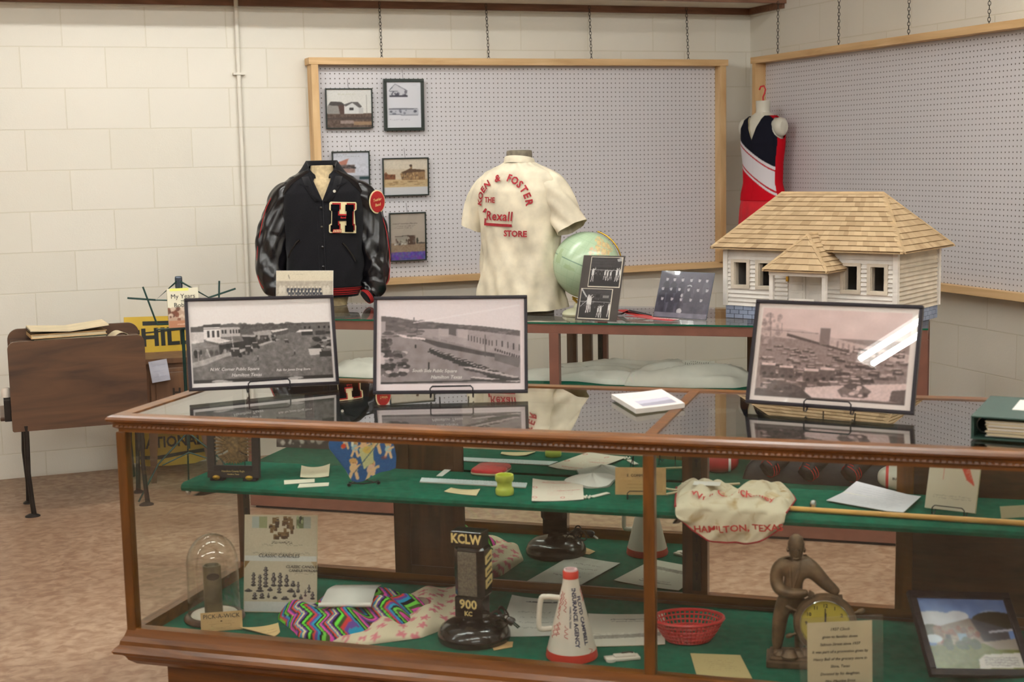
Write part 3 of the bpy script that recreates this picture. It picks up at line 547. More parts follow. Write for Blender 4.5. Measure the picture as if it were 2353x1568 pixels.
# ---- the letterman jacket and its form
JX, JY = 1.087, -.809; JYAW = -12.5
FT = [(.88, .015, .10, .075), (1.0, .015, .135, .09), (1.12, .01, .125, .085), (1.25, .01, .145, .10), (1.38, .012, .165, .105), (1.46, .015, .13, .085), (1.495, .018, .072, .06), (1.52, .019, .056, .056), (1.545, .019, .053, .053)]
t = thing('torso_form', 'tan jersey covered torso form under the black jacket', 'mannequin', JX, JY, 0, JYAW)
mb = MB(); mb.rings(torso_rings(FT, .881, 1.545, 48, 40, 2.2), 'jersey', True, False)
mb.rings([[(.019 + r * math.cos(a), r * math.sin(a), z) for a in [k * math.pi / 24 for k in range(48)]] for r, z in ((.053, 1.545), (.050, 1.549), (.044, 1.547), (.042, 1.53), (.0405, 1.48), (.001, 1.48))], 'jersey', False, True)
mb.build('body', t, True)
BT = [(.925, .02, .150, .10), (.945, .02, .155, .105), (.975, .02, .178, .12), (1.05, .018, .188, .125), (1.2, .018, .192, .125), (1.33, .016, .205, .13), (1.42, .016, .205, .125), (1.465, .016, .185, .105), (1.49, .016, .155, .09), (1.515, .016, .11, .075), (1.535, .017, .072, .068)]
jf = front_of(BT)
t = thing('letterman_jacket', 'black wool and leather letterman jacket with a chenille H worn by the left torso form', 'jacket', JX, JY, 0, JYAW)
def jfold(th, z): return .0035 * math.sin(th * 6 + z * 14) * max(0, min(1, (1.3 - z) * 3)) + .002 * math.sin(th * 11 - z * 30)
mb = MB(); mb.rings(open_rings(BT, .925, 1.535, 1.385, .42, .016, 120, 90, 2.4, jfold), 'wool', False, False, closed=False)
o = mb.build('body', t, True); md = o.modifiers.new('thick', 'SOLIDIFY'); md.thickness = .004; md.offset = -1
def sleeve(sg, P, ph):
    def fold(u, th):
        return .006 * math.sin(2 * th + 9 * u + ph) * (1 if u > .12 else u / .12) + .0060 * math.sin(5 * th + 26 * u + ph * 2) * (.5 + .5 * math.sin(th * 2 + u * 13)) + .0025 * math.sin(9 * th - 31 * u) * math.sin(math.pi * min(1, u * 1.15)) + .0035 * math.sin(38 * u + 2 * math.sin(th + ph)) * (u > .45)
    mb = MB(); limb(mb, P, 'leather', 56, 16, fold, True, True); return mb
SL = [(-.085, .0, 1.425, .045), (-.154, .0, 1.412, .069), (-.193, -.005, 1.345, .064), (-.215, -.015, 1.25, .069), (-.235, -.02, 1.13, .071), (-.232, -.035, 1.02, .070), (-.205, -.055, .960, .058), (-.180, -.07, .935, .04)]
SR = [(.115, .0, 1.423, .045), (.186, .0, 1.408, .069), (.229, -.005, 1.325, .064), (.252, -.01, 1.22, .069), (.262, -.02, 1.10, .069), (.255, -.04, 1.01, .067), (.240, -.055, .965, .056), (.220, -.068, .935, .042)]
sleeve(-1, SL, .4).build('sleeve', t, 'all'); sleeve(1, SR, 1.7).build('sleeve', t, 'all')
for P in ([(-.178, -.07, .935, .036), (-.172, -.072, .928, .034), (-.165, -.075, .919, .031)], [(.220, -.07, .93, .038), (.213, -.074, .926, .036), (.205, -.078, .921, .034), (.200, -.08, .917, .031)]):
    mb = MB(); limb(mb, P, 'wool', 24, 6, lambda u, th: .0012 * math.sin(th * 12), True, True); q = [Vector(p[:3]) for p in P]; c = mb.build('cuff', t, True)
    mb = MB()
    for u, r in ((.25, 1.05), (.5, 1.06), (.72, 1.06)):
        a, b = q[0], q[-1]; d = (b - a).normalized(); v = d.orthogonal().normalized(); w2 = d.cross(v); rr2 = (P[0][3] * (1 - u) + P[-1][3] * u) * r + .0005
        mb.tube([a + (b - a) * u + (v * math.cos(k * math.pi / 12) + w2 * math.sin(k * math.pi / 12)) * rr2 for k in range(24)], .0028, 'redrib', 6, closed=True)
    mb.build('cuff_stripe', c, True)
def jp(x, z, off=.003): return (x, jf(x, z) - off, z)
# raglan leather yokes over the shoulders
for sg in (-1, 1):
    mb = MB()
    rows = []
    for i in range(12):
        z = 1.385 + .14 * i / 11; c, hw, hd = lerp_table(BT, z)[:3]; x0 = c + sg * min(hw * .97, hw * (.93 - .35 * (i / 11) ** 1.2)); ring = []
        for k in range(9):
            x = x0 + (c + sg * hw * .995 - x0) * k / 8; ring.append((x, jf(x, z) - .004, z))
        rows.append(ring)
    mb.rings(rows, 'leather', False, False, closed=False); mb.build('shoulder_yoke', t, 'all')
    P = SR if sg > 0 else SL
    Q = catmull([p[:3] for p in P[1:]], 8); R = catmull([(p[3], 0, 0) for p in P[1:]], 8)
    mb = MB(); mb.tube([(q[0] + sg * (r[0] * .86 + .004), q[1] - r[0] * .52 - .003, q[2]) for q, r in zip(Q, R)], .0016, 'redrib', 6); mb.build('red_piping', t, True)
# placket, snaps, pockets, hem band
mb = MB(); mb.tube([jp(.018, z, .001) for z in np.linspace(.93, 1.385, 30)], .0016, 'ink', 6); mb.tube([jp(-.010, z, .0006) for z in np.linspace(.95, 1.36, 28)], .0008, 'ink', 6); mb.build('placket', t, True)
for z in (1.352, 1.262, 1.168, 1.075):
    mb = MB(); mb.lathe([(.006, 0), (.0062, .0015), (.004, .003), (.0005, .0032)], 'steel' if z > 1.2 else 'bakelite', 14, Matrix.Translation(jp(.008, z, .001)) @ Matrix.Rotation(math.pi / 2, 4, 'X')); mb.build('snap_button', t, True)
for P in ([(-.098, 1.205), (-.112, 1.192), (-.135, 1.160), (-.152, 1.120)], [(.102, 1.186), (.12, 1.165), (.145, 1.128), (.163, 1.092)]):
    mb = MB(); mb.tube([jp(x, z, .003) for x, z in P], .0055, 'leather', 8); mb.tube([jp(x - .008 * (1 if P[0][0] > 0 else -1), z - .004, .001) for x, z in P], .0012, 'ink', 5); mb.build('pocket_welt', t, True)
mb = MB(); mb.rings([[(p[0] * 1.015, p[1] * 1.03, z) for p in torso_rings(BT, z, z, 120, 1)[0]] for z in (.925, .93, .95, .972, .976)], 'wool', False, False); hb = mb.build('hem_band', t, True)
for z0, z1 in ((.968, .9715), (.955, .9645), (.9455, .9505), (.937, .9405)):
    mb = MB(); mb.rings([[(p[0] * 1.028, p[1] * 1.045, z) for p in torso_rings(BT, z, z, 120, 1)[0]] for z in (z0, z1)], 'redrib', False, False); mb.build('hem_stripe', hb, True)
# collar
mb = MB(); rows = [[], [], [], []]
for k in range(41):
    a = math.radians(26 + (334 - 26) * k / 40); s_, c_ = math.sin(a), math.cos(a); fr = max(0, c_) ** 1.5
    rows[0].append((.019 + .062 * s_, -.062 * c_, 1.548 - .085 * fr))
    rows[1].append((.019 + .074 * s_, -.078 * c_ + .004, 1.572 - .078 * fr))
    rows[2].append((.019 + .098 * s_, -.098 * c_, 1.535 - .070 * fr))
    ext = .030 if abs(k - 20) > 16 else 0
    rows[3].append((.019 + (.128 + ext * .9) * s_, -.112 * c_ - ext * .5, 1.500 - .058 * fr))
mb.rings(rows, 'wool', False, False, closed=False); o = mb.build('collar', t, True); md = o.modifiers.new('thick', 'SOLIDIFY'); md.thickness = .005
for sg, P in ((-1, [(-.045, 1.50), (-.028, 1.45), (-.005, 1.41), (.014, 1.385)]), (1, [(.082, 1.50), (.066, 1.45), (.044, 1.415), (.020, 1.382)])):
    mb = MB(); a = [jp(x, z, .008) for x, z in P]; b = [jp(x + sg * .032, z - .004, .006) for x, z in P]
    mb.rings([a, b], 'wool', False, False, closed=False); o = mb.build('lapel', t, True); md = o.modifiers.new('thick', 'SOLIDIFY'); md.thickness = .004
mb = MB(); mb.lathe([(.007, 0), (.007, .002), (.0045, .003), (.003, .0015), (.001, .0015)], 'whiteform', 14, Matrix.Translation(jp(.073, 1.428, .010)) @ Matrix.Rotation(math.pi / 2, 4, 'X')); mb.build('white_snap', t, True)
# chenille H: cream outline, red, black
def H_rects(w, h, k):
    a, b = w / 2, h / 2; sx, sz = k * .22, h * .24; xs = (-a + sx, -a + sx + k)
    R = []
    for x0, x1 in (xs, (-xs[1], -xs[0])): R += [(x0, x1, -b, b), (x0 - sx, x1 + sx, b - sz, b), (x0 - sx, x1 + sx, -b, -b + sz)]
    return R + [(xs[1], -xs[1], -h * .10, h * .10)]
def tri_poly(mb, P, mat, dx=0, dz=0, y=0, rot=0.0):
    bm = bmesh.new(); c, s = math.cos(rot), math.sin(rot); vs = [bm.verts.new((dx + x * c - z * s, y, dz + x * s + z * c)) for x, z in P]; bm.faces.new(vs); bmesh.ops.triangulate(bm, faces=bm.faces[:]); mb.bm(bm, mat)
jfe = lambda x, z: jf(x, z)
hx, hz, rt = .108, 1.304, -.05
OUTL = [(-.058, .073), (.060, .073), (.064, .066), (.064, .038), (.054, .030), (.054, -.030), (.064, -.038), (.064, -.073), (.007, -.073), (.004, -.060), (-.004, -.060), (-.007, -.073), (-.060, -.073), (-.064, -.066), (-.064, -.036), (-.054, -.028), (-.054, .028), (-.064, .036), (-.064, .066)]
for nm, mat, y, dx, dz in (('letter_outline', 'creamfelt', -.005, 0, 0), ('letter_shadow', 'redrib', -.0075, .0035, .004), ('letter_h', 'blackfelt', -.010, -.003, -.003)):
    mb = MB()
    for P in ([OUTL] if mat == 'creamfelt' else [[(x0, z0), (x1, z0), (x1, z1), (x0, z1)] for x0, x1, z0, z1 in H_rects(.108, .128, .028)]): tri_poly(mb, P, mat, hx + dx, hz + dz, y, rt); conform_mesh(mb, jfe, t, nm, .01)
mb = MB()
for k in range(5): tri_poly(mb, [(-.003, -.006), (.001, -.006), (.004, .006), (0, .006)], 'creamfelt' if k % 2 == 0 else 'creamfelt', hx - .044 + k * .0075, hz - .062, -.0125)
tri_poly(mb, [(-.02, -.0085), (.02, -.0085), (.022, .0085), (-.018, .0085)], 'redrib', hx - .030, hz - .062, -.0118); conform_mesh(mb, jfe, t, 'stripe_patch', .01)
mb = MB(); add_text(mb, 'Band', .013, 'redrib', Matrix.Translation((hx + .002, 0, hz)), ext=0, bold=.0003); conform_mesh(mb, lambda x, z: jf(x, z) - .0125, t, 'letter_text', .02)
# round sleeve patch
mb = MB(); T = Matrix.Translation((.272, -.060, 1.372)) @ Matrix.Rotation(math.radians(47), 4, 'Z') @ Matrix.Rotation(math.radians(-8), 4, 'Y')
def disc(mb, r, y, mat, T, sx=1.0, n=32): mb.add([(r * sx * math.cos(2 * math.pi * k / n), y, r * math.sin(2 * math.pi * k / n)) for k in range(n)], [tuple(range(n))], mat, T)
mb.lathe([(.056, 0), (.056, .003), (.05, .0035)], 'creamfelt', 40, T @ Matrix.Rotation(math.pi / 2, 4, 'X')); pt = mb.build('sleeve_patch', t, False)
mb = MB(); mb.lathe([(.0505, .003), (.0505, .0052), (.049, .0056)], 'redrib', 40, T @ Matrix.Rotation(math.pi / 2, 4, 'X')); mb.build('patch_centre', pt)
mb = MB(); add_text(mb, 'Twirler', .020, 'goldletter', T @ Matrix.Translation((-.002, -.0062, .010)), shear=.2); add_text(mb, 'Band', .020, 'goldletter', T @ Matrix.Translation((-.002, -.0062, -.014)), shear=.2); 
mb.v = mb.v; mb.build('patch_lettering', pt, recalc=False)
# ---- the shirt turned with its back to the room
SX, SY = 1.819, -1.588; SYAW = -20.6 - 28
t = thing('torso_form', 'grey brown torso form inside the cream store shirt', 'mannequin', SX, SY, 0, SYAW)
G = [(.885, 0, .15, .10), (1.05, 0, .16, .10), (1.2, 0, .145, .095), (1.38, 0, .17, .105), (1.46, 0, .15, .09), (1.52, 0, .09, .07), (1.55, 0, .058, .056), (1.60, -.0, .056, .055)]
mb = MB(); mb.rings(torso_rings(G, .881, 1.592, 48, 44, 2.1), 'greyjersey'); mb.lathe([(.056, 1.592), (.055, 1.598), (.04, 1.6005), (.002, 1.601)], 'greyjersey', 40); mb.build('body', t, True)
ST = [(.885, 0, .215, .150), (.93, 0, .208, .145), (1.05, 0, .192, .135), (1.15, 0, .184, .125), (1.25, 0, .188, .125), (1.34, 0, .2, .125), (1.42, 0, .205, .12), (1.47, 0, .195, .105), (1.505, 0, .168, .09), (1.522, 0, .125, .076), (1.538, 0, .085, .066), (1.546, 0, .070, .063)]
sf0 = front_of(ST, 2.2)
def sfold(th, z): return (.006 * math.sin(th * 5 + z * 9) + .006 * math.sin(th * 9 - z * 21 + 1) + .003 * math.sin(th * 15 + z * 34)) * max(.15, min(1, (1.42 - z) * 2.4)) + .0015 * math.sin(17 * th + 6 * z)
t = thing('work_shirt', 'cream short sleeved work shirt with red store lettering across its back', 'shirt', SX, SY, 0, SYAW)
mb = MB(); rr = torso_rings(ST, .905, 1.546, 130, 90, 2.2, sfold)
for r in rr[:6]:
    for k, p in enumerate(r): r[k] = (p[0], p[1], p[2] + .006 * math.sin(2 * math.pi * k / 130 * 2 + .6))
mb.rings(rr, 'cotton', False, False); o = mb.build('body', t, 'all')
def sh_fold(u, th): return .005 * math.sin(3 * th + 6 * u) + .004 * math.sin(6 * th + 11 * u + 1)
mb = MB(); limb(mb, [(.10, 0, 1.470, .055), (.150, 0, 1.432, .072), (.190, 0, 1.375, .072), (.225, -.005, 1.315, .070), (.258, -.01, 1.258, .069)], 'cotton', 40, 10, sh_fold, True, False); mb.build('sleeve', t, 'all')
mb = MB(); limb(mb, [(-.10, 0, 1.470, .055), (-.150, 0, 1.432, .072), (-.190, 0, 1.375, .070), (-.218, .005, 1.31, .066), (-.240, .01, 1.262, .064)], 'cotton', 40, 10, sh_fold, True, False); mb.build('sleeve', t, 'all')
mb = MB(); mb.rings([[(r * math.cos(2 * math.pi * k / 48), r * .93 * math.sin(2 * math.pi * k / 48), z + .012 * math.sin(2 * math.pi * k / 48) * -1) for k in range(48)] for r, z in ((.073, 1.536), (.070, 1.548), (.066, 1.564), (.064, 1.566), (.060, 1.552))], 'cotton', False, False); mb.build('collar_band', t, True)
sfs = lambda x, z: sf0(x, z) - .0085
def shirt_text(pairs, name, parent):
    mb = MB()
    for ch, size, x, z, rot, bold in pairs: add_text(mb, ch, size, 'redthread', Matrix.Translation((x, 0, z)) @ Matrix.Rotation(rot, 4, 'Y'), bold=bold, ext=0)
    return conform_mesh(mb, sfs, parent, name, .009)
word = 'KOEN & FOSTER'; L = []
for i, ch in enumerate(word):
    a = math.radians(-80 + 160 * i / (len(word) - 1))
    if ch != ' ': L.append((ch, .043, -.024 + .130 * math.sin(a), 1.352 + .130 * math.cos(a), a, .0014))
shirt_text(L, 'arched_lettering', t)
shirt_text([('THE', .032, -.088, 1.385, .04, .0011)], 'lettering', t); shirt_text([('STORE', .036, .040, 1.238, .03, .0012)], 'lettering', t)
mb = MB(); add_text(mb, 'Rexall', .056, 'redthread', Matrix.Translation((-.040, 0, 1.314)) @ Matrix.Rotation(.03, 4, 'Y'), bold=.0012, ext=0, shear=.12, sx=.95, spacing=1.08)
tri_poly(mb, [(-.126, 1.274), (.027, 1.268), (.027, 1.280), (-.114, 1.286), (-.108, 1.304), (-.120, 1.306)], 'redthread'); tri_poly(mb, [(-.133, 1.332), (-.113, 1.350), (-.103, 1.346), (-.116, 1.330)], 'redthread'); conform_mesh(mb, sfs, t, 'script_lettering', .009)
# ---- hanging form with the cheer uniform
UX, UY = 3.695, -.481; UYAW = -74
UT = [(1.12, 0, .150, .085), (1.25, 0, .150, .09), (1.33, 0, .142, .085), (1.40, 0, .126, .075), (1.50, 0, .128, .078), (1.62, 0, .140, .09), (1.70, 0, .142, .085), (1.745, 0, .122, .07), (1.772, 0, .082, .055), (1.79, 0, .05, .045)]
t = thing('torso_form', 'white plastic hanging torso form wearing the cheer uniform', 'mannequin', UX, UY, 0, UYAW)
F2 = [(z, c, a - .010, b - .008) for z, c, a, b in UT[2:]] + [(1.80, 0, .038, .038), (1.853, 0, .040, .040)]
mb = MB(); mb.rings(torso_rings(F2, 1.34, 1.853, 44, 40, 2.1), 'whiteform')
for sg in (-1, 1): mb.lathe([(.001, -.03), (.038, -.028), (.043, 0), (.040, .02), (.03, .032), (.001, .034)], 'whiteform', 28, Matrix.Translation((sg * .128, 0, 1.705)) @ Matrix.Rotation(sg * math.pi / 2, 4, 'Y') @ Matrix.Scale(1.25, 4, (1, 0, 0)))
mb.build('body', t, True)
mb = MB(); mb.tube([(0, 0, 1.85), (0, 0, 1.875), (.012, -.0, 1.895), (.018, 0, 1.915), (.006, 0, 1.935), (-.018, 0, 1.932), (-.028, 0, 1.915)], .0045, 'redglossy', 8); mb.build('hook', t, True)
t = thing('cheerleader_shirt', 'sleeveless black white and red cheer top hanging at the left end of the right pegboard', 'shirt', UX, UY, 0, UYAW)
def ucol(x, y, z):
    if y > .0 or (x > .05 and y > -.030): return (178, 14, 28)
    d = (1.652 - (x + .13) * .66) - z
    if d < 0: return (24, 24, 34)
    for lim, c in ((.018, (214, 208, 212)), (.027, (176, 16, 30)), (.128, (214, 208, 212)), (.138, (176, 16, 30)), (.151, (214, 208, 212))):
        if d < lim: return c
    return (190, 16, 32)
mb = MB(); mb.rings(open_rings(UT, 1.30, 1.768, 1.635, .42, 0, 240, 150, 2.2), 'dyed', False, False, closed=False); keep = []
for f in mb.f:
    c = sum((Vector(mb.v[i]) for i in f), Vector()) / len(f)
    if not (abs(c.x) > .085 and ((c.z - 1.70) / .060) ** 2 + (c.y / .052) ** 2 < 1): keep.append(f)
mb.f = keep; mb.mi = mb.mi[:len(keep)]; o = mb.build('body', t, 'all', col=ucol); md = o.modifiers.new('thick', 'SOLIDIFY'); md.thickness = .003; md.offset = 1
uf = front_of(UT, 2.2); mb = MB()
for sg in (-1, 1): mb.rings([[(sg * (d * .42 + e2), uf(sg * (d * .42 + e2), 1.635 + d) - .003, 1.635 + d - e2 * .2) for d in np.linspace(.0, .13, 12)] for e2 in (0, .013)], 'creamfelt', False, False, closed=False)
o = mb.build('neck_trim', t, True); md = o.modifiers.new('thick', 'SOLIDIFY'); md.thickness = .003
t = thing('cheer_skirt', 'plain red cheer skirt hanging below the striped top', 'skirt', UX, UY, 0, UYAW)
def kfold(th, z): return (1.33 - z) * .05 + .006 * math.sin(th * 14) * min(1, (1.33 - z) * 5)
mb = MB(); mb.rings(torso_rings([(z, c, a, b) for z, c, a, b in UT], 1.02, 1.312, 120, 24, 2.2, lambda th, z: kfold(th, z) - .004), 'redcloth', False, False); mb.build('body', t, 'all')
# ================================================================== THINGS ON THE BACK CASE
GX, GY = 1.985, -1.835
gx, gy = GX + .030, GY
t = thing('globe', 'pale green terrestrial globe on a cream base beside the work shirt', 'globe', gx, gy, BTOP, facing(gx, gy))
mb = MB(); mb.lathe([(.001, 0), (.066, 0), (.068, .006), (.062, .016), (.042, .026), (.018, .033), (.012, .05), (.001, .052)], 'globe_base', 40, Matrix.Translation((-.030, .02, 0))); mb.build('base', t, True)
R = .145; GC = Vector((.012, .02, .218)); AX = Matrix.Rotation(math.radians(23), 4, 'Y')
def gcol(x, y, z):
    p = AX.inverted() @ (Vector((x, y, z)) - GC); lat = math.degrees(math.asin(max(-1, min(1, p.z / R)))); lon = math.degrees(math.atan2(p.x, -p.y))
    c = (170, 192, 160)
    def land(lo, la, a, b, ph): 
        u = (lon - lo) / a; v = (lat - la) / b; return u * u + v * v < 1 + .35 * math.sin(3 * math.atan2(v, u) + ph) + .2 * math.sin(7 * math.atan2(v, u) + ph * 2)
    if land(22, 48, 26, 18, 1) or land(5, 62, 14, 9, 2): c = (206, 186, 136) if (int(lon / 9) + int(lat / 7)) % 2 else (196, 170, 128)
    if land(-2, 30, 6, 8, 0): c = (202, 176, 146)
    if abs(lat) < .8: c = (96, 124, 110)
    elif min(lon % 15, 15 - lon % 15) < .8 or min(lat % 15, 15 - lat % 15) < .8: c = (162, 186, 154)
    if land(-60, -2, 8, 14, 3) or land(-30, -12, 12, 4, 2): c = (156, 178, 140)
    return c
mb = MB(); rs = []
for i in range(121):
    a = math.pi * i / 120; rs.append([(R * math.sin(a) * math.cos(2 * math.pi * j / 240) if 0 < i < 120 else 1e-4 * math.cos(2 * math.pi * j / 240), R * math.sin(a) * math.sin(2 * math.pi * j / 240) if 0 < i < 120 else 1e-4 * math.sin(2 * math.pi * j / 240), -R * math.cos(a)) for j in range(240)])
mb.rings([[tuple(GC + (AX @ Vector(p))) for p in r] for r in rs], 'gloss'); mb.build('sphere', t, 'all', col=gcol)
mb = MB(); mb.tube([tuple(GC + (AX @ Vector((0, R + .008, 0)) if False else GC * 0 + (AX @ Vector(((R + .008) * math.cos(math.radians(a)), .02 * 0, (R + .008) * math.sin(math.radians(a))))))) for a in range(-92, 95, 6)], .0035, 'brass', 8); mb.tube([tuple(GC + AX @ Vector((0, 0, -R - .012))), (-.02, .02, .045)], .006, 'brass', 8); mb.build('meridian_arm', t, True)
def frame_rect(mb, w, h, b, y0, y1, mat, bv=.0015):
    for a in ((-w / 2, w / 2, 0, b), (-w / 2, w / 2, h - b, h), (-w / 2, -w / 2 + b, b, h - b), (w / 2 - b, w / 2, b, h - b)): mb.box(a[0], a[1], y0, y1, a[2], a[3], mat, bv=bv)
# two basketball photographs on a dark card in an acrylic stand
t = thing('photo_stand', 'clear acrylic stand holding two black and white basketball photos on dark card', 'picture', 1.960, -2.080, BTOP + .002, -50.8, 18.5)
mb = MB(); mb.box(-.099, .099, -.003, -.001, 0, .285, 'acrylic'); mb.box(-.099, .099, .003, .005, 0, .285, 'acrylic'); mb.build('acrylic_panel', t)
mb = MB(); mb.box(-.099, .099, .006, .009, .0, .26, 'acrylic', Matrix.Translation((0, 0, .012)) @ Matrix.Rotation(math.radians(38), 4, 'X') @ Matrix.Translation((0, 0, -.28)) if False else Matrix.Identity(4)); mb.build('back_panel', t)
mb = MB(); mb.box(-.097, .097, .0, .002, .002, .283, M('charcoal_card', (66, 60, 56), .8)); mb.build('card', t)
def bball(seed):
    c = Canvas(84, 76, (34, 32, 34)); c.rect(0, .0, 1, .35, (48, 46, 48)); r = random.Random(seed)
    for k in range(9): c.line(0, .1 + k * .035, 1, .1 + k * .035, .003, (66, 64, 66))
    c.blobs(60, 0, .34, 1, .62, .014, .025, [(90, 88, 88), (60, 58, 58), (130, 128, 126), (36, 34, 36)], seed); c.rect(0, .66, 1, 1, (28, 27, 29)); c.line(0, .44, 1, .44, .006, (170, 168, 166))
    for x, y, s in ((.12, .42, 1.1), (.5, .46, .8), (.58, .47, .85), (.68, .47, .8), (.86, .4, 1.1), (.95, .42, .9)) if seed == 1 else ((.28, .25, 1.5), (.34, .3, 1.3), (.62, .6, .9), (.7, .58, 1.0), (.95, .5, 1.1)):
        c.ell(x, y, .018 * s, .028 * s, (200, 196, 192)); c.poly([(x - .03 * s, y + .03), (x + .03 * s, y + .03), (x + .028 * s, y + .18 * s), (x - .028 * s, y + .18 * s)], (216, 214, 210)); c.line(x - .015, y + .18 * s, x - .035, y + .36 * s, .011 * s, (196, 190, 186)); c.line(x + .015, y + .18 * s, x + .03, y + .36 * s, .011 * s, (186, 182, 178)); c.line(x, y + .05, x + .07 * s, y - .03, .009, (196, 192, 188))
    if seed == 1: c.poly([(.82, .08), (.98, .02), (.98, .14), (.86, .16)], (170, 168, 166))
    else: c.line(.02, .02, .2, .28, .02, (190, 188, 186)); c.rect(.5, .2, .62, .3, (12, 12, 14)); c.rect(.72, .22, .9, .3, (130, 128, 124)); c.line(.05, .6, .28, .35, .006, (220, 220, 220))
    c.noise(16, 1, seed); c.rect(0, 0, 1, .022, (214, 206, 186)); c.rect(0, .975, 1, 1, (214, 206, 186)); c.rect(0, 0, .022, 1, (214, 206, 186)); c.rect(.978, 0, 1, 1, (214, 206, 186)); return c
picture(bball(1), .150, .132, t, 'print', 'photo_print', x=.016, z=.146, y=-.0008); picture(bball(2), .150, .132, t, 'print', 'photo_print', x=-.012, z=.008, y=-.0008)
# team photograph
t = thing('team_photo', 'grey group photo of a sweatered sports team in a clear stand near the model house', 'picture', 2.310, -2.160, BTOP + .002, -59, 20.6)
c = Canvas(128, 100, (92, 90, 104)); c.noise(14, 14, 2); c.rect(0, 0, .2, 1, (70, 68, 80), .4)
for row, (y, n, x0, x1) in enumerate(((.17, 6, .14, .9), (.38, 6, .08, .92), (.6, 5, .1, .85))):
    for k in range(n):
        x = x0 + (x1 - x0) * k / (n - 1) + .01 * math.sin(k * 5 + row); g_ = 58 + 6 * row + k * (9 if row == 0 else 4)
        c.poly([(x - .025, y + .05), (x + .025, y + .05), (x + .062, y + .11), (x + .066, y + .3), (x - .066, y + .3), (x - .062, y + .11)], (g_, g_ - 2, g_ + 10)); c.ell(x, y, .024, .042, (196, 190, 198)); c.ell(x, y - .034, .021, .014, (74, 70, 80)); c.ell(x - .008, y + .002, .004, .005, (90, 86, 94)); c.ell(x + .008, y + .002, .004, .005, (90, 86, 94))
c.ell(.47, .86, .05, .06, (190, 186, 192)); c.ell(.47, .52, .022, .04, (190, 184, 190)); c.scribble(.55, .3, .63, .008, (230, 230, 236), 3); c.rect(0, .9, 1, 1, (130, 126, 140)); c.noise(7, 1, 7); c.noise(16, 9, 9, .75, 1); c.blur()
picture(c, .258, .200, t, 'gloss', 'photo_print', z=.002, y=0)
mb = MB(); mb.box(-.131, .131, -.003, -.001, 0, .205, 'acrylic'); mb.build('acrylic_panel', t); mb = MB(); mb.box(-.131, .131, .001, .003, 0, .204, 'greymetal'); mb.prism([(.0, .12), (.004, .12), (.052, .020), (.048, .018)], -.02, .02, 'acrylic', Matrix.Rotation(math.radians(90), 4, 'Z')); mb.build('back_support', t)
# band photograph
t = thing('band_photo', 'sepia group photo standing before the letterman jacket', 'picture', .925, -1.143, BTOP + .002, -32.6, 7.5)
c = Canvas(120, 86, (206, 196, 172)); c.rect(0, .25, 1, 1, (170, 160, 144)); c.noise(12, 4, 3, .25, 1)
for y in (.40, .5, .6, .7):
    for k in range(10):
        x = .22 + .56 * k / 9 + (.02 if y > .45 else 0); c.ell(x, y + .06, .026, .07, (52, 54, 62)); c.ell(x, y - .01, .014, .026, (206, 196, 176)); c.line(x, y + .03, x, y + .07, .003, (180, 176, 168), .5)
for x in (.08, .14, .86, .92): c.ell(x, .45, .03, .1, (206, 200, 186), .7); c.ell(x, .6, .04, .1, (190, 182, 166), .7)
for x in (.38, .5, .62): c.ell(x, .85, .06, .09, (216, 210, 196))
c.rect(0, .95, 1, 1, (200, 190, 168)); c.line(.22, .1, .24, .2, .006, (120, 110, 96)); c.scribble(.3, .08, .5, .003, (170, 160, 140)); c.noise(9, 1, 5); c.blur()
picture(c, .272, .194, t, 'print', 'photo_print', z=.001, y=-.001); mb = MB(); mb.box(-.1375, .1375, 0, .003, 0, .196, 'paper'); mb.prism([(.003, .13), (.006, .13), (.055, .010), (.05, .010)], -.015, .015, 'cream', Matrix.Rotation(math.radians(90), 4, 'Z')); mb.build('mount', t)
# red ribbons
def ribbon(P, w, label, cat, txt=None, mat='redglossy'):
    z = BTOP + .0015; c = B(P[0][0], P[0][1], z); t = thing('ribbon', label, cat, c.x, c.y, z, YA, group=None); mb = MB(); a = []; b = []
    for i, p in enumerate(P):
        q = P[min(i + 1, len(P) - 1)]; o_ = P[max(i - 1, 0)]; d = Vector((q[0] - o_[0], q[1] - o_[1])).normalized(); n = Vector((-d.y, d.x)) * w / 2
        a.append((p[0] - P[0][0] - n.x, p[1] - P[0][1] - n.y, p[2])); b.append((p[0] - P[0][0] + n.x, p[1] - P[0][1] + n.y, p[2]))
    mb.rings([a, b], mat, False, False, closed=False); o = mb.build('strip', t); md = o.modifiers.new('thick', 'SOLIDIFY'); md.thickness = .001
    if txt:
        mb = MB(); d = math.atan2(P[-1][1] - P[-2][1], P[-1][0] - P[-2][0]); add_text(mb, txt, w * .5, 'whiteink', Matrix.Translation(((P[-1][0] + P[-2][0]) / 2 - P[0][0], (P[-1][1] + P[-2][1]) / 2 - P[0][1], max(P[-1][2], P[-2][2]) + .0015)) @ Matrix.Rotation(d, 4, 'Z'), flat=True, ext=.0002); mb.build('lettering', t, recalc=False)
    return t
ribbon([(1.60, .36, .012), (1.66, .30, .02), (1.72, .24, .012), (1.80, .20, .004)], .05, 'crumpled dark red ribbon behind the other ribbons near the basketball photos', 'ribbon', mat='redink')
ribbon([(1.72, .20, .006), (1.78, .15, .01), (1.85, .12, .006), (1.93, .09, .004)], .06, 'red pennant ribbon with white lettering lying nearest the case edge', 'ribbon', 'BOOSTER')
ribbon([(1.66, .27, .004), (1.70, .25, .024), (1.75, .25, .016), (1.80, .26, .003)], .035, 'black and red folded ribbon between the photos', 'ribbon', mat='ink')
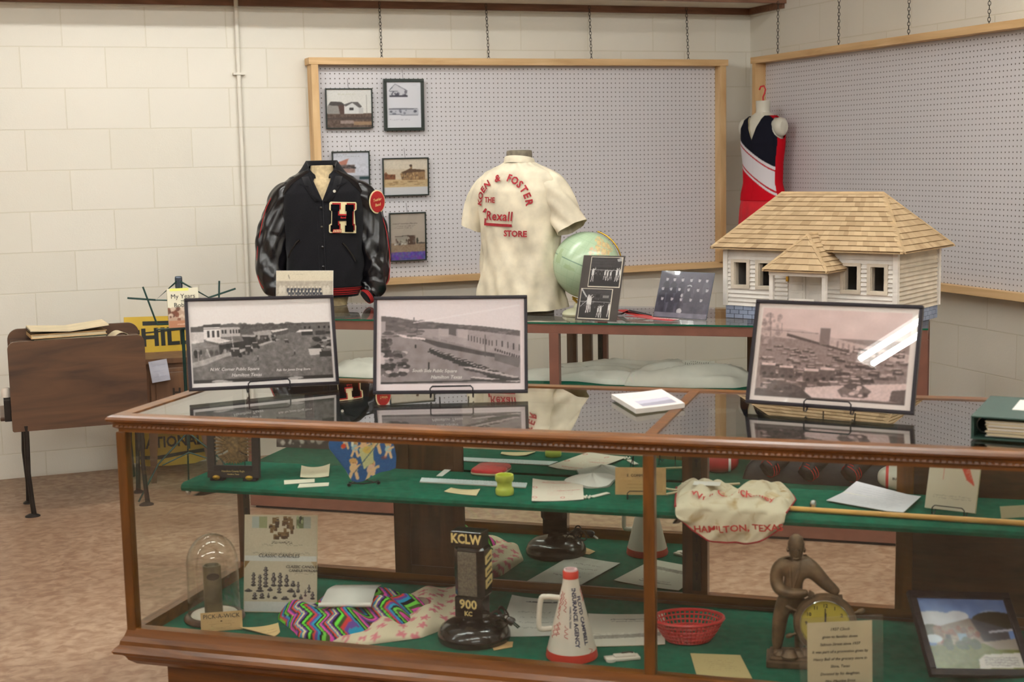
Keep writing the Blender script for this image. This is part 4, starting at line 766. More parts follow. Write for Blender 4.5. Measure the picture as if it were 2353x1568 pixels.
t = thing('badge_card', 'small red and white badge card leaning behind the basketball photos', 'badge', *B(1.60, .15, BTOP + .002), YA - 10, 20); mb = MB(); mb.box(-.03, .03, 0, .002, 0, .06, 'redink'); mb.build('card', t); text_on(t, 'CAT', .026, 'whiteink', 0, .032)
t = thing('pink_card', 'pale pink slip lying behind the ribbons', 'card', *B(1.60, .36, BTOP + .001), YA + 20); mb = MB(); mb.box(-.05, .05, -.03, .03, 0, .002, 'pink'); mb.build('card', t)
# ---- the model schoolhouse
HX, HY, HYAW = 2.500, -2.217, -59.04; HW, HD, HH, HB = .756, .416, .303, .054
t = thing('model_house', 'white clapboard model schoolhouse with a shingled hip roof and front porch', 'model house', HX, HY, BTOP, HYAW)
mb = MB(); mb.box(.004, HW - .004, .004, HD - .004, 0, HB, 'ink'); r = random.Random(2)
bl = M('model_blue_block', (136, 146, 168), .7, var=.06)
for side in range(4):
    Ls = (HW, HD, HW, HD)[side]; T = (Matrix.Identity(4), Matrix.Translation((HW, 0, 0)) @ Matrix.Rotation(math.pi / 2, 4, 'Z'), Matrix.Translation((HW, HD, 0)) @ Matrix.Rotation(math.pi, 4, 'Z'), Matrix.Translation((0, HD, 0)) @ Matrix.Rotation(-math.pi / 2, 4, 'Z'))[side]
    for row in range(3):
        x = -.02 * (row % 2)
        while x < Ls:
            a, b = max(x, 0), min(x + .0405, Ls)
            if b - a > .004: mb.box(a + .0008, b - .0008, .0005, .005, row * .018 + .0008, row * .018 + .0172, bl, T)
            x += .042
mb.build('foundation', t)
WIN = [(.043, .101), (.158, .216), (.538, .594), (.651, .707)]; WZ0, WZ1 = .142, .236; DOOR = (.290, .452, .06, .205)
def walls():
    mb = MB(); xs = sorted([0, HW] + [v for w_ in WIN for v in w_] + [DOOR[0], DOOR[1]])
    def solid(x0, x1, z0, z1):
        mb.box(x0, x1, .004, .014, z0, z1, 'whitewood')
        z = z0; k = 0
        z = HB + .0175 * math.floor((z0 - HB) / .0175)
        while z < z1 - .001:
            a, b = max(z, z0), min(z + .0175, z1)
            if b - a > .002: mb.add([(x0, -.0030, a), (x1, -.0030, a), (x1, .0035, b), (x0, .0035, b), (x0, .006, a), (x1, .006, a), (x1, .006, b), (x0, .006, b)], [(0, 1, 2, 3), (4, 7, 6, 5), (0, 4, 5, 1), (3, 2, 6, 7), (0, 3, 7, 4), (1, 5, 6, 2)], 'whitewood')
            z += .0175
    for x0, x1 in zip(xs, xs[1:]):
        if (x0, x1) in WIN: solid(x0, x1, HB, WZ0); solid(x0, x1, WZ1, HH)
        elif (x0, x1) == DOOR[:2]: solid(x0, x1, DOOR[3], HH)
        else: solid(x0, x1, HB, HH)
    mb.build('front_wall', t)
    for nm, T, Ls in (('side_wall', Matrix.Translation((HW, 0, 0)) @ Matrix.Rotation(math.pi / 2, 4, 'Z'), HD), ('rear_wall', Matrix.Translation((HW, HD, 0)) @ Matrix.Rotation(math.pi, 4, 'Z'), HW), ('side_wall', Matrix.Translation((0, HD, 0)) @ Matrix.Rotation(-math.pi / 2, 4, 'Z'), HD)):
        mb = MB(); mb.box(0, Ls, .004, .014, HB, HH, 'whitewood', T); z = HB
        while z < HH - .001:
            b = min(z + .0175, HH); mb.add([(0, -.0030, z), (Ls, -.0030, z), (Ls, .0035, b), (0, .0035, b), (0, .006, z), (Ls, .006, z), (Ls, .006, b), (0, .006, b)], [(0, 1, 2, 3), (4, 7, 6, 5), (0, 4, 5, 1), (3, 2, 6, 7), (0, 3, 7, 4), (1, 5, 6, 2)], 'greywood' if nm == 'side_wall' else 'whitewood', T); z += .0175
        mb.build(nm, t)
walls()
for x, y in ((0, 0), (HW, 0), (0, HD), (HW, HD)):
    mb = MB(); mb.box(x - .008 if x == 0 else x - .012, x + .012 if x == 0 else x + .008, y - .008 if y == 0 else y - .012, y + .012 if y == 0 else y + .008, HB, HH, 'whitewood'); mb.build('corner_board', t)
for a, b in WIN:
    mb = MB(); g_ = .015
    for q in ((a - g_, b + g_, WZ1, WZ1 + .013), (a - g_, b + g_, WZ0 - .015, WZ0), (a - g_, a, WZ0, WZ1), (b, b + g_, WZ0, WZ1)): mb.box(q[0], q[1], -.006, .004, q[2], q[3], 'greywood')
    mb.box(a, a + .003, .0, .03, WZ0, WZ1, 'greywood'); mb.box(b - .003, b, .0, .03, WZ0, WZ1, 'greywood'); mb.build('window_frame', t)
mb = MB(); mb.box(DOOR[0], DOOR[1], .004, .012, DOOR[2], DOOR[3], 'whitewood')
for x0, x1 in ((DOOR[0] + .004, (DOOR[0] + DOOR[1]) / 2 - .002), ((DOOR[0] + DOOR[1]) / 2 + .002, DOOR[1] - .004)):
    mb.box(x0, x1, .0, .004, DOOR[2], DOOR[3] - .004, 'whitewood')
    for z0, z1 in ((DOOR[2] + .01, .12), (.13, .155), (.163, .195)): mb.box(x0 + .012, x1 - .012, -.003, .0, z0, z1, 'whitewood', bv=.001)
dr = mb.build('door', t); mb = MB(); mb.box(DOOR[0] - .006, DOOR[0] + .004, -.006, .001, .165, .185, 'brass'); mb.build('hinge', dr)
# shingles: every course laid as separate thin pieces
RC = random.Random(7)
def slope(p0, p1, q1, q0, name, parent, ch=.0275):
    """eave p0-p1, ridge q0-q1"""
    p0, p1, q0, q1 = map(Vector, (p0, p1, q0, q1)); n = (p1 - p0).cross(q0 - p0).normalized(); n = n if n.z > 0 else -n
    Ls = ((q0 + q1) / 2 - (p0 + p1) / 2).length; m = max(2, int(Ls / ch)); V = []; F = []; Cc = []
    for k in range(m):
        v0, v1 = k / m, (k + 1.25) / m; v1 = min(v1, 1); a0, b0 = p0.lerp(q0, v0), p1.lerp(q1, v0); a1, b1 = p0.lerp(q0, v1), p1.lerp(q1, v1); W_ = (b0 - a0).length; x = 0
        while x < W_ - 1e-4:
            x2 = min(W_, x + RC.uniform(.018, .042)); u0, u1 = x / W_, x2 / W_; lift = .0046 + RC.uniform(0, .0014); i = len(V)
            A0, A1, B0, B1 = a0.lerp(b0, u0), a0.lerp(b0, u1 - .0006 / W_), a1.lerp(b1, u0), a1.lerp(b1, u1)
            V += [A0 + n * lift, A1 + n * lift, B1 + n * .0006, B0 + n * .0006, A0 - n * .001, A1 - n * .001]; F += [(i, i + 1, i + 2, i + 3), (i, i + 4, i + 5, i + 1)]
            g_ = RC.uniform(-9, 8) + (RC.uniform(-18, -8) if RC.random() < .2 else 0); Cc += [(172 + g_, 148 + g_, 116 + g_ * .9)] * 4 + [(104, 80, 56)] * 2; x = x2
    i = len(V); V += [p0, p1, q1, q0]; F += [(i, i + 1, i + 2, i + 3)]; Cc += [(150, 120, 84)] * 4
    me = D.meshes.new(name); me.from_pydata([tuple(v) for v in V], [], F); me.materials.append(MT['paperprint']); ca = me.color_attributes.new('Col', 'FLOAT_COLOR', 'POINT'); arr = np.ones((len(V), 4)); arr[:, :3] = srgb(np.clip(np.array(Cc), 0, 255) / 255); ca.data.foreach_set('color', arr.ravel())
    o = D.objects.new(name, me); COL.objects.link(o); o.parent = parent; return o
OV = .045; E0 = HH - .005; c0, c1, c2, c3 = (-OV, -OV, E0), (HW + OV, -OV, E0), (HW + OV, HD + OV, E0), (-OV, HD + OV, E0); R0, R1 = (.150, HD / 2, .517), (.606, HD / 2, .517)
rf = D.objects.new('roof', None); 
mb = MB(); mb.slab([c[:2] for c in (c0, c1, c2, c3)], E0 - .006, E0 - .001, 'cedar'); rf = mb.build('roof', t)
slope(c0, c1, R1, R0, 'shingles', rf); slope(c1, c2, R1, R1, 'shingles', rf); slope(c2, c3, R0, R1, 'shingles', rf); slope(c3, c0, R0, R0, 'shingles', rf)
def cap(mb, a, b, w=.011, up=.004):
    a, b = Vector(a), Vector(b); d = (b - a).normalized(); s = d.cross(Vector((0, 0, 1))).normalized(); k = Vector((0, 0, up)); dn = Vector((0, 0, -w * .55))
    mb.rings([[tuple(p + s * w + dn + k), tuple(p + k * 1.6), tuple(p - s * w + dn + k), tuple(p - s * w + dn), tuple(p), tuple(p + s * w + dn)] for p in (a, b)], 'cedar')
mb = MB(); cap(mb, c0, R0); cap(mb, c1, R1); cap(mb, c2, R1); cap(mb, c3, R0); cap(mb, R0, R1); mb.build('ridge_cap', rf)
PX0, PX1, PY, PE = .262, .548, -.165, .224; PA = ((PX0 + PX1) / 2, -.05, .362); PB = ((PX0 + PX1) / 2, .10, .362)
mb = MB(); mb.slab([(PX0, PY), (PX1, PY), (PX1, -.001), (PX0, -.001)], PE - .006, PE - .001, 'cedar'); pr_ = mb.build('porch_roof', t)
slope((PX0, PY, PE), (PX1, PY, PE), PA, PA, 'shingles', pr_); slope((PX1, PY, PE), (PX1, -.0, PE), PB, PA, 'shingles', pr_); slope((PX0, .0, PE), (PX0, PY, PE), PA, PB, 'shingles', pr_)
mb = MB(); cap(mb, (PX0, PY, PE), PA, .009); cap(mb, (PX1, PY, PE), PA, .009); cap(mb, PA, PB, .009); mb.build('ridge_cap', pr_)
for x in (PX0 + .028, PX1 - .028):
    mb = MB(); mb.box(x - .008, x + .008, PY + .022, PY + .038, .03, PE - .006, 'whitewood'); mb.build('porch_post', t)
mb = MB(); mb.box(PX0, PX1, PY, -.003, .0, .03, 'whitewood'); mb.build('porch_floor', t); mb = MB(); mb.box(PX0 + .02, PX1 - .02, PY + .018, PY + .024, PE - .022, PE - .006, 'whitewood'); mb.build('porch_beam', t)
t = thing('house_card', 'small handwritten white card propped on the model house porch', 'card', *(Matrix.Translation((HX, HY, BTOP + .031)) @ Matrix.Rotation(math.radians(HYAW), 4, 'Z') @ Vector((.405, PY + .05, 0))), HYAW, 8)
mb = MB(); mb.box(-.055, .055, 0, .0015, .0, .078, 'paper'); mb.build('card', t)
mb = MB(); add_text(mb, 'Replica of the', .014, 'redink', Matrix.Translation((0, -.001, .064)), ext=.0002); add_text(mb, 'old Shive school', .012, 'redink', Matrix.Translation((0, -.001, .048)), ext=.0002); mb.build('lettering', t, recalc=False)
# ---- inside the back case
zs = .581
t = thing('white_trousers', 'off white folded uniform trousers lying across the back case shelf', 'trousers', *B(0, 0, zs), YA)
def cloth_h(H0, seed, e=.45, wv=.25, k1=30, k2=22):
    r = random.Random(seed); p1, p2, p3 = r.uniform(0, 6), r.uniform(0, 6), r.uniform(0, 6)
    def f(fr, th, x, y): return H0 * max(0, 1 - fr ** 4) ** e * (1 + wv * (1 - 2 * abs(math.sin(y * 30 + p1 + 1.5 * math.sin(x * 9 + p2)))) + wv * .8 * abs(math.sin(x * 12 - y * 17 + p3))) + .002
    return f
mb = MB(); polar_patch(mb, [(1.16, .27), (1.45, .30), (1.60, .235), (1.85, .245), (1.90, .30), (1.88, .42), (1.60, .45), (1.40, .52), (1.28, .55), (1.25, .48), (1.38, .44), (1.20, .40)], cloth_h(.035, 3, wv=.38), 'muslin', 18, n=110); mb.build('leg', t, 'all')
mb = MB(); polar_patch(mb, [(1.68, .22), (1.95, .21), (2.16, .24), (2.24, .34), (2.16, .48), (1.98, .54), (1.80, .50), (1.70, .40)], cloth_h(.062, 5, wv=.26), 'muslin', 16, n=90); mb.build('leg', t, 'all')
mb = MB(); polar_patch(mb, [(1.30, .50), (1.6, .50), (1.9, .52), (2.2, .50), (2.2, .585), (1.7, .585), (1.30, .585)], cloth_h(.05, 9, wv=.3), 'muslin', 10, n=80); mb.build('waist', t, 'all')
t = thing('information_card', 'curved printed paper slip standing on the white trousers', 'card', *B(1.98, .36, zs + .052), YA, 14); c = Canvas(60, 30, (212, 208, 196))
for k in range(13): c.line(.1 + k * .065, .15 + .05 * math.sin(k), .13 + k * .065, .8 - .1 * (k % 3), .006, (90, 86, 80))
picture(c, .14, .045, t, 'paperprint', 'paper', warp=lambda co: co + np.c_[co[:, 0] * 0, (co[:, 0] ** 2) * 2.5, co[:, 0] * 0])
t = thing('white_shirt', 'white folded shirt with a small emblem at the left end of the back case shelf', 'shirt', *B(0, 0, zs), YA); mb = MB(); polar_patch(mb, [(.28, .24), (.5, .22), (.56, .26), (.60, .42), (.50, .52), (.36, .50), (.26, .40)], cloth_h(.05, 11), 'muslin', 14, n=80); mb.build('body', t, 'all')
t = thing('white_shirt', 'second white garment on the back case shelf left of the middle post', 'shirt', *B(0, 0, zs), YA); mb = MB(); polar_patch(mb, [(.98, .23), (1.14, .235), (1.2, .30), (1.14, .42), (1.02, .46), (.95, .38)], cloth_h(.03, 12), 'muslin', 10, n=60); mb.build('body', t, 'all')
zd = .213
t = thing('team_jacket', 'dark team jackets with orange striped cuffs folded on the floor of the back case', 'jacket', *B(0, 0, zd), YA)
mb = MB(); polar_patch(mb, [(2.20, .14), (2.40, .10), (2.86, .10), (2.90, .3), (2.86, .5), (2.45, .52), (2.25, .40)], cloth_h(.12, 21, wv=.10), 'leathercloth', 22, n=120); mb.build('body', t, 'all')
for k, (s0, t0, z0, s1, t1, z1) in enumerate(((2.40, .20, .10, 2.31, .09, .055), (2.56, .20, .12, 2.47, .075, .045), (2.74, .22, .12, 2.64, .08, .050), (2.70, .30, .15, 2.62, .16, .125))):
    mb = MB(); limb(mb, [(s0, t0, z0, .05), ((s0 + s1) / 2, (t0 + t1) / 2, (z0 + z1) / 2 + .012, .045), (s1, t1, z1, .034)], 'leathercloth', 24, 6, lambda u, th: .003 * math.sin(5 * th + 9 * u)); sl_ = mb.build('sleeve', t, 'all'); d = (Vector((s0, t0, z0)) - Vector((s1, t1, z1))).normalized(); v_ = d.orthogonal().normalized(); w_2 = d.cross(v_)
    for j in range(3):
        mb = MB(); c0_ = Vector((s1, t1, z1)) + d * (.010 + j * .013); mb.tube([c0_ + (v_ * math.cos(q * math.pi / 12) + w_2 * math.sin(q * math.pi / 12)) * (.0365 + j * .0015) for q in range(24)], .0026, 'redrib', 6, closed=True); mb.build('cuff_stripe', sl_)
mb = MB(); tri_poly(mb, [(-.03, -.012), (.02, -.012), (.03, .012), (-.02, .012)], 'whiteink'); mb.v = [(p[0] + 2.70, p[2] + .24, .132) for p in mb.v]; mb.build('name_patch', t)
def football(s, tt, z, label, mats, yaw):
    t = thing('football', label, 'football', *B(s, tt, z), yaw); prof = [(.001, -.085)] + [(.052 * math.cos(a) ** .8, .085 * math.sin(a)) for a in [(-80 + 8 * k) * math.pi / 180 for k in range(21)]] + [(.001, .085)]
    mb = MB(); mb.lathe(prof, mats[0], 28, Matrix.Translation((0, 0, .052)) @ Matrix.Rotation(math.pi / 2, 4, 'Y')); b = mb.build('ball', t, 'all')
    for q in (-.045, .045):
        r_ = .052 * math.cos(math.asin(q / .085)) ** .8; mb = MB(); mb.lathe([(r_ + .0012, q - .006), (r_ + .0014, q), (r_ + .0012, q + .006)], mats[1], 28, Matrix.Translation((0, 0, .052)) @ Matrix.Rotation(math.pi / 2, 4, 'Y'), cap=False); mb.build('stripe', t, 'all')
    return t
football(2.09, .24, zd, 'red toy football with white stripes at the left of the dark jackets', ('brownleather', 'whiteink'), YA + 10)
fb = football(2.84, .075, zd, 'white souvenir football with a red stripe in front of the dark jackets', ('whiteform', 'redink'), YA); text_on(fb, 'BULLDOGS', .014, 'ink', .01, .058, -.054)
t = thing('family_photo', 'black and white photograph leaning on the floor of the back case', 'picture', *B(.10, .34, zd), YA, 6); c = Canvas(80, 40, (60, 56, 54)); c.blobs(34, .02, .1, .8, .8, .06, .16, [(196, 190, 182), (150, 146, 140), (90, 84, 80)], 3); c.blobs(16, .1, .7, .8, .95, .03, .06, [(30, 28, 28), (210, 204, 196)], 4); c.blur(2)
picture(c, .30, .145, t); mb = MB(); mb.box(-.15, .15, .001, .004, 0, .145, 'paper'); mb.build('backing', t)
# ================================================================== ON TOP OF THE OAK CASE
def easel(x, y, z, yaw, w, label, group, drop=.0243, lip=.024, twist=True, depth=.09, r=.0021):
    """wire easel: a looped front lip on two hooks, legs running back"""
    t = thing('wire_easel', label, 'easel', x, y, z, yaw, group=group)
    h0 = drop; a = w / 2; mb = MB()
    P = [(-a, -.006, .002), (-a, -.024, h0 - .006), (-a, -.022, h0 + lip - .006), (-a + .006, -.022, h0 + lip)]
    Q = [(a - .006, -.022, h0 + lip), (a, -.022, h0 + lip - .006), (a, -.024, h0 - .006), (a, -.006, .002)]
    top = [(-a + .006 + (w - .012) * k / 24, -.022, h0 + lip) for k in range(25)]
    if twist:
        for ph in (0, math.pi): mb.tube([(p[0], p[1] + .0016 * math.cos(k * 1.5 + ph), p[2] + .0016 * math.sin(k * 1.5 + ph)) for k, p in enumerate([(-a + .006 + (w - .012) * k / 60, -.022, h0 + lip) for k in range(61)])], .0015, 'wire', 6)
    else: mb.tube(top, r, 'wire', 6)
    mb.tube(P, r, 'wire', 6); mb.tube(Q, r, 'wire', 6); mb.build('front_lip', t, True)
    for sg in (-1, 1):
        mb = MB(); mb.tube([(sg * a, -.006, .002), (sg * a, .006, h0 - .004), (sg * a * .9, depth * .5, h0 + .06), (sg * a * .6, depth * .72, h0 + .10)], r, 'wire', 6); mb.tube([(sg * a * .6, depth * .72, h0 + .10), (sg * a * .7, depth, .0021)], r, 'wire', 6); mb.build('leg', t, True)
    return t
def big_photo(x, y, z, yaw, tilt, w, h, roll, cv, caps, label):
    cv.a = np.clip((cv.a - 150) * 1.28 + 142, 14, 240)
    t = thing('framed_photograph', label, 'framed photograph', x, y, z, yaw, tilt, roll, group='framed street photographs on the oak case')
    b = .0090; mb = MB(); frame_rect(mb, w, h, b, -.008, .010, 'blackframe', .002); mb.build('frame', t)
    mb = MB(); mb.box(-w / 2 + .003, w / 2 - .003, .003, .007, .003, h - .003, 'paper'); mb.build('backing', t)
    picture(cv, w - 2 * b, h - 2 * b, t, z=b, y=0)
    mb = MB(); mb.box(-w / 2 + b, w / 2 - b, -.005, -.0035, b, h - b, 'frameglass'); mb.build('glass', t)
    for s_, sz, cx, cz, rot in caps:
        mb = MB(); add_text(mb, s_, sz, 'whiteink', Matrix.Translation((cx, -.001, cz)) @ Matrix.Rotation(rot, 4, 'Y'), ext=.0001, shear=.25, bold=.0001); mb.build('caption', t, recalc=False)
    return t
GR = lambda v, t=(1, .97, .955): tuple(v * k for k in t)
# photo 1, street with false-front shops
c = Canvas(300, 180, GR(226)); c.poly([(.0, .30), (1, .30), (1, .95), (0, .95)], GR(128))
c.poly([(0, .31), (.1, .29), (.2, .29), (.35, .30), (.45, .29), (.55, .285), (.6, .295), (.75, .29), (1, .29), (1, .4), (0, .4)], GR(108))
c.blobs(80, .34, .285, .8, .34, .012, .014, [GR(100), GR(120), GR(88)], 1, .6)
c.poly([(0, .36), (.1, .36), (.1, .46), (0, .46)], GR(205)); c.poly([(.1, .28), (.22, .27), (.22, .31), (.1, .31)], GR(96)); c.rect(.1, .31, .215, .45, GR(225))
for x in (.125, .158, .19): c.rect(x, .35, x + .015, .43, GR(80))
c.rect(.1, .325, .215, .335, GR(150)); c.poly([(.215, .29), (.29, .275), (.35, .3), (.35, .42), (.215, .43)], GR(188)); c.poly([(.215, .285), (.3, .268), (.355, .295), (.355, .32), (.215, .315)], GR(120))
for x in (.225, .245, .28, .3, .32, .338): c.rect(x, .345, x + .011, .39, GR(70))
c.poly([(.0, .46), (.1, .46), (.1, .5), (0, .52)], GR(210)); c.poly([(.0, .50), (.1, .48), (.2, .53), (.1, .57), (0, .57)], GR(150)); c.poly([(.1, .455), (.2, .44), (.29, .475), (.2, .50)], GR(222)); c.poly([(.2, .50), (.29, .475), (.4, .47), (.3, .53)], GR(140)); c.poly([(0, .57), (.2, .53), (.2, .66), (0, .71)], GR(130)); c.poly([(.2, .52), (.42, .47), (.42, .56), (.2, .63)], GR(66)); c.blobs(30, .02, .59, .4, .62, .01, .03, [GR(60), GR(160), GR(90)], 3)
c.rect(.03, .58, .05, .66, GR(50)); c.rect(.07, .57, .08, .62, GR(50)); c.line(.055, .57, .055, .70, .003, GR(190)); c.line(.115, .56, .14, .68, .003, GR(190))
c.poly([(.36, .41), (.46, .42), (.46, .44), (.36, .43)], GR(180)); c.poly([(.36, .43), (.46, .44), (.46, .52), (.38, .52)], GR(70)); c.poly([(.46, .43), (.6, .41), (.6, .47), (.47, .53)], GR(84)); c.poly([(.44, .38), (.56, .36), (.57, .42), (.45, .42)], GR(170)); c.poly([(.56, .37), (.68, .35), (.69, .36), (.58, .395)], GR(215)); c.poly([(.57, .395), (.69, .365), (.68, .41), (.58, .44)], GR(100)); c.blobs(26, .45, .43, .66, .48, .008, .016, [GR(50), GR(170), GR(110)], 7)
c.poly([(.78, .32), (1, .30), (1, .44), (.79, .44)], GR(118)); c.poly([(.74, .40), (.77, .37), (.86, .37), (.86, .395), (.75, .40)], GR(216)); c.rect(.78, .395, .86, .44, GR(70)); 
for x in (.80, .835, .9, .94, .975): c.rect(x, .335, x + .012, .36, GR(56))
c.rect(.88, .39, .95, .44, GR(80)); c.rect(.955, .40, 1, .43, GR(64))
c.poly([(.0, .72), (.1, .68), (.2, .63), (.4, .56), (.6, .47), (.62, .48), (.4, .59), (.22, .67), (.1, .745), (0, .78)], GR(176))
c.noise(16, 6, 4, .45, .95); c.noise(9, 2, 6, .3, .95)
for x, y, s in ((.31, .61, 1.3), (.4, .57, .9), (.45, .535, .9), (.58, .475, .5), (.67, .5, .5)): c.poly([(x - .028 * s, y - .03 * s), (x + .02 * s, y - .035 * s), (x + .028 * s, y + .035 * s), (x - .02 * s, y + .04 * s)], GR(74)); c.rect(x - .024 * s, y - .04 * s, x + .02 * s, y - .025 * s, GR(170)); c.ell(x + .024 * s, y + .03 * s, .01 * s, .02 * s, GR(50))
for x, y in ((.46, .68), (.72, .63)): c.rect(x, y - .035, x + .006, y + .03, GR(56)); c.rect(x, y - .03, x + .006, y, GR(160)); c.line(x - .02, y + .05, x + .003, y + .03, .002, GR(90))
c.blobs(40, .85, .48, 1, .64, .02, .014, [GR(50), GR(80), GR(190), GR(120)], 9); c.poly([(.82, .6), (.91, .6), (.92, .67), (.83, .68)], GR(200)); c.poly([(.9, .64), (.98, .63), (.99, .70), (.9, .70)], GR(72))
c.line(.29, .40, .30, .60, .0022, GR(200)); c.rect(0, .915, 1, .955, GR(70)); c.blobs(6, .1, .93, .9, .95, .04, .012, [GR(190)], 5); c.rect(0, .955, 1, 1, GR(228)); c.rect(0, 0, .012, 1, GR(216)); c.rect(.988, 0, 1, 1, GR(216)); c.noise(5, 1, 3); c.blur()
P1 = (0.3342, -3.4051, .9212, 0, 15.7, 0.4351, 0.2690, -1.7)
big_photo(*P1[:5], P1[5], P1[6], P1[7], c, [('N.W. Corner Public Square', .0125, -.085, .058, .02), ('Hamilton Texas', .0135, -.052, .040, .02), ('Pub. for Jones Drug Store', .0095, .085, .050, .0)], 'framed grey street photo of a dirt square with shop awnings, leftmost on the oak case')
easel(0.3412, -3.4091, TOP + .0015, 0, .120, 'black twisted wire easel under the leftmost street photo', 'wire easels for the street photos', drop=.0122)
# photo 2
c = Canvas(300, 186, GR(222, (1, .955, .955))); K2 = lambda v: GR(v, (1, .94, .94)); c.poly([(.03, .18), (.3, .24), (.6, .29), (1, .36), (1, 1), (.03, 1)], K2(150)); c.poly([(.03, .18), (.15, .20), (.25, .24), (.45, .27), (.7, .30), (1, .36), (1, .45), (.6, .38), (.03, .34)], K2(116)); [c.blobs(12, .04 + .09 * k, .20 + .018 * k, .13 + .09 * k, .31 + .012 * k, .016, .010, [K2(104), K2(130), K2(96), K2(150)], k, .5) for k in range(10)]
c.rect(.25, .2, .258, .25, K2(120)); c.rect(.0, .24, .06, .40, K2(172)); c.poly([(.28, .33), (.5, .33), (.62, .34), (.99, .42), (.99, .68), (.55, .5), (.28, .40)], K2(168)); c.poly([(.49, .28), (.54, .28), (.54, .41), (.49, .39)], K2(112)); c.poly([(.42, .32), (.49, .34), (.49, .42), (.42, .40)], K2(178)); c.poly([(.55, .33), (.62, .34), (.62, .44), (.55, .42)], K2(184))
for k in range(9): c.rect(.62 + k * .02, .40 + k * .008, .627 + k * .02, .46 + k * .008, K2(96))
for k in range(5): c.rect(.81 + k * .038, .455 + k * .013, .818 + k * .038, .52 + k * .014, K2(90))
for k in range(12): c.rect(.80 + k * .016, .55 + k * .008, .81 + k * .016, .575 + k * .009, K2(84))
for k in range(7): c.poly([(.38 + k * .055, .415 + k * .026), (.425 + k * .055, .43 + k * .026), (.425 + k * .055, .465 + k * .026), (.38 + k * .055, .445 + k * .026)], K2(150))
c.poly([(.28, .42), (.45, .48), (.7, .575), (.99, .66), (.99, .69), (.7, .62), (.42, .53), (.28, .44)], K2(92)); c.poly([(.8, .60), (.98, .66), (.96, .76), (.8, .68)], K2(120)); c.poly([(.13, .38), (.33, .43), (.33, .45), (.18, .42)], K2(214)); c.blobs(14, .05, .34, .3, .42, .03, .012, [K2(100), K2(130)], 5)
c.noise(10, 9, 4, .4, .95)
r = random.Random(5)
for k in range(26):
    x = .37 + k * .021; y = .555 + k * .0135 + r.uniform(-.01, .01); s = .7 + k * .03; c.ell(x, y, .020 * s, .030 * s, K2(62)); c.line(x - .02, y + .03 * s, x + .04 * s, y + .045 * s, .004, K2(60)); c.ell(x + .01, y - .012 * s, .02 * s, .007 * s, K2(176)); c.ell(x + .01 * s, y + .012 * s, .006 * s, .008 * s, K2(50))
for k in range(10): x = .62 + k * .035; c.ell(x, .77 + k * .012, .03, .02, K2(84)); c.ell(x, .755 + k * .012, .028, .009, K2(190))
for k in range(12): x = .66 + k * .026; c.ell(x, .88 + .004 * k, .024, .018, K2(92)); c.ell(x, .865 + .004 * k, .022, .008, K2(200))
c.blobs(70, .02, .44, .09, .62, .014, .02, [K2(70), K2(100), K2(130)], 8); c.blobs(70, .02, .58, .2, .84, .022, .018, [K2(64), K2(96), K2(120), K2(206)], 9)
for x, y, h in ((.265, .52, .02), (.355, .74, .045), (.17, .62, .018), (.06, .45, .02)): c.rect(x - .004, y - h, x + .004, y + h, K2(50))
c.rect(.735, .4, .739, .64, K2(110)); c.line(.25, .26, 1, .07, .003, K2(236), .7); c.poly([(.25, .255), (1, .055), (1, .075), (.25, .262)], K2(236), .5)
c.poly([(.03, .91), (.97, .885), (.97, .9), (.03, .93)], K2(70)); c.rect(0, .93, 1, 1, K2(228)); c.poly([(.5, .905), (1, .9), (1, .94), (.5, .935)], K2(228), .0)
c.rect(0, 0, .03, 1, K2(230)); c.rect(.975, 0, 1, 1, K2(226)); c.rect(0, 0, 1, .035, K2(230)); c.noise(5, 1, 3); c.blur()
big_photo(0.7887, -3.7465, .9212, -21.1, 16.3, 0.4321, 0.2761, -.5, c, [('South Side Public Square', .0125, -.045, .064, .02), ('Hamilton Texas', .0135, -.012, .046, .01)], 'framed grey street photo with a long row of shops, middle one on the oak case')
easel(0.7907, -3.7545, TOP + .0015, -21.1, .118, 'black twisted wire easel under the middle street photo', 'wire easels for the street photos', drop=.0122)
# photo 3
K3 = lambda v: tuple(np.clip((v * 1.0 + 8, v * .915 + 4, v * .905 + 2), 0, 255)); c = Canvas(300, 190, K3(204)); c.noise(8, 20, 3); c.rect(.03, .33, .97, .94, K3(146))
c.poly([(.05, .24), (.3, .26), (.6, .36), (.97, .46), (.97, .56), (.6, .46), (.3, .36), (.05, .34)], K3(186)); c.poly([(.2, .3), (.6, .45), (.6, .47), (.2, .33)], K3(96)); c.rect(.41, .23, .475, .40, K3(132)); 
for k in range(10): c.rect(.52 + k * .035, .36 + k * .012, .53 + k * .035, .42 + k * .014, K3(150))
c.blobs(60, .03, .12, .15, .4, .012, .02, [K3(140), K3(176)], 2, .5); c.line(.08, .1, .1, .42, .003, K3(140)); c.line(.05, .27, .4, .29, .002, K3(140)); c.line(.16, .2, .165, .3, .002, K3(140))
r = random.Random(8)
for k in range(210):
    v = r.random() ** .8; y = .40 + v * .44; x = r.uniform(.04, .95); s = .5 + v * 1.0
    if x > .74 and y > .72: continue
    g_ = r.choice((84, 100, 116, 130)); a = r.uniform(-.3, .5); c.poly([(x - .03 * s, y - .012 * s), (x + .026 * s, y - .014 * s + a * .02), (x + .034 * s, y + .016 * s + a * .02), (x - .03 * s, y + .018 * s)], K3(g_), .9); c.ell(x, y - .013 * s, .022 * s, .007 * s, K3(r.choice((190, 206, 170))), .8)
for x, y in ((.1, .68), (.22, .70), (.38, .72), (.48, .70)): c.poly([(x - .05, y - .06), (x + .045, y - .06), (x + .055, y + .06), (x - .05, y + .06)], K3(110)); c.rect(x - .045, y - .07, x + .045, y - .045, K3(206)); c.ell(x - .02, y + .04, .012, .016, K3(70)); c.ell(x + .03, y + .04, .012, .016, K3(70))
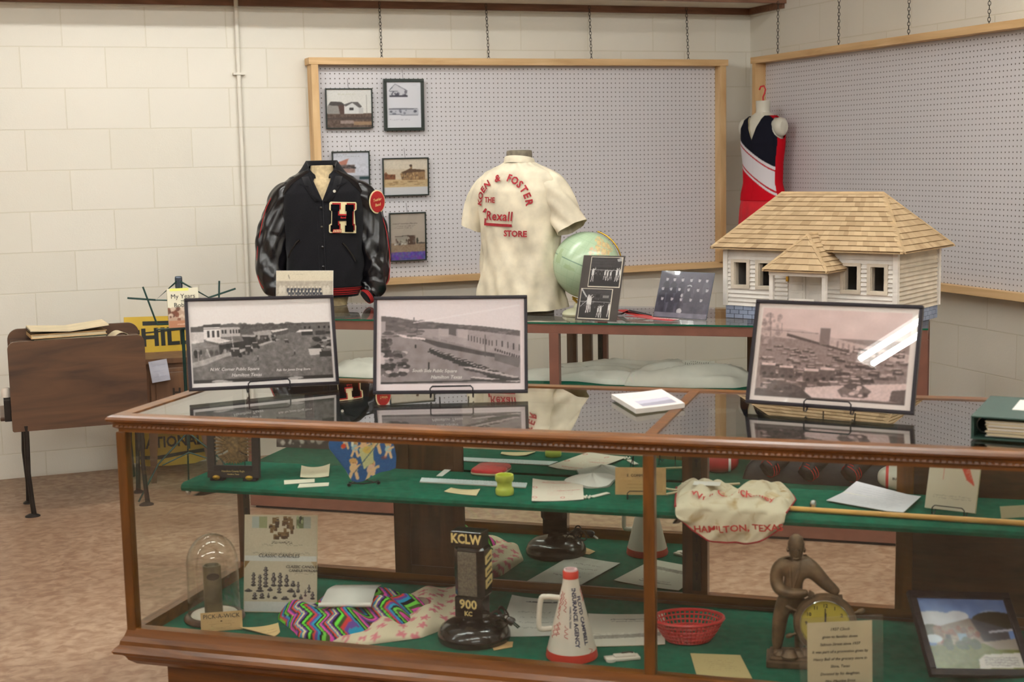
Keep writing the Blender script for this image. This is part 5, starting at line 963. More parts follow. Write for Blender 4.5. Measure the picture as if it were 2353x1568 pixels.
c.poly([(.35, .84), (.55, .80), (.97, .74), (.97, .92), (.35, .94)], K3(206)); c.poly([(.55, .85), (.6, .79), (.7, .78), (.76, .84), (.72, .91), (.58, .91)], K3(124)); c.ell(.65, .8, .06, .03, K3(100)); c.blobs(14, .57, .8, .74, .9, .014, .014, [K3(90), K3(180), K3(220)], 3); c.poly([(.88, .82), (.97, .8), (.97, .94), (.87, .92)], K3(110)); c.poly([(.03, .90), (.33, .86), (.4, .94), (.03, .95)], K3(92)); c.ell(.2, .86, .13, .05, K3(104)); c.blobs(12, .05, .84, .3, .92, .02, .012, [K3(190), K3(80)], 4)
c.noise(10, 3, 7, .35, .94); c.rect(.03, .935, .97, .955, K3(90)); W3 = (222, 212, 206); c.rect(0, 0, .03, 1, W3); c.rect(.965, 0, 1, 1, W3); c.rect(0, 0, 1, .05, W3); c.rect(0, .955, 1, 1, W3); c.noise(4, 1, 3); c.blur(2)
big_photo(1.5815, -4.4078, .9212, -48.8, 17.9, 0.4331, 0.2761, -.2, c, [], 'framed pinkish photo of crowded parked cars reflecting a ceiling lamp, on the oak case')
easel(1.5845, -4.4138, TOP + .0015, -48.8, .120, 'plain black wire easel under the rightmost street photo', 'wire easels for the street photos', twist=False, drop=.0122)
# booklet lying on the glass
def rot2(p, a): return (p[0] * math.cos(a) - p[1] * math.sin(a), p[0] * math.sin(a) + p[1] * math.cos(a))
def flat_quad(name, label, cat, pts, z, thick, mat, cv=None, group=None, curl=0.0, bend=None):
    """a sheet lying on a shelf; pts A-frame corners in order far-left, far-right, near-right, near-left"""
    cx = sum(p[0] for p in pts) / 4; cy = sum(p[1] for p in pts) / 4; w_ = A(cx, cy, z); q = [(p[0] - cx, p[1] - cy) for p in pts]
    t = thing(name, label, cat, w_.x, w_.y, w_.z, YA, group=group); N_ = 10
    def pt(u, v): a = [q[3][k] * (1 - u) + q[2][k] * u for k in (0, 1)]; b = [q[0][k] * (1 - u) + q[1][k] * u for k in (0, 1)]; return (a[0] * (1 - v) + b[0] * v, a[1] * (1 - v) + b[1] * v)
    def hh(u, v): return curl * (abs(2 * u - 1) ** 2.2) * (.4 + .6 * v) + (bend(u, v) if bend else 0)
    mb = MB(); tp = [[(*pt(i / N_, j / N_), thick + hh(i / N_, j / N_)) for i in range(N_ + 1)] for j in range(N_ + 1)]; bt = [[(p[0], p[1], p[2] - thick) for p in r_] for r_ in tp]
    V = [p for r_ in tp for p in r_] + [p for r_ in bt for p in r_]; n1 = N_ + 1; o_ = n1 * n1; F = []
    for j in range(N_):
        for i in range(N_): a = j * n1 + i; F += [(a, a + 1, a + n1 + 1, a + n1), (o_ + a, o_ + a + n1, o_ + a + n1 + 1, o_ + a + 1)]
    bd = [i for i in range(N_)] + [j * n1 + N_ for j in range(N_)] + [N_ * n1 + i for i in range(N_, 0, -1)] + [j * n1 for j in range(N_, 0, -1)]
    for k in range(len(bd)): a, b = bd[k], bd[(k + 1) % len(bd)]; F.append((a, o_ + a, o_ + b, b))
    mb.add(V, F, mat); mb.build('sheet', t, False)
    if cv is not None:
        def warp(co):
            u = (co[:, 0] + .5); v = co[:, 1]; out = np.zeros_like(co)
            for k in (0, 1): out[:, k] = (q[3][k] * (1 - u) + q[2][k] * u) * (1 - v) + (q[0][k] * (1 - u) + q[1][k] * u) * v
            out[:, 2] = np.array([hh(a, b) for a, b in zip(u, v)]) + thick + .0004; return out
        picture(cv, 1, 1, t, 'paperprint', 'print', flat=True, warp=warp)
    return t
def lines(w, h, bg, n, ink, x0=.1, x1=.9, y0=.2, y1=.85, seed=1, t=.006, al=.6):
    c = Canvas(w, h, bg); r = random.Random(seed)
    for k in range(n): c.scribble(x0 + r.uniform(0, .08), y0 + (y1 - y0) * k / max(1, n - 1), x1 - r.uniform(0, .15), t, ink, seed + k, al, .006)
    return c
c = lines(70, 60, (226, 216, 212), 3, (170, 160, 160), .1, .6, .15, .35); c.poly([(.2, .55), (.9, .5), (.9, .9), (.2, .9)], (186, 182, 196)); c.poly([(.2, .75), (.9, .68), (.9, .9), (.2, .9)], (150, 146, 158)); c.blur()
flat_quad('booklet', 'white softcover booklet lying on the oak case glass between the framed photos', 'booklet', [(1.269, .495), (1.387, .602), (1.488, .401), (1.381, .292)], TOP, .012, 'paper', c, curl=.002)
# ring binder
w_ = A(2.197, .135, TOP); t = thing('ring_binder', 'thick dark green ring binder lying at the right end of the oak case', 'binder', w_.x, w_.y, w_.z, YA - 10)
mb = MB(); mb.box(0, .30, 0, .29, 0, .003, 'binder', bv=.001); mb.box(0, .30, 0, .29, .050, .0535, 'binder', bv=.001); mb.box(-.002, .003, 0, .29, 0, .0535, 'binder', bv=.001) if False else None; mb.build('cover', t)
mb = MB(); mb.box(.0, .006, .006, .285, .003, .050, 'binder'); mb.build('spine', t)
mb = MB(); r = random.Random(1)
for k in range(14): o_ = r.uniform(0, .008); mb.box(.03 + o_, .285 - o_, .008 + r.uniform(0, .006), .28, .006 + k * .0026, .0083 + k * .0026, 'cream' if k % 3 else 'paper')
mb.build('page_block', t); mb = MB()
for y in (.05, .145, .24): mb = MB(); mb.tube([(.022 + .016 * math.cos(a), y, .026 + .018 * math.sin(a)) for a in [k * math.pi / 8 for k in range(16)]], .0016, 'chrome', 6, closed=True); mb.build('binder_ring', t, True)
mb = MB(); mb.box(.075, .25, .11, .25, .0536, .0542, 'paper'); mb.build('cover_label', t)
# ================================================================== OAK CASE, FELT SHELF
ZS = SHELF + .0008
def Y3(s, t_, z): p = A(s, t_, z); return p.x, p.y, p.z
# eagle plaque
t = thing('eagle_plaque', 'black frame holding a carved tan eagle ornament at the left end of the felt shelf', 'plaque', .240, -3.356, ZS + .008, -28.6, 4)
mb = MB(); W_, H_ = .158, .205; frame_rect(mb, W_, H_, .022, -.008, .008, M('charcoal_frame', (46, 42, 44), .5), .001); mb.box(-W_ / 2 + .02, W_ / 2 - .02, -.008, .008, .02, .036, MT['ink'] if False else 'ink'); mb.build('frame', t)
text_on(t, 'Hamilton County Eagle', .0075, 'goldletter', 0, .020, -.0088); text_on(t, 'Hamilton, Texas', .0055, 'goldletter', 0, .011, -.0088)
eg = M('carved_tan_wood', (122, 98, 66), .6, var=.2, scale=120)
mb = MB(); r = random.Random(3)
mb.lathe([(.001, -.030), (.012, -.026), (.019, -.005), (.017, .018), (.010, .034), (.012, .044), (.009, .052), (.001, .056)], eg, 24, Matrix.Translation((0, -.002, .092)) @ Matrix.Scale(.5, 4, (0, 1, 0))); mb.tube([(0, -.008, .14), (.006, -.012, .138), (.008, -.014, .131)], [.005, .004, .001], eg, 8); mb.build('eagle_body', t, True)
for sg in (-1, 1):
    mb = MB()
    for k in range(11):
        a = math.radians(98 - k * 13); L_ = .062 - .002 * abs(k - 4); x0, z0 = sg * .012, .118 - k * .0028; mb.tube([(x0, -.003, z0), (x0 + sg * L_ * .55 * math.cos(a * .8), -.004, z0 + L_ * .55 * math.sin(a)), (x0 + sg * L_ * math.cos(a * .72) * .95, -.002, z0 + L_ * math.sin(a) * .8)], [.0035, .0045, .0015], eg, 6)
    mb.build('wing', t, True)
mb = MB()
for k in range(15): a = math.radians(200 + k * 10); mb.tube([(0, 0, .082), (.026 * math.cos(a), -.003, .072 + .018 * math.sin(a)), (.050 * math.cos(a), -.001, .074 + .034 * math.sin(a))], [.003, .006, .002], eg, 6)
mb.build('tail', t, True); mb = MB()
for x in (-.066, -.034, .034, .066): mb.tube([(x, -.0, .036), (x, -.0, .185)], .0011, 'wire', 5)
mb.build('support_wire', t)
for x in (-.05, .05):
    mb = MB(); mb.lathe([(.001, 0), (.011, .001), (.011, .005), (.001, .007)], 'brass', 16, Matrix.Translation((x, -.010, .002))  @ Matrix.Rotation(math.pi / 2, 4, 'X') @ Matrix.Scale(.6, 4, (0, 1, 0))); mb.box(x - .02, x + .02, -.012, .014, -.008, -.001, 'ink'); mb.build('foot', t)
mb = MB(); mb.box(-.008, .012, -.0, .002, .165, .195, 'paper'); mb.build('paper_tag', t)
g = 'small paper cards on the felt shelf'
flat_quad('note_card', 'cream ruled card on the felt shelf, largest of three by the eagle plaque', 'card', [(.277, .601), (.353, .642), (.411, .505), (.332, .477)], ZS, .0008, 'cream', lines(40, 40, (214, 204, 176), 1, (120, 100, 90), .35, .7, .5, .5, t=.01), curl=.008, group=g)
flat_quad('note_card', 'narrow white printed slip on the felt shelf, left of two by the eagle plaque', 'card', [(.298, .439), (.379, .476), (.397, .437), (.322, .392)], ZS, .0008, 'paper', lines(50, 14, (214, 206, 186), 1, (80, 76, 76), .1, .9, .5, .5), group=g)
flat_quad('note_card', 'narrow white slip nearest the felt shelf edge left of the cherub fan', 'card', [(.363, .407), (.441, .441), (.457, .402), (.379, .362)], ZS, .0008, 'paper', lines(50, 14, (214, 206, 186), 1, (150, 146, 140), .2, .8, .5, .5), group=g)
# heart shaped fan with cherubs (plain generic figures)
fx = A(.548, .452, ZS); t = thing('paper_fan', 'blue heart shaped paper fan printed with pink cherub babies', 'fan', fx.x, fx.y, fx.z + .012, facing(fx.x, fx.y) + 6, 12)
FO = [(-.038, .0), (-.022, -.006), (-.004, -.004), (.02, .008), (.045, .018), (.075, .022), (.092, .028), (.096, .06), (.092, .09), (.078, .125), (.05, .15), (.01, .158), (-.02, .150), (-.05, .155), (-.085, .138), (-.098, .11), (-.096, .095), (-.082, .075), (-.064, .055), (-.052, .03)]
cv = Canvas(190, 170, (36, 84, 140)); U = lambda x, z: ((x + .10) / .20, (.16 - z) / .17)
def baby(x, z, s, cloth, hair=(206, 160, 96)):
    X, Z = U(x, z); sk = (230, 184, 142); cv.ell(X, Z, .055 * s, .065 * s, sk); cv.ell(X - .01 * s, Z - .03 * s, .055 * s, .045 * s, hair); cv.ell(X - .005 * s, Z + .10 * s, .06 * s, .08 * s, cloth); cv.line(X, Z + .1 * s, X + .09 * s, Z + .05 * s, .018 * s, sk); cv.line(X - .03 * s, Z + .15 * s, X - .07 * s, Z + .25 * s, .022 * s, sk); cv.line(X + .02 * s, Z + .16 * s, X + .04 * s, Z + .27 * s, .022 * s, sk); cv.ell(X + .02 * s, Z + .005, .006, .008, (110, 70, 60)); cv.ell(X - .01 * s, Z + .005, .006, .008, (110, 70, 60)); cv.ell(X + .035 * s, Z + .02 * s, .014 * s, .012 * s, (224, 140, 120))
baby(-.048, .128, .75, (150, 170, 190)); cv.ell(*U(-.055, .10), .035, .04, (206, 70, 40)); baby(-.022, .105, .8, (160, 186, 196)); baby(.004, .11, .9, (226, 180, 140)); baby(.040, .128, 1.15, (206, 196, 150)); baby(.074, .096, .8, (170, 190, 190)); baby(-.028, .052, 1.0, (226, 184, 140), (214, 160, 100)); baby(.022, .045, 1.1, (224, 176, 150)); cv.poly([U(-.012, .09), U(.03, .1), U(.03, .05), U(-.0, .03)], (196, 190, 140)); cv.ell(*U(.012, .085), .06, .06, (214, 176, 90)); cv.line(*U(.012, .085), *U(.085, .145), .012, (196, 160, 110)); cv.line(*U(-.02, .155), *U(-.03, .10), .018, (226, 222, 206)); cv.line(*U(.088, .15), *U(-.03, .02), .006, (60, 80, 100)); cv.ell(*U(.06, .06), .05, .03, (150, 60, 60), .6)
cv.noise(8, 2, 3); cv.blur(2)
mb = MB(); n = len(FO); 
def fan_front(parent):
    me = D.meshes.new('fan_face'); bm = bmesh.new(); f = bm.faces.new([bm.verts.new((x, 0, z)) for x, z in FO]); bmesh.ops.triangulate(bm, faces=[f])
    for ax, lo, hi in ((0, -.1, .1), (2, -.01, .16)):
        k = lo
        while k < hi:
            co = [0, 0, 0]; no = [0, 0, 0]; co[ax] = k; no[ax] = 1; bmesh.ops.bisect_plane(bm, geom=bm.verts[:] + bm.edges[:] + bm.faces[:], plane_co=co, plane_no=no); k += .002
    bm.to_mesh(me); bm.free(); me.materials.append(MT['paperprint']); ca = me.color_attributes.new('Col', 'FLOAT_COLOR', 'POINT'); arr = np.ones((len(me.vertices), 4))
    for i, v in enumerate(me.vertices):
        X, Z = U(v.co.x, v.co.z); arr[i, :3] = srgb(np.clip(cv.a[min(max(int(Z * cv.h), 0), cv.h - 1), min(max(int(X * cv.w), 0), cv.w - 1)], 0, 255) / 255)
    ca.data.foreach_set('color', arr.ravel()); o = D.objects.new('printed_face', me); COL.objects.link(o); o.parent = parent
fan_front(t); mb = MB(); mb.prism(FO, .0006, .0026, 'cream'); mb.build('card', t)
ft = A(.548, .440, ZS); t = thing('wire_easel', 'small black wire stand holding up the blue paper fan', 'easel', ft.x, ft.y, ft.z, facing(ft.x, ft.y) + 6)
mb = MB(); mb.tube([(-.042, -.012, .014), (-.03, -.014, .010), (0, -.014, .006), (.03, -.014, .008), (.044, -.012, .012)], .0017, 'wire', 6); 
for x in (-.042, .044): mb.lathe([(.001, -.005), (.005, -.003), (.005, .003), (.001, .005)], 'wire', 10, Matrix.Translation((x, -.012, .0055)))
mb.tube([(-.04, -.010, .003), (-.02, .05, .002), (.02, .05, .002), (.042, -.010, .003)], .0016, 'wire', 6); mb.build('stand', t, True)
# ruler, glasses case, cards, cup, letter, papers, key
c = Canvas(260, 24, (206, 214, 214)); 
for k in range(96): c.rect(.015 + k / 99, 0, .0165 + k / 99, .16 if k % 8 else .3, (90, 96, 110))
c.scribble(.35, .6, .7, .0012, (60, 70, 100), 4, .9, .04); c.rect(.0, .93, 1, 1, (170, 178, 180))
flat_quad('ruler', 'pale flat ruler lying across the felt shelf behind the yellow cup', 'ruler', [(.685, .553), (1.006, .555), (1.018, .500), (.698, .502)], ZS, .002, 'plastic_white', c)
w_ = A(.860, .654, ZS); t = thing('glasses_case', 'red glasses case with a cream edge lying on the felt shelf', 'case', w_.x, w_.y, w_.z, YA)
ol = [(.052 * math.copysign(abs(math.cos(a)) ** .5, math.cos(a)), .04 * math.copysign(abs(math.sin(a)) ** .6, math.sin(a))) for a in [k * math.pi / 20 for k in range(40)]]
mb = MB(); mb.rings([[(x * k, y * k, z) for x, y in ol] for k, z in ((.9, .0), (1, .004), (1, .008))], 'cream'); mb.build('edge', t, True); mb = MB(); mb.rings([[(x * k, y * k, z) for x, y in ol] for k, z in ((.98, .0082), (.99, .012), (.93, .0165), (.8, .018))], 'redglossy'); mb.build('case', t, True)
flat_quad('note_card', 'small blank white slip lying left of the red glasses case', 'card', [(.711, .685), (.732, .686), (.736, .589), (.718, .587)], ZS, .0008, 'paper', group=g)
w_ = A(.981, .420, ZS); t = thing('plastic_cup', 'pale yellow waisted plastic cup on the felt shelf', 'cup', w_.x, w_.y, w_.z); mb = MB(); mb.lathe([(.001, 0), (.024, .0), (.0255, .003), (.0255, .014), (.0235, .018), (.0205, .022), (.0205, .034), (.0235, .038), (.0258, .042), (.0258, .053), (.0245, .056), (.022, .055), (.021, .045), (.001, .043)], 'yellowglow', 36); mb.build('cup', t, True)
c = lines(50, 30, (206, 186, 146), 3, (140, 116, 80), .1, .9, .25, .75); c.line(.05, .08, .95, .08, .006, (130, 100, 70)); flat_quad('ticket', 'small tan printed ticket lying in front of the ruler', 'card', [(.816, .442), (.901, .445), (.912, .379), (.808, .405)], ZS, .001, 'cream', c, group=g, curl=.004)
c = Canvas(90, 110, (218, 204, 188)); R_ = (196, 96, 92); c.scribble(.3, .06, .8, .006, R_, 1); c.scribble(.2, .13, .85, .012, R_, 2, .7)
for k in range(7): c.scribble(.3, .3 + k * .07, .8, .004, R_, 3 + k, .5)
for x, y in ((.06, .4), (.06, .85), (.6, .86)): c.ell(x, y, .05, .05, R_, .6); c.ell(x, y, .025, .03, (218, 204, 188))
c.scribble(.5, .52, .95, .009, R_, 9, .8); flat_quad('letterhead', 'pinkish letterhead sheet with red printing lying on the felt shelf', 'paper', [(1.012, .591), (1.155, .611), (1.212, .399), (1.079, .351)], ZS, .001, 'paper', c, curl=.006)
w_ = A(0, 0, ZS)
t = thing('folded_papers', 'loosely folded white papers behind the pinkish letterhead', 'paper', w_.x, w_.y, w_.z, YA); mb = MB(); polar_patch(mb, [(1.10, .60), (1.14, .70), (1.24, .695), (1.245, .56), (1.19, .53)], lambda fr, th, x, y: .018 * (1 - fr) + .006 * abs(math.sin(th * 2 + .4)) + .002, 'paper', 5, n=40); mb.build('sheet', t)
w_ = A(1.235, .452, ZS); t = thing('key_tag', 'small clear plastic tag with beads on the felt shelf', 'tag', w_.x, w_.y, w_.z, YA + 58); mb = MB(); mb.box(-.02, .045, -.008, .008, 0, .003, 'plastic_white', bv=.001); mb.build('tag', t); mb = MB()
for k in range(5): a = k * 1.1; mb.lathe([(.001, -.004), (.0042, 0), (.001, .004)], 'plastic_white', 10, Matrix.Translation((-.035 + .009 * math.cos(a), .009 * math.sin(a), .004)))
mb.build('bead', t, True)
t = thing('community_card', 'tan printed card standing on a wire easel beside the case mullion', 'card', 1.220, -4.063, ZS + .012, -27.1, 10.3); mb = MB(); mb.box(-.0685, .0685, 0, .0015, 0, .074, 'tan'); mb.build('card', t)
mb = MB(); add_text(mb, 'E. COMMUNITY', .0105, 'ink', Matrix.Translation((0, -.0008, .052)), ext=.0002); mb.build('lettering', t, recalc=False); c = lines(90, 40, (196, 158, 108), 4, (120, 86, 56), .15, .9, .1, .9, t=.004); picture(c, .12, .034, t, 'paperprint', 'print', z=.006, y=-.0006)
easel(1.221, -4.067, ZS, -27.1, .075, 'small black wire easel holding the tan community card', 'small wire easels on the felt shelf', drop=.012, lip=.016, twist=False, depth=.05, r=.0014)
# drawstring money bag
bag_o = [(1.455, .520), (1.43, .60), (1.47, .60), (1.52, .632), (1.565, .690), (1.60, .68), (1.623, .715), (1.673, .66), (1.70, .68), (1.735, .613), (1.765, .551), (1.775, .45), (1.760, .37), (1.745, .335), (1.50, .335), (1.47, .42)]
w_ = A(0, 0, ZS); t = thing('drawstring_bag', 'stained cream drawstring bag with red edges drooping over the felt shelf', 'bag', w_.x, w_.y, w_.z, YA)
bagm, nt__, p__, N__, L__ = newmat('stained_muslin'); cc_, _, _ = noise_mix(nt__, lin(178, 146, 100), lin(214, 200, 174), 16, 6, (1, 1, 1), .8, (.28, .46)); L__.new(cc_, p__.inputs['Base Color']); p__.inputs['Roughness'].default_value = .9; bump(nt__, _ if False else cc_, .2, .003); MT['bagm'] = bagm
def flap(u, v):
    """v 0..1 down the hanging part in front of the shelf"""
    s = 1.475 + .285 * u; dep = .070 * (max(0, 1 - (abs(u - .52) / .54) ** 2.3)) ** .8; w1 = .010 * math.sin(u * 15 + v * 3) * (.4 + v) + .004 * math.sin(u * 37 + v * 9)
    return (s + .02 * v * (.5 - u), .331 - .016 * math.sin(min(1, v * 1.6) * 1.57) - w1 * .7, .012 * math.cos(min(1, v * 3) * 1.57) - dep * v)
def lying(u, v):
    """v 0 at the shelf front .. 1 at the far edge of the part lying on the felt"""
    far = .60 + .045 * math.sin(u * 9 + .5) + .03 * math.sin(u * 21) + .05 * u * (1 - u) * 2 - .10 * max(0, u - .86) / .14 - .03 * max(0, .1 - u) / .1
    s = 1.475 + .285 * u + v * (-.045 * (1 - u) + .005 * u); y = .331 + (far - .331) * v
    puff = (max(0, 1 - abs(2 * u - 1) ** 5) * max(0, 1 - v ** 6)) ** .5
    return (s, y, .012 * (1 - v) + puff * (.030 + .010 * math.sin(u * 17 + 4 * v) * math.sin(v * 9 + u * 3) + .006 * math.sin(u * 31 - v * 14)) * min(1, v * 5) + .002)
rows_ = [[lying(i / 56, j / 22) for i in range(57)] for j in range(22, -1, -1)] + [[flap(i / 56, j / 18) for i in range(57)] for j in range(1, 19)]
mb = MB(); mb.rings(rows_, 'bagm', False, False, closed=False); mb.build('cloth', t, 'all')
mb = MB(); mb.tube([Vector(flap(i / 40, 1)) + Vector((0, -.001, 0)) for i in range(41)], .0022, 'redthread', 6); mb.tube([lying(0, v) for v in np.linspace(1, 0, 12)], .0032, 'redthread', 6); mb.tube([lying(u, 1) for u in np.linspace(.35, 1, 24)], .0022, 'redthread', 6); mb.tube([lying(1, v) for v in np.linspace(1, 0, 10)], .0022, 'redthread', 6); mb.build('red_hem', t, True)
def bag_text(s_, sz, x, y, rot, bold):
    mb = MB(); add_text(mb, s_, sz, 'redink', Matrix.Translation((x, y, 0)) @ Matrix.Rotation(rot, 4, 'Z'), flat=True, ext=0, bold=bold)
    cxx, cyy = sum(p[0] for p in bag_o) / len(bag_o), sum(p[1] for p in bag_o) / len(bag_o)
    mb.v = [(p[0], p[1], .047) for p in mb.v]; return mb
mb = MB(); add_text(mb, 'HAMILTON, TEXAS', .027, 'redink', Matrix.Rotation(-.10, 4, 'Y'), ext=0, bold=.0006); mb.v = [(1.640 + p[0], flap(max(0, min(1, (1.640 + p[0] - 1.475) / .285)), .4)[1] - .006, -.030 + p[2] * .9) for p in mb.v]; mb.build('lettering', t, recalc=False)
mb = MB(); add_text(mb, 'Wm. C. McKinley', .030, 'redink', Matrix.Translation((1.615, 0, .385)) @ Matrix.Rotation(-.05, 4, 'Y'), ext=0, bold=.0005)
def bag_top(x, y): u = (x - 1.475) / .285; v = (y - .331) / .27; return lying(max(0, min(1, u)), max(0, min(1, v)))[2]
o = conform_mesh(mb, lambda x, z: bag_top(x, z) + .002, t, 'lettering', .006)
for v in o.data.vertices: v.co = (v.co.x, v.co.z, v.co.y)
for P in ([(1.31, .60, .014), (1.35, .585, .014), (1.40, .545, .010), (1.45, .53, .010), (1.50, .57, .016), (1.55, .60, .014), (1.60, .63, .012)], [(1.42, .49, .006), (1.47, .52, .012), (1.52, .55, .018), (1.49, .60, .014), (1.44, .62, .006)]):
    mb = MB(); mb.tube([tuple(p) for p in catmull(P, 6)], .0035, 'cream', 7); mb.build('drawstring', t, True)
w_ = A(1.535, .47, ZS + .046); t = thing('bag_label', 'blank white label lying on the drawstring bag', 'label', w_.x, w_.y, w_.z, YA + 4); mb = MB(); mb.box(-.036, .036, -.022, .022, 0, .001, 'paper'); mb.build('label', t)
w_ = A(1.817, .450, ZS); t = thing('thimble', 'small silver thimble on the felt shelf right of the bag', 'thimble', w_.x, w_.y, w_.z); mb = MB(); mb.lathe([(.009, 0), (.0095, .001), (.009, .0025), (.0085, .010), (.007, .018), (.004, .0205), (.001, .021)], 'chrome', 24); mb.build('thimble', t, True)
mb = MB(); a, b = A(1.755, .402, ZS + .0075), A(2.60, .372, ZS + .0075); d = (b - a); mb.tube([a + Vector((0, 0, 0)), a + d * .012, a + d * .5, b], [.0035, .0068, .0072, .0072], 'pencil', 10); o = mb.build('wooden_stick', None, True); tag(o, 'long yellow wooden stick lying along the front edge of the felt shelf', 'stick')
w_ = A(0, 0, ZS); c = None
t = flat_quad('folded_letter', 'white letter with one raised corner lying right of the thimble', 'paper', [(1.912, .70), (2.085, .60), (2.045, .419), (1.845, .52)], ZS, .001, 'paper', lines(60, 60, (216, 212, 218), 9, (170, 168, 180), .12, .9, .15, .85), bend=lambda u, v: .03 * max(0, v - .55) * (1 - u) + .02 * max(0, u - .8) + .004)
t = thing('pamphlet', 'white pamphlet with a red corner design standing on the felt shelf at right', 'pamphlet', 1.859, -4.542, ZS + .012, -52.4, 22); mb = MB(); mb.box(-.0635, .0635, 0, .010, 0, .150, 'cream'); mb.build('pages', t)
c = Canvas(80, 96, (216, 204, 184)); 
for k in range(5): c.line(.58 + k * .05, .12 + k * .03, .78 + k * .035, .46 + .02 * k, .012, (206, 84, 66))
c.line(.32, .05, .30, .5, .006, (206, 120, 106)); c.scribble(.15, .76, .9, .004, (150, 140, 126)); c.scribble(.15, .80, .9, .004, (150, 140, 126), 3); c.blur(); picture(c, .127, .150, t, 'paperprint', 'cover', y=-.0006)
easel(1.857, -4.548, ZS, -52.4, .080, 'small black wire easel holding the white pamphlet', 'small wire easels on the felt shelf', drop=.012, lip=.016, twist=False, depth=.11, r=.0015)
w_ = A(2.30, .455, ZS); t = thing('place_card', 'small folded white card at the far right of the felt shelf', 'card', w_.x, w_.y, w_.z, YA + 25, 18); mb = MB(); mb.box(-.02, .06, 0, .001, 0, .03, 'cream'); mb.build('card', t)
# ================================================================== OAK CASE, BOTTOM DECK
ZD = DECK + .0008
w_ = A(.167, .232, ZD)
t = thing('glass_dome', 'clear glass dome on a round dark base covering a candle', 'dome', w_.x, w_.y, w_.z); mb = MB(); mb.lathe([(.001, 0), (.083, 0), (.086, .004), (.084, .010), (.078, .014), (.001, .014)], 'walnut', 48); mb.build('base', t, True)
mb = MB(); mb.lathe([(.066, .0142), (.064, .0165), (.001, .0168)], 'plastic_white', 40); mb.build('dome_liner', t, True)
pf = [(.073, .015), (.0735, .02), (.0725, .16)] + [(.0725 * math.cos(a), .16 + .088 * math.sin(a)) for a in [k * math.pi / 32 for k in range(1, 16)]] + [(.001, .248)]
mb = MB(); mb.lathe(pf, 'clear', 56, cap=False); pf2 = [(r_ - .002 if r_ > .003 else r_, z - .001) for r_, z in pf]; mb.lathe(pf2, 'clear', 56, cap=False); mb.build('dome', t, 'all')
w2 = A(.165, .232, ZD + .017); t = thing('pillar_candle', 'brown hollowed pillar candle standing inside the glass dome', 'candle', w2.x, w2.y, w2.z); mb = MB(); mb.lathe([(.001, 0), (.0255, 0), (.0255, .134), (.0245, .139), (.021, .140), (.018, .132), (.001, .131)], 'wax', 40); mb.build('candle', t, True)
fy = facing(w2.x, w2.y); mb = MB(); T = Matrix.Rotation(math.radians(fy), 4, 'Z') @ Matrix.Translation((.002, -.0245, .112)) @ Matrix.Rotation(math.pi / 2, 4, 'X'); mb.lathe([(.016, -.001), (.0175, .001), (.016, .003), (.010, .0022), (.001, .0015)], 'dark', 28, T @ Matrix.Scale(.62, 4, (0, 1, 0))); mb.build('hollow', t, True)
t = thing('brand_card', 'tan card lettered in old type leaning in front of the glass dome', 'card', .146, -3.624, ZD, -10.2, 10.2); mb = MB(); mb.box(-.0565, .0565, 0, .0014, 0, .052, 'tan'); mb.build('card', t); text_on(t, 'PICK-A-WICK', .0165, 'ink', 0, .040, -.0006)
c = lines(80, 36, (198, 160, 112), 4, (130, 96, 66), .1, .9, .2, .9, t=.003); c.ell(.5, .6, .28, .22, (150, 116, 80), .5); c.ell(.5, .6, .26, .19, (198, 160, 112)); c.rect(.47, .1, .52, .22, (60, 40, 30)); picture(c, .10, .028, t, 'paperprint', 'print', z=.003, y=-.0006)
flat_quad('torn_note', 'torn tan handwritten paper lying beside the card at the glass dome', 'paper', [(.276, .165), (.371, .222), (.405, .165), (.405, .128)], ZD, .0008, 'tan', lines(50, 30, (206, 176, 126), 3, (130, 100, 66), .15, .9, .3, .75), curl=.006)
# classic candles sheet
t = thing('advert_sheet', 'cream advertising sheet of candles and candle holders in a clear stand', 'poster', .325, -3.536, ZD + .001, -26.8, 10.7)
c = Canvas(170, 218, (206, 192, 168)); c.rect(0, .42, 1, .475, (216, 214, 208)); c.rect(0, .90, 1, 1, (214, 212, 208)); c.poly([(0, .475), (.08, .475), (0, .56)], (150, 116, 70)); c.poly([(1, .475), (.92, .475), (1, .56)], (170, 136, 90), .6)
c.rect(.1, .015, .2, .135, (178, 184, 176)); c.rect(.2, .015, .31, .135, (156, 160, 118)); c.rect(.72, .015, .82, .135, (112, 122, 84)); c.blobs(8, .73, .02, .8, .13, .014, .02, [(50, 50, 40), (180, 190, 150)], 3); c.rect(.82, .015, .92, .135, (168, 172, 162)); r = random.Random(3)
for k in range(32): x, y = r.uniform(.36, .66), r.uniform(.03, .24); w0 = r.uniform(.018, .032); c.rect(x - w0, y - r.uniform(.01, .05), x + w0, y + .02, r.choice([(96, 66, 40), (70, 46, 30), (124, 92, 56), (84, 58, 36)])); c.ell(x, y - .02, w0, .007, (134, 104, 64))
c.scribble(.38, .27, .66, .003, (120, 108, 96)); c.scribble(.38, .285, .66, .005, (90, 80, 70), 2); c.scribble(.25, .31, .4, .003, (130, 120, 104), 3); c.scribble(.58, .31, .8, .003, (130, 120, 104), 4); c.scribble(.12, .395, .9, .003, (120, 108, 96), 7)
def holder(x, y, w0, h0, k):
    for j in range(k): yy = y - h0 + h0 * (j + .5) / k; c.ell(x, yy, w0 * (1 if j % 2 else .62), h0 / k * .62, (70, 62, 66)); c.ell(x - w0 * .2, yy, w0 * .3, h0 / k * .3, (150, 142, 138))
    c.ell(x, y, w0 * 1.15, .012, (60, 54, 58))
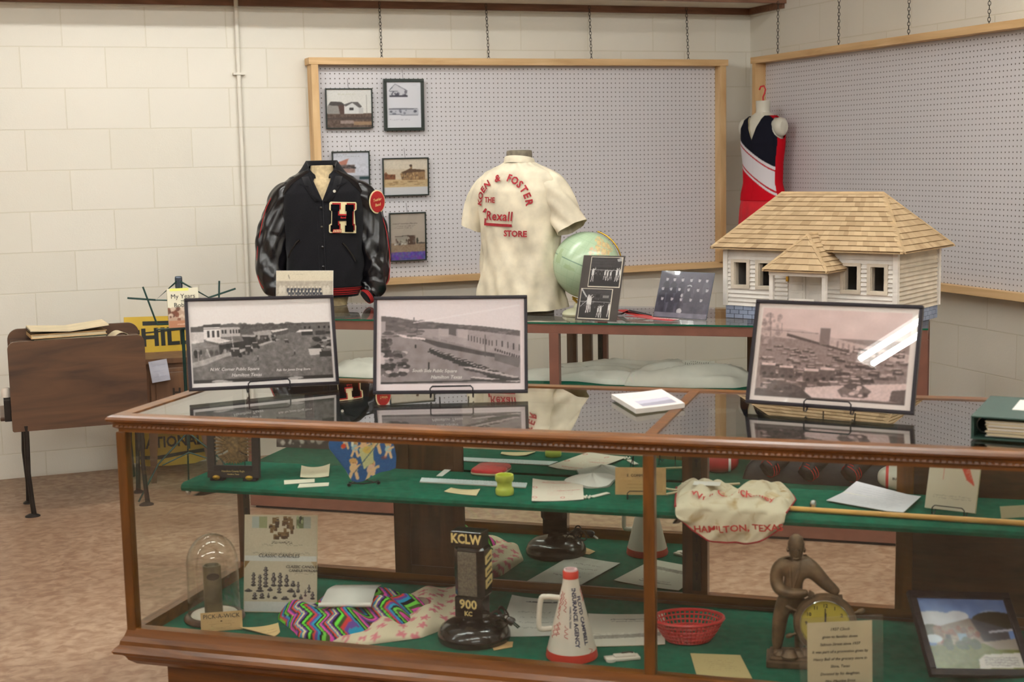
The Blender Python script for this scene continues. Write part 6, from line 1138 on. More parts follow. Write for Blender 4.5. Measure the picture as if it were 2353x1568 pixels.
for x, y, w0, h0, k in ((.13, .73, .032, .13, 7), (.22, .76, .03, .14, 7), (.30, .74, .034, .20, 9), (.41, .73, .036, .13, 3), (.5, .73, .034, .13, 5), (.59, .73, .034, .11, 3), (.68, .73, .032, .05, 2), (.75, .79, .024, .1, 4), (.9, .79, .022, .07, 3), (.85, .83, .018, .06, 3), (.95, .86, .028, .07, 3), (.06, .79, .05, .02, 1), (.22, .79, .05, .02, 1), (.36, .78, .035, .03, 2), (.49, .80, .03, .06, 3), (.65, .79, .05, .03, 2), (.15, .87, .035, .06, 3), (.25, .86, .035, .05, 3), (.34, .85, .018, .04, 2), (.43, .86, .03, .02, 1), (.57, .87, .05, .03, 2), (.7, .84, .025, .04, 2), (.79, .86, .024, .04, 2)): holder(x, y, w0, h0, k)
c.scribble(.68, .575, .98, .004, (140, 128, 112), 5); c.scribble(.7, .60, .97, .003, (140, 128, 112), 6); c.noise(5, 2, 4); picture(c, .213, .275, t, 'paperprint', 'print', z=.002, y=0)
mb = MB(); mb.box(-.108, .108, .0008, .0022, 0, .279, 'cream'); mb.box(-.1085, .1085, -.004, -.0026, 0, .280, 'acrylic'); mb.build('acrylic_panel', t); text_on(t, 'CLASSIC CANDLES', .0145, 'ink', -.005, .162, -.0012, shear=.2); text_on(t, 'CLASSIC CANDLES', .0115, 'ink', .064, .131, -.0012, shear=.2); text_on(t, 'CANDLE HOLDERS', .0105, 'ink', .070, .120, -.0012)
# colourful chevron cloth with floral lining
w_ = A(0, 0, ZD); t = thing('chevron_cloth', 'bundled bright chevron patterned cloth on the bottom deck', 'cloth', w_.x, w_.y, w_.z, YA)
CHV = [(20, 150, 190), (24, 20, 34), (110, 200, 70), (70, 90, 40), (230, 80, 170), (110, 60, 150), (60, 50, 30), (220, 70, 50), (40, 130, 170), (214, 200, 150), (90, 60, 140), (24, 20, 30), (96, 206, 60), (60, 70, 40), (200, 60, 60), (100, 70, 150)]
def chv(x, y, z):
    k = (x * 1.0 + y * .2 + z * .7 + .032 * abs(((y * 24 + z * 16 + .9 * math.sin(x * 10)) % 2) - 1)) / .0072; return CHV[int(math.floor(k)) % len(CHV)]
co_ = [(.352, .33), (.345, .27), (.42, .20), (.47, .145), (.55, .13), (.62, .145), (.66, .21), (.735, .24), (.76, .33), (.74, .43), (.66, .50), (.56, .50), (.48, .43), (.42, .42)]
ch = lambda fr, th, x, y: .050 * max(0, 1 - fr ** 3.2) ** .55 * (1 + .30 * math.sin(x * 38 + 2.2 * math.sin(y * 22)) + .22 * math.sin(y * 44 + x * 20)) + .003
mb = MB(); polar_patch(mb, co_, ch, 'dyed', 60, n=420); mb.build('cloth', t, 'all', col=chv)
t = thing('floral_cloth', 'cream cloth with pink flowers lying under and behind the chevron cloth', 'cloth', w_.x, w_.y, w_.z, YA)
def flo(x, y, z):
    u, v = x / .045, y / .045; i, j = math.floor(u), math.floor(v); r_ = random.Random(i * 91 + j * 7 + 3); cx_, cy_ = i + .3 + .4 * r_.random(), j + .3 + .4 * r_.random(); d = math.hypot(u - cx_, v - cy_); a = math.atan2(v - cy_, u - cx_)
    if d < .26 + .08 * math.sin(5 * a): return (206, 120, 130)
    return (214, 198, 170)
mb = MB(); polar_patch(mb, [(.57, .137), (.66, .12), (.80, .22), (.86, .36), (.84, .54), (.76, .66), (.66, .62), (.62, .52), (.74, .44), (.765, .33), (.70, .20)], lambda fr, th, x, y: .030 * max(0, 1 - fr ** 3) ** .6 * (1 + .3 * math.sin(x * 50 + y * 20)) + .002, 'dyed', 30, n=200, centre=(.775, .40)); mb.build('cloth', t, 'all', col=flo)
w3 = A(.545, .335, ZD + .060); t = thing('folded_note', 'folded white note resting on the chevron cloth', 'paper', w3.x, w3.y, w3.z, YA + 14)
mb = MB(); mb.rings([[(x, -.09 + .20 * v, .008 * math.sin(v * 3.1) + .010 * (1 - abs(v * 2 - 1)) + (.0 if k < 2 else -.0)) for x in (-.075 + .012 * v, .070)] for k, v in enumerate(np.linspace(0, 1, 9))], 'paper', False, False, closed=False); o = mb.build('sheet', t, 'all'); md = o.modifiers.new('thick', 'SOLIDIFY'); md.thickness = .0012
mb = MB(); mb.rings([[(x, -.09 + .006 * math.cos(a) + (.1 if k_ == 0 else 0) * 0, .006 + .006 * math.sin(a)) for x in (-.075, .070)] for k_, a in enumerate(np.linspace(math.pi * .5, math.pi * 1.5, 7))] + [[(x, -.02, -.001) for x in (-.073, .068)]], 'paper', False, False, closed=False); mb.build('fold', t, 'all')
# broadcasting microphone novelty
w_ = A(.939, .254, ZD); my = facing(w_.x, w_.y) - 24; t = thing('desk_microphone', 'black radio station desk microphone with cream KCLW and 900 KC signs', 'microphone', w_.x, w_.y, w_.z, my)
mb = MB(); mb.lathe([(.001, 0), (.097, 0), (.099, .006), (.098, .018), (.090, .034), (.074, .045), (.05, .051), (.03, .053), (.024, .060), (.001, .060)], 'bakelite', 56); mb.build('base', t, True)
mb = MB(); mb.lathe([(.022, .055), (.020, .075), (.022, .080)], 'bakelite', 28); mb.box(-.024, .024, -.018, .022, .055, .064, 'bakelite', bv=.003); mb.build('neck', t, True)
mb = MB(); mb.box(-.040, .040, -.034, .018, .066, .122, 'bakelite', bv=.003); sg_ = mb.build('lower_sign', t); text_on(sg_, '900', .034, 'goldletter', 0, .103, -.0350, bold=.0008); text_on(sg_, 'KC', .017, 'goldletter', 0, .078, -.0350, bold=.0005)
oc = [(-.030, -.036), (.030, -.036), (.044, -.020), (.044, .028), (.030, .040), (-.030, .040), (-.044, .028), (-.044, -.020)]
mb = MB(); mb.rings([[(x * k, y * k, z) for x, y in oc] for k, z in ((.86, .118), (.98, .126), (1.0, .19), (.98, .252), (.84, .262))], 'bakelite'); bd_ = mb.build('body', t)
mb = MB(); mb.box(-.027, .027, -.0385, -.0345, .128, .248, 'meshgrey', bv=.002); mb.build('grille', bd_)
mb = MB(); mb.box(-.044, .044, -.040, .012, .262, .304, 'bakelite', bv=.002); sg_ = mb.build('upper_sign', t); text_on(sg_, 'KCLW', .035, 'goldletter', 0, .284, -.0410, bold=.0011, sx=.86)
TP = Matrix.Translation((.0445, .004, 0)) @ Matrix.Rotation(math.pi / 2, 4, 'Z')
for z, s_ in ((.222, 'NEWS'), (.188, 'SPORTS'), (.156, 'MUSIC')):
    mb = MB(); mb.prism([(-.020, z - .010), (.020, z + .0), (.020, z + .022), (-.020, z + .012)], -.002, 0, 'goldletter', TP); pl = mb.build('side_plate', bd_); mb = MB(); add_text(mb, s_, .0095, 'ink', TP @ Matrix.Translation((0, -.0026, z + .006)) @ Matrix.Rotation(-.24, 4, 'Y')); mb.build('lettering', pl, recalc=False)
mb = MB(); P = []
for k in range(90): a = k * .42; P.append((.070 + .018 * math.cos(a) + .014 * math.sin(k * .13), .0 + .025 * math.sin(k * .21), .066 + .014 * math.sin(a) + .010 * math.sin(k * .3)))
P = [(.02, .02, .07)] + P + [(.10, -.005, .078), (.112, -.012, .070)]; mb.tube(P, .0027, 'bakelite', 6); cb_ = mb.build('power_cord', t, True)
mb = MB(); T = Matrix.Translation((.112, -.014, .066)) @ Matrix.Rotation(math.radians(125), 4, 'Y'); mb.lathe([(.004, -.012), (.009, -.006), (.012, .006), (.010, .012), (.001, .013)], 'bakelite', 16, T); mb.build('plug', cb_, True)
for dy in (-.005, .005): mb = MB(); mb.box(-.001, .001, dy - .0025, dy + .0025, .012, .030, 'chrome', T); mb.build('plug_blade', cb_)
# printed sheets
c = lines(70, 60, (206, 202, 192), 4, (130, 126, 120), .2, .9, .4, .8); c.scribble(.3, .12, .9, .010, (60, 58, 60), 5, .9); c.noise(10, 8, 3)
flat_quad('certificate', 'glossy grey certificate lying behind the megaphone handle', 'paper', [(.935, .615), (1.10, .62), (1.17, .33), (1.00, .275)], ZD, .001, 'paper', c, curl=.006)
c = Canvas(100, 70, (206, 198, 184)); c.line(.05, .1, .95, .1, .004, (80, 76, 74)); c.line(.05, .1, .05, .9, .004, (80, 76, 74)); c.line(.95, .1, .95, .9, .004, (80, 76, 74)); c.scribble(.3, .18, .8, .006, (90, 86, 84), 2); c.scribble(.3, .25, .75, .005, (120, 116, 112), 3); c.poly([(.05, .7), (.95, .62), (.95, .74), (.05, .8)], (120, 112, 104), .6); c.noise(14, 2, 3, .6, .8)
flat_quad('certificate', 'bordered cream certificate lying right of the megaphone behind the mullion', 'paper', [(1.191, .512), (1.40, .566), (1.447, .324), (1.263, .261)], ZD, .001, 'cream', c, curl=.003)
flat_quad('note_card', 'tan paper scrap under the microphone base', 'card', [(.99, .235), (1.05, .25), (1.06, .21), (1.02, .175)], ZD, .0008, 'tan')
# megaphone
w_ = A(1.228, .189, ZD); mg = facing(w_.x, w_.y); t = thing('megaphone', 'white cone megaphone with red bands and blue insurance lettering', 'megaphone', w_.x, w_.y, w_.z, mg)
cone = lambda z: .064 - (z - .02) * .0465 / .19
mb = MB(); mb.lathe([(.064, .020), (cone(.19), .19), (.0195, .21)], 'plastic_white', 48, cap=False); mb.build('cone', t, True)
mb = MB(); mb.lathe([(.060, .0), (.067, .0), (.0675, .003), (.0645, .021), (.062, .021)], 'redband', 48, cap=False); mb.build('rim_band', t, True); mb = MB(); mb.lathe([(.0205, .2085), (.0205, .226), (.019, .228), (.016, .228)], 'redband', 40, cap=False); mb.lathe([(.018, .2275), (.0175, .232), (.014, .232), (.012, .21)], 'pink', 32, cap=False); mb.build('mouthpiece', t, True)
mb = MB(); mb.tube([tuple(p) for p in catmull([(-.030, 0, .155), (-.062, 0, .158), (-.078, 0, .150), (-.084, 0, .085), (-.076, 0, .072), (-.050, 0, .074)], 5)], .0072, 'plastic_white', 10); mb.build('handle', t, True)
def cone_text(s_, sz, ang, zc, mat, bold=.0004):
    me = text_mesh(s_, sz, bold, 0); mb = MB(); V = []
    for v in me.vertices:
        z = zc - v.co.x; r_ = cone(z) + .0006; th = ang + v.co.y / max(r_, .02); V.append((r_ * math.sin(th), -r_ * math.cos(th), z))
    mb.add(V, [tuple(p.vertices) for p in me.polygons], mat); D.meshes.remove(me); return mb.build('lettering', t, recalc=False)
bi = M('navy_ink', (34, 36, 78), .6); MT['navy'] = bi
cone_text('FLOYD CAMPBELL', .0150, .70, .105, 'navy', .0006); cone_text('INSURANCE AGENCY', .0150, .26, .114, 'navy', .0006); cone_text('HAMILTON, TEXAS', .0062, -.06, .115, 'navy', .0002)
r = random.Random(12); mb = MB()
for k in range(16):
    th = r.uniform(-1.1, 1.3); z = r.uniform(.03, .19)
    if -.1 < th < .85: continue
    P = [];
    for j in range(9): zz_ = z - j * .004; th2 = th + .12 * math.sin(j * 2.1 + k); rr_ = cone(zz_) + .0006; P.append((rr_ * math.sin(th2), -rr_ * math.cos(th2), zz_))
    mb.tube(P, .0009, 'redink', 4)
mb.build('signatures', t)
w_ = A(1.360, .195, ZD); t = thing('plastic_clip', 'small white plastic clip device lying right of the megaphone', 'clip', w_.x, w_.y, w_.z, YA + 28); mb = MB(); mb.box(-.045, .045, -.016, .016, 0, .007, 'plastic_white', bv=.002); mb.build('plate', t, True); mb = MB(); mb.box(-.022, .034, -.010, .010, .007, .013, 'plastic_white', bv=.002); mb.lathe([(.013, 0), (.013, .008), (.011, .009)], 'plastic_white', 20, Matrix.Translation((-.032, -.008, .0))); mb.build('lid', t, True); mb = MB(); mb.tube([(-.0, .004, .015), (.02, .004, .016), (.03, .0, .015)], .0018, 'steel', 6); mb.build('pin', t)
# red woven basket: solid weave of staves and hoops
w_ = A(1.500, .375, ZD); t = thing('plastic_basket', 'oval red plastic food basket on the bottom deck', 'basket', w_.x, w_.y, w_.z, YA + 18); RX, RY = .094, .070
def bk(u, a, o_=0): k = .62 + .38 * u ** .8; return ((RX * k + o_) * math.cos(a), (RY * k + o_) * math.sin(a), .004 + .058 * u)
mb = MB(); NA = 44
for u in np.linspace(0, 1, 6): mb.tube([bk(u, 2 * math.pi * k / 60) for k in range(60)], .0024 if u < .99 else .0045, 'plastic_red', 6, closed=True)
mb.build('hoops', t, True); mb = MB()
for k in range(NA): a = 2 * math.pi * k / NA; mb.tube([bk(u, a) for u in np.linspace(0, 1, 5)], .0021, 'plastic_red', 5)
mb.build('staves', t, True); mb = MB(); mb.lathe([(.001, .002), (.055, .002), (.060, .004), (.001, .0045)], 'plastic_red', 36, Matrix.Scale(.745, 4, (0, 1, 0))); mb.build('bottom', t, True)
flat_quad('old_paper', 'yellowed old printed paper lying in front of the red basket', 'paper', [(1.523, .275), (1.649, .293), (1.700, .138), (1.565, .125)], ZD, .001, 'tan', lines(56, 60, (186, 166, 118), 8, (130, 110, 76), .2, .85, .2, .8, t=.004, al=.5))
# bronze statue clock
w_ = A(1.777, .271, ZD); sy = facing(w_.x, w_.y); t = thing('statue_clock', 'bronze statuette clock of a suited man leaning on a ship wheel', 'clock', w_.x, w_.y, w_.z, sy)
mb = MB(); mb.box(-.058, .150, -.045, .050, 0, .018, 'bronze', bv=.004); mb.box(-.050, .142, -.038, .044, .018, .026, 'bronze', bv=.004); mb.build('plinth', t)
mb = MB(); r = random.Random(4)
for x, y, q in ((-.0, -.028, .022), (.022, -.020, .018), (-.022, -.018, .015), (.04, -.01, .020), (.09, .0, .026)): mb.lathe([(.001, .0)] + [(q * math.cos(a) * (1 + .1 * math.sin(a * 7)), q * 1.1 * math.sin(a)) for a in [k * math.pi / 12 for k in range(0, 6)]] + [(.001, q * 1.1)], 'bronze', 14, Matrix.Translation((x, y, .024)))
mb.build('rock_base', t, True)
def skin(parent, name, verts, edges, rad, mat, root=0, sub=2):
    me = D.meshes.new(name); me.from_pydata(verts, edges, []); me.materials.append(MT[mat] if isinstance(mat, str) else mat); o = D.objects.new(name, me); COL.objects.link(o); o.parent = parent
    md = o.modifiers.new('skin', 'SKIN'); md.use_smooth_shade = True
    sv = me.skin_vertices[0].data
    for i, r_ in enumerate(rad): sv[i].radius = r_ if isinstance(r_, tuple) else (r_, r_); sv[i].use_root = (i == root)
    m2 = o.modifiers.new('sub', 'SUBSURF'); m2.levels = sub; m2.render_levels = sub; return o
V = [(.004, 0, .165), (.006, 0, .195), (.008, 0, .225), (.012, -.002, .255), (.013, -.004, .272), (.014, -.008, .284),   # pelvis .. neck
     (-.026, 0, .258), (-.036, -.006, .225), (-.030, -.020, .195), (.0, -.034, .192), (.030, -.036, .194), (.046, -.034, .196),   # right arm over the wheel
     (.046, 0, .256), (.066, -.006, .236), (.086, -.012, .215), (.105, -.016, .202), (.119, -.018, .190),           # left arm
     (-.018, 0, .150), (-.026, -.004, .105), (-.030, .0, .060), (-.032, .0, .030), (-.034, -.020, .027),             # legs
     (.022, .006, .150), (.030, .010, .105), (.026, .016, .060), (.022, .020, .030), (.020, .0, .027)]
Eg = [(0, 1), (1, 2), (2, 3), (3, 4), (4, 5), (3, 6), (6, 7), (7, 8), (8, 9), (9, 10), (10, 11), (3, 12), (12, 13), (13, 14), (14, 15), (15, 16), (0, 17), (17, 18), (18, 19), (19, 20), (20, 21), (0, 22), (22, 23), (23, 24), (24, 25), (25, 26)]
Rd = [(.034, .025), (.036, .025), (.042, .027), (.037, .024), .017, .014, .026, .021, .0185, .0155, .012, .010, .026, .021, .018, .0145, .012, .023, .020, .0165, .010, .0085, .023, .020, .0165, .010, .0085]
skin(t, 'figure', V, Eg, Rd, 'bronze')
mb = MB(); hp = [(.001, -.026), (.007, -.025), (.0115, -.018), (.0145, -.006), (.016, .006), (.0155, .016), (.011, .0245), (.001, .0275)]; HT = Matrix.Translation((.014, -.010, .300)) @ Matrix.Scale(1.22, 4) @ Matrix.Translation((-.014, .010, -.306)); T = HT @ Matrix.Translation((.014, -.010, .306)) @ Matrix.Rotation(.12, 4, 'X') @ Matrix.Scale(1.12, 4, (0, 1, 0)); mb.lathe(hp, 'bronze', 28, T)
mb.lathe([(.001, -.004), (.0035, -.002), (.0045, .004), (.002, .012), (.001, .014)], 'bronze', 10, HT @ Matrix.Translation((.014, -.027, .300))); mb.tube([(.008, -.026, .291), (.014, -.0275, .290), (.020, -.026, .291)], .0016, 'bronze', 6, HT)
for sg in (-1, 1): mb.lathe([(.001, -.003), (.0032, 0), (.001, .003)], 'dark', 10, HT @ Matrix.Translation((.014 + sg * .006, -.0248, .309))); mb.tube([(.014 + sg * .002, -.027, .3135), (.014 + sg * .009, -.0255, .314)], .0014, 'bronze', 5, HT); mb.lathe([(.001, -.006), (.004, 0), (.001, .006)], 'bronze', 10, HT @ Matrix.Translation((.014 + sg * .0165, -.010, .305)))
mb.build('head', t, True); mb = MB(); mb.lathe([(.0165, .002), (.0172, .012), (.0135, .024), (.007, .030), (.001, .0315)], 'bronze', 24, T @ Matrix.Translation((0, .002, 0))); mb.build('hair', t, True)
for P0, dr_ in (((.046, -.034, .196), (1, -.1, -.25)), ((.119, -.018, .190), (.25, -.1, -1))):
    mb = MB(); d = Vector(dr_).normalized(); sd = d.orthogonal().normalized()
    sd = Vector((0, -1, 0)).cross(d).normalized() if abs(d.z) < .9 else Vector((1, 0, 0))
    for k in range(4): o_ = Vector(P0) + sd * (-.0055 + k * .0037); ln = (.013, .0155, .015, .012)[k]; mb.tube([o_, o_ + d * ln * .5 + Vector((0, -.003, 0)), o_ + d * ln + Vector((0, -.002, -.003))], [.0024, .0023, .0017], 'bronze', 6)
    o_ = Vector(P0) - sd * .007; mb.tube([o_, o_ + d * .006 - sd * .004, o_ + d * .011 - sd * .003], [.0026, .0024, .0018], 'bronze', 6); mb.build('fingers', t, True)
mb = MB()
for sg in (-1, 1): mb.tube([(.012 + sg * .013, -.022, .272), (.010 + sg * .010, -.030, .245), (.006 + sg * .002, -.030, .205)], [.003, .004, .003], 'bronze', 6)
mb.tube([(.012, -.024, .268), (.010, -.029, .235)], [.0025, .0045], 'bronze', 6); mb.build('jacket_lapel', t, True)
WC = Vector((.086, -.030, .118)); TW = Matrix.Translation(WC) @ Matrix.Rotation(math.pi / 2, 4, 'X')
mb = MB(); mb.lathe([(.060, -.016), (.073, -.012), (.078, 0), (.073, .010), (.062, .012), (.060, .004)], 'bronze', 56, TW, cap=False)
for k in range(8):
    a = math.radians(22.5 + 45 * k); d = Vector((math.cos(a), 0, math.sin(a)))
    if k in (0, 4, 7, 3): mb.tube([WC + d * .074, WC + d * .084, WC + d * .090, WC + d * .100, WC + d * .104], [.004, .003, .0062, .0055, .002], 'bronze', 10)
mb.build('ship_wheel', t, True); mb = MB(); mb.lathe([(.001, -.02), (.062, -.018), (.062, .002), (.001, .002)], 'bronze', 48, TW); mb.lathe([(.0575, .006), (.061, .014), (.0625, .012), (.0605, .002)], 'chrome', 56, TW, cap=False); ck = mb.build('clock_case', t, True)
mb = MB(); mb.lathe([(.0585, .003), (.0585, .0042), (.001, .0042)], 'clockface', 48, TW); dl = mb.build('dial', ck)
mb = MB()
for k in range(12): a = math.radians(90 - 30 * k); add_text(mb, str(k or 12), .0125, 'ink', Matrix.Translation(WC + Vector((.046 * math.cos(a), -.0048, .046 * math.sin(a)))), bold=.0003)
mb.build('numerals', dl, recalc=False); mb = MB(); mb.prism([(-.002, -.008), (.002, -.008), (.0012, .040), (-.0012, .040)], -.0062, -.0056, 'ink', Matrix.Translation(WC)); mb.prism([(-.0026, -.006), (.0026, -.006), (.0014, .028), (-.0014, .028)], -.0070, -.0064, 'ink', Matrix.Translation(WC) @ Matrix.Rotation(.06, 4, 'Y')); mb.lathe([(.001, .0), (.006, .0), (.006, .003), (.001, .003)], 'ink', 16, TW @ Matrix.Translation((0, 0, .005))); mb.build('clock_hands', dl)
mb = MB(); mb.box(.076, .096, -.035, -.015, .02, .06, 'bronze', bv=.003); mb.build('wheel_support', t)
# acrylic sign holder
t = thing('sign_holder', 'clear acrylic holder with a cream typed card in front of the statuette clock', 'sign', 1.437, -4.704, ZD, -16.2, -6.4 + 10); mb = MB(); mb.box(-.100, .100, -.003, -.001, 0, .196, 'acrylic'); mb.box(-.100, .100, .002, .004, 0, .196, 'acrylic'); mb.build('acrylic_panel', t); mb = MB(); mb.box(-.082, .074, 0, .001, .0, .184, 'cream'); cd_ = mb.build('card', t)
for k, s_ in enumerate(('1937 Clock', 'given to families down', 'Salmon Street since 1937', 'It was part of a promotion given by', 'Henry Bell of the grocery store in', 'Shive, Texas', 'Donated by his daughter,', 'Mrs. Maurine Ernst', 'Hamilton, Texas')): text_on(cd_, s_, .0094 if k else .0102, 'ink', -.004, .166 - k * .0178, -.0006, shear=.25)
# colour photograph in a dark frame
t = thing('framed_photograph', 'dark framed colour photo of a stone building under blue sky, bottom right corner', 'framed photograph', 1.806, -4.750, ZD + .012, -1.7, 43.6, -9)
mb = MB(); frame_rect(mb, .281, .226, .018, -.008, .008, 'blackframe', .002); mb.build('frame', t)
c = Canvas(130, 100, (106, 130, 186)); c.ell(.15, .33, .28, .14, (206, 206, 216)); c.ell(.42, .25, .13, .07, (206, 204, 214)); c.ell(.8, .22, .12, .06, (150, 168, 206)); c.noise(12, 9, 2, 0, .4); c.ell(.85, .32, .28, .14, (44, 38, 28)); c.ell(.08, .5, .14, .12, (52, 44, 32)); c.poly([(.1, .43), (.55, .28), (.72, .40), (.72, .7), (.1, .68)], (132, 112, 104)); c.poly([(.55, .28), (.95, .42), (.95, .68), (.66, .7)], (70, 66, 74)); c.blobs(90, .12, .42, .6, .66, .022, .028, [(150, 130, 120), (110, 84, 80), (170, 156, 140), (120, 70, 64)], 3, .7)
c.rect(.36, .5, .46, .6, (140, 164, 190)); c.rect(.22, .52, .28, .66, (50, 44, 50)); c.poly([(.0, .68), (1, .62), (1, 1), (0, 1)], (96, 98, 40)); c.noise(14, 4, 5, .66, 1); c.blobs(10, .2, .6, .6, .72, .05, .05, [(50, 56, 30)], 6); c.ell(.08, .58, .1, .06, (196, 206, 220)); c.poly([(.72, .46), (1, .42), (1, .45), (.72, .49)], (180, 176, 190)); c.poly([(.6, .62), (1, .56), (1, .72), (.75, .72)], (150, 136, 128)); c.poly([(.52, .86), (.6, .79), (1, .76), (1, .97), (.5, .99)], (206, 196, 190))
for k in range(4): c.scribble(.58, .83 + k * .035, .96, .005, (120, 112, 110), k)
c.blur(2); picture(c, .245, .190, t, 'gloss', z=.018, y=0); mb = MB(); mb.box(-.135, .135, .002, .006, .004, .222, 'blackframe'); mb.prism([(.006, .20), (.012, .20), (.086, .090), (.080, .086)], -.03, .03, 'blackframe', Matrix.Rotation(math.radians(90), 4, 'Z')); mb.build('backing', t)
# ================================================================== LEFT BACK CORNER
# school desk
t = thing('school_desk', 'old dark wooden school bench desk on iron legs by the left block wall', 'school desk', -.055, -.87, 0, 0)
def rboard(mb, x0, x1, y, z0, z1, th, mat, r_=.045, T=None, rb=.006):
    P = [(x0 + rb, z0), (x1 - rb, z0), (x1, z0 + rb)] + [(x1 - r_ + r_ * math.cos(a), z1 - r_ + r_ * math.sin(a)) for a in [k * math.pi / 16 for k in range(9)]] + [(x0 + r_ - r_ * math.sin(a), z1 - r_ + r_ * math.cos(a)) for a in [k * math.pi / 16 for k in range(9)]] + [(x0, z0 + rb)]
    mb.prism(P, y, y + th, mat, T)
mb = MB(); rboard(mb, -.300, .292, -.010, .395, .80, .022, 'oldwood', .035); mb.build('front_board', t)
mb = MB(); rboard(mb, -.296, .292, .245, .46, .83, .020, 'oldwood', .05); mb.build('rear_board', t)
mb = MB(); mb.box(-.285, .280, .012, .245, .765, .782, 'oldwood'); mb.build('book_shelf', t); mb = MB(); mb.box(-.285, .280, .012, .245, .45, .465, 'oldwood'); mb.build('book_shelf', t)
mb = MB(); mb.box(-.35, .25, .27, .62, .40, .42, 'oldwood', bv=.006); mb.build('seat', t)
for x in (-.243, .258):
    mb = MB(); s_ = -1 if x < 0 else 1
    mb.tube([(x, .00, .42), (x + .0, .004, .34), (x - .002, .0, .20), (x + .006, .0, .06), (x + .010, .006, .012)], [.013, .012, .010, .011, .012], 'iron', 10); mb.lathe([(.026, 0), (.025, .006), (.012, .014), (.001, .016)], 'iron', 20, Matrix.Translation((x + .004, .006, 0)) @ Matrix.Scale(1.3, 4, (1, 0, 0)))
    mb.build('leg', t, True); mb = MB(); mb.tube([(x, .25, .47), (x, .245, .30), (x - .004, .24, .15), (x - .006, .28, .014)], [.012, .011, .010, .012], 'iron', 10); mb.lathe([(.026, 0), (.025, .006), (.012, .014), (.001, .016)], 'iron', 20, Matrix.Translation((x - .006, .28, 0))); mb.build('leg', t, True)
    mb = MB(); mb.tube([(x, .02, .36), (x, .12, .24), (x, .24, .34)], .007, 'iron', 8); mb.tube([(x, .02, .40), (x, .26, .40), (x, .52, .39)], .009, 'iron', 8); mb.tube([(x, .58, .395), (x - .01, .57, .2), (x, .60, .012)], .011, 'iron', 8); mb.build('side_iron', t, True)
mb = MB(); mb.box(-.33, -.298, .02, .13, .44, .54, 'iron', bv=.004); mb.build('inkwell_bracket', t)
def book(x, y, z, yaw, L_, W_, H_, cover, label, pages='cream', group=None, open_=False):
    t = thing('book', label, 'book', x, y, z, yaw, group=group); mb = MB(); mb.box(-L_ / 2, L_ / 2, -W_ / 2, W_ / 2, 0, .003, cover); mb.box(-L_ / 2, L_ / 2, -W_ / 2, W_ / 2, H_ - .003, H_, cover); mb.box(-L_ / 2, -L_ / 2 + .003, -W_ / 2, W_ / 2, 0, H_, cover); mb.build('cover', t); mb = MB(); mb.box(-L_ / 2 + .003, L_ / 2 - .005, -W_ / 2 + .005, W_ / 2 - .005, .003, H_ - .003, pages); mb.build('pages', t); return t
g = 'old books on the school desk'
book(-.085, -.745, .783, 2, .32, .19, .022, 'binder', 'dark green bound book, lowest of the stack on the school desk', group=g)
book(-.095, -.745, .8055, 5, .33, .20, .020, 'tan', 'tan covered book in the middle of the stack on the school desk', group=g)
t = thing('book', 'thin cream book lying open on top of the school desk stack', 'book', -.09, -.745, .826, 4, group=g); mb = MB(); mb.rings([[(x, y, .004 + .010 * abs(x) / .16 + .006 * max(0, x) / .16 * (1 + .3 * y)) for x in np.linspace(-.17, .17, 13)] for y in (-.105, .105)], 'cream', False, False, closed=False); o = mb.build('pages', t); md = o.modifiers.new('thick', 'SOLIDIFY'); md.thickness = .007; md.offset = 1
mb = MB(); mb.rings([[(x, y, .0015 + .010 * abs(x) / .16 + .006 * max(0, x) / .16 * (1 + .3 * y)) for x in np.linspace(-.173, .173, 13)] for y in (-.108, .108)], 'dark', False, False, closed=False); mb.build('cover', t)
t = thing('paper_sheet', 'curled cream paper lying on the school desk right of the books', 'paper', .135, -.76, .783, 10); mb = MB(); mb.rings([[(x, y, .003 + .022 * math.sin((x + .04) / .08 * 3.1)) for x in np.linspace(-.04, .04, 9)] for y in (-.05, .05)], 'cream', False, False, closed=False); o = mb.build('sheet', t); md = o.modifiers.new('thick', 'SOLIDIFY'); md.thickness = .0012
t = thing('glass_inkwell', 'small glass inkwell with a white lid at the left side of the school desk', 'inkwell', -.372, -.80, .545, 0); mb = MB(); mb.lathe([(.001, 0), (.020, 0), (.020, .035), (.014, .042), (.001, .042)], 'plastic_white', 20); mb.build('bottle', t, True)
# big yellow sign against the wall
t = thing('advertising_sign', 'large yellow enamel sign with black lettering leaning on the left wall behind the stool', 'sign', .405, -.175, .0, 0, 6); mb = MB(); 
SP = [(-.19, .06), (-.12, .035), (0, .028), (.12, .03), (.19, .05), (.20, .40), (.19, .795), (0, .80), (-.19, .805), (-.20, .40)]
mb.prism(SP, 0, .012, 'yellow'); mb.build('panel', t); mb = MB(); mb.prism([(-.10, .757), (.19, .75), (.19, .77), (-.10, .778)], -.0016, 0, 'signblack'); mb.build('border', t)
mb = MB(); mb.prism([(-.17, .075), (-.06, .065), (.05, .078), (.19, .085), (.19, .105), (.05, .095), (-.06, .085), (-.17, .092)], -.0016, 0, 'signblack'); mb.build('border', t)
text_on(t, 'CHILD', .125, 'signblack', -.015, .690, -.0015, bold=.004, sx=1.05); mb = MB(); mb.prism([(-.09, .715), (.19, .728), (.19, .738), (-.09, .722)], -.002, -.0012, 'signblack'); mb.build('bar', t); text_on(t, 'FENCES', .070, 'signblack', .03, .225, -.0015, bold=.002); text_on(t, 'NATIONAL', .078, 'signblack', -.005, .150, -.0015, bold=.002, sx=.86)
mb = MB(); mb.box(-.055, -.030, -.002, 0, .588, .615, 'signblack'); mb.build('dot', t)
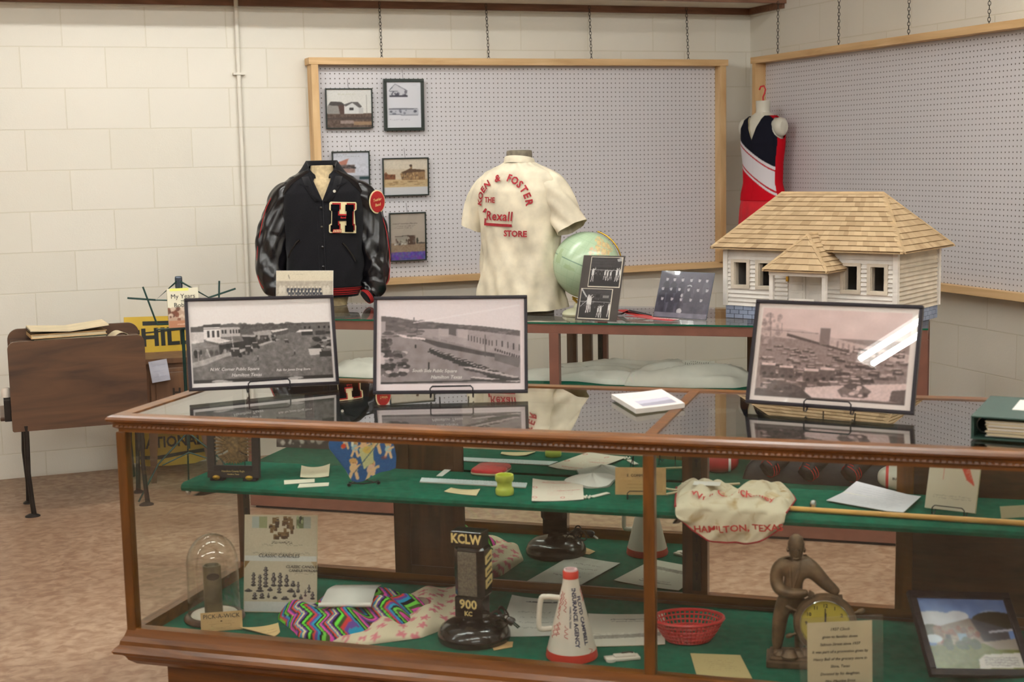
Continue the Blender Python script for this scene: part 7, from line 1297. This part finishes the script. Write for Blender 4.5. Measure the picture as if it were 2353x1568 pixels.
# brown cabinet stool with tapering legs
t = thing('cabinet_stool', 'brown wooden cabinet on splayed tapering legs between the school desk and the oak case', 'cabinet', .43, -.34, 0, -6); mb = MB(); mb.box(-.155, .155, -.10, .12, .30, .60, 'oldwood_z', bv=.004); mb.build('body', t); mb = MB(); mb.slab([(-.17, -.12), (.17, -.12), (.17, .14), (-.17, .14)], .60, .625, MT['oldwood_z']); mb.build('top', t)
mb = MB(); mb.box(-.125, .125, -.108, -.10, .33, .575, 'oldwood_z', bv=.003); mb.box(-.10, .10, -.112, -.108, .35, .555, 'oldwood_z', bv=.004); dd = mb.build('door', t); text_on(dd, 'H', .06, 'dark', .0, .45, -.1125, bold=.002)
for x, y, dx in ((-.12, -.085, -.012), (.12, -.085, .035), (-.12, .1, -.012), (.12, .1, .035)):
    mb = MB(); mb.rings([[(x + dx * (1 - k) + sx_ * w0, y + sy_ * w0, z) for sx_, sy_ in ((-1, -1), (1, -1), (1, 1), (-1, 1))] for k, z, w0 in ((1, .30, .024), (0, .0, .013))], 'oldwood_z'); mb.build('leg', t)
t = thing('paper_note', 'white handwritten paper sheet hanging from the brown cabinet top', 'paper', .345, -.472, .515, -10, 8, 8); c = lines(40, 50, (206, 206, 218), 7, (170, 170, 190), .1, .9, .12, .9); picture(c, .088, .105, t, 'paperprint', 'sheet'); mb = MB(); mb.box(-.044, .044, .0004, .0012, 0, .105, 'paper'); mb.build('backing', t)
# folding music stand with a book on it
MX, MY = .43, -.72; t = thing('music_stand', 'folding dark green wire music stand with its arms spread by the left wall', 'music stand', MX, MY, 0, -5)
mb = MB(); mb.tube([(.0, 0, .22), (0, 0, .80)], .008, 'greenmetal', 10); mb.tube([(0, 0, .80), (0, .02, 1.03)], .005, 'greymetal', 8); mb.build('pole', t, True)
for a in (205, 335, 90): a = math.radians(a); mb = MB(); mb.tube([(0, 0, .30), (.16 * math.cos(a), .16 * math.sin(a), .17), (.27 * math.cos(a), .27 * math.sin(a), .006)], .0045, 'greenmetal', 8); mb.tube([(0, 0, .20), (.14 * math.cos(a), .14 * math.sin(a), .16)], .0035, 'greenmetal', 6); mb.build('leg', t, True)
W = lambda x, z: (x - MX, -.01 + .12 * (z - .80), z)
mb = MB(); mb.box(-.024, .010, .018, .024, .985, 1.045, 'greymetal', bv=.008); mb.build('head_plate', t)
for P in ([W(.414, 1.02), W(.314, .938), W(.50, .925)], [W(.186, .953), W(.314, .938)], [W(.259, 1.002), W(.314, .824)], [W(.43, 1.02), W(.558, .938), W(.44, .86)], [W(.558, .938), W(.685, .975)], [W(.611, 1.015), W(.600, .86)], [W(.314, .824), W(.60, .82)]):
    mb = MB(); mb.tube(P, .0045, 'greenmetal', 7); mb.build('arm', t, True)
mb = MB(); mb.box(-.12, .12, -.035, -.004, .800, .804, 'greenmetal'); mb.build('ledge', t)
t = thing('book', 'white and brown paperback standing on the music stand', 'book', .437, -.745, .806, -2, 7); mb = MB(); mb.box(-.072, .072, 0, .018, 0, .185, 'cream'); mb.build('pages', t); c = Canvas(60, 80, (226, 220, 196)); c.rect(.1, 0, .7, .08, (226, 226, 120)); c.rect(0, .5, 1, .84, (176, 150, 130)); c.blobs(36, .02, .52, .98, .8, .06, .05, [(120, 76, 60), (206, 186, 166), (90, 60, 50)], 4); c.rect(0, .82, 1, 1, (170, 120, 92)); c.scribble(.3, .92, .8, .014, (210, 180, 160)); c.blur(); picture(c, .144, .185, t, 'paperprint', 'cover', y=-.0006); text_on(t, 'My Years', .030, 'ink', 0, .146, -.0015); text_on(t, 'Bob W', .030, 'ink', .0, .105, -.0015); text_on(t, 'with', .012, 'ink', .0, .126, -.0015)
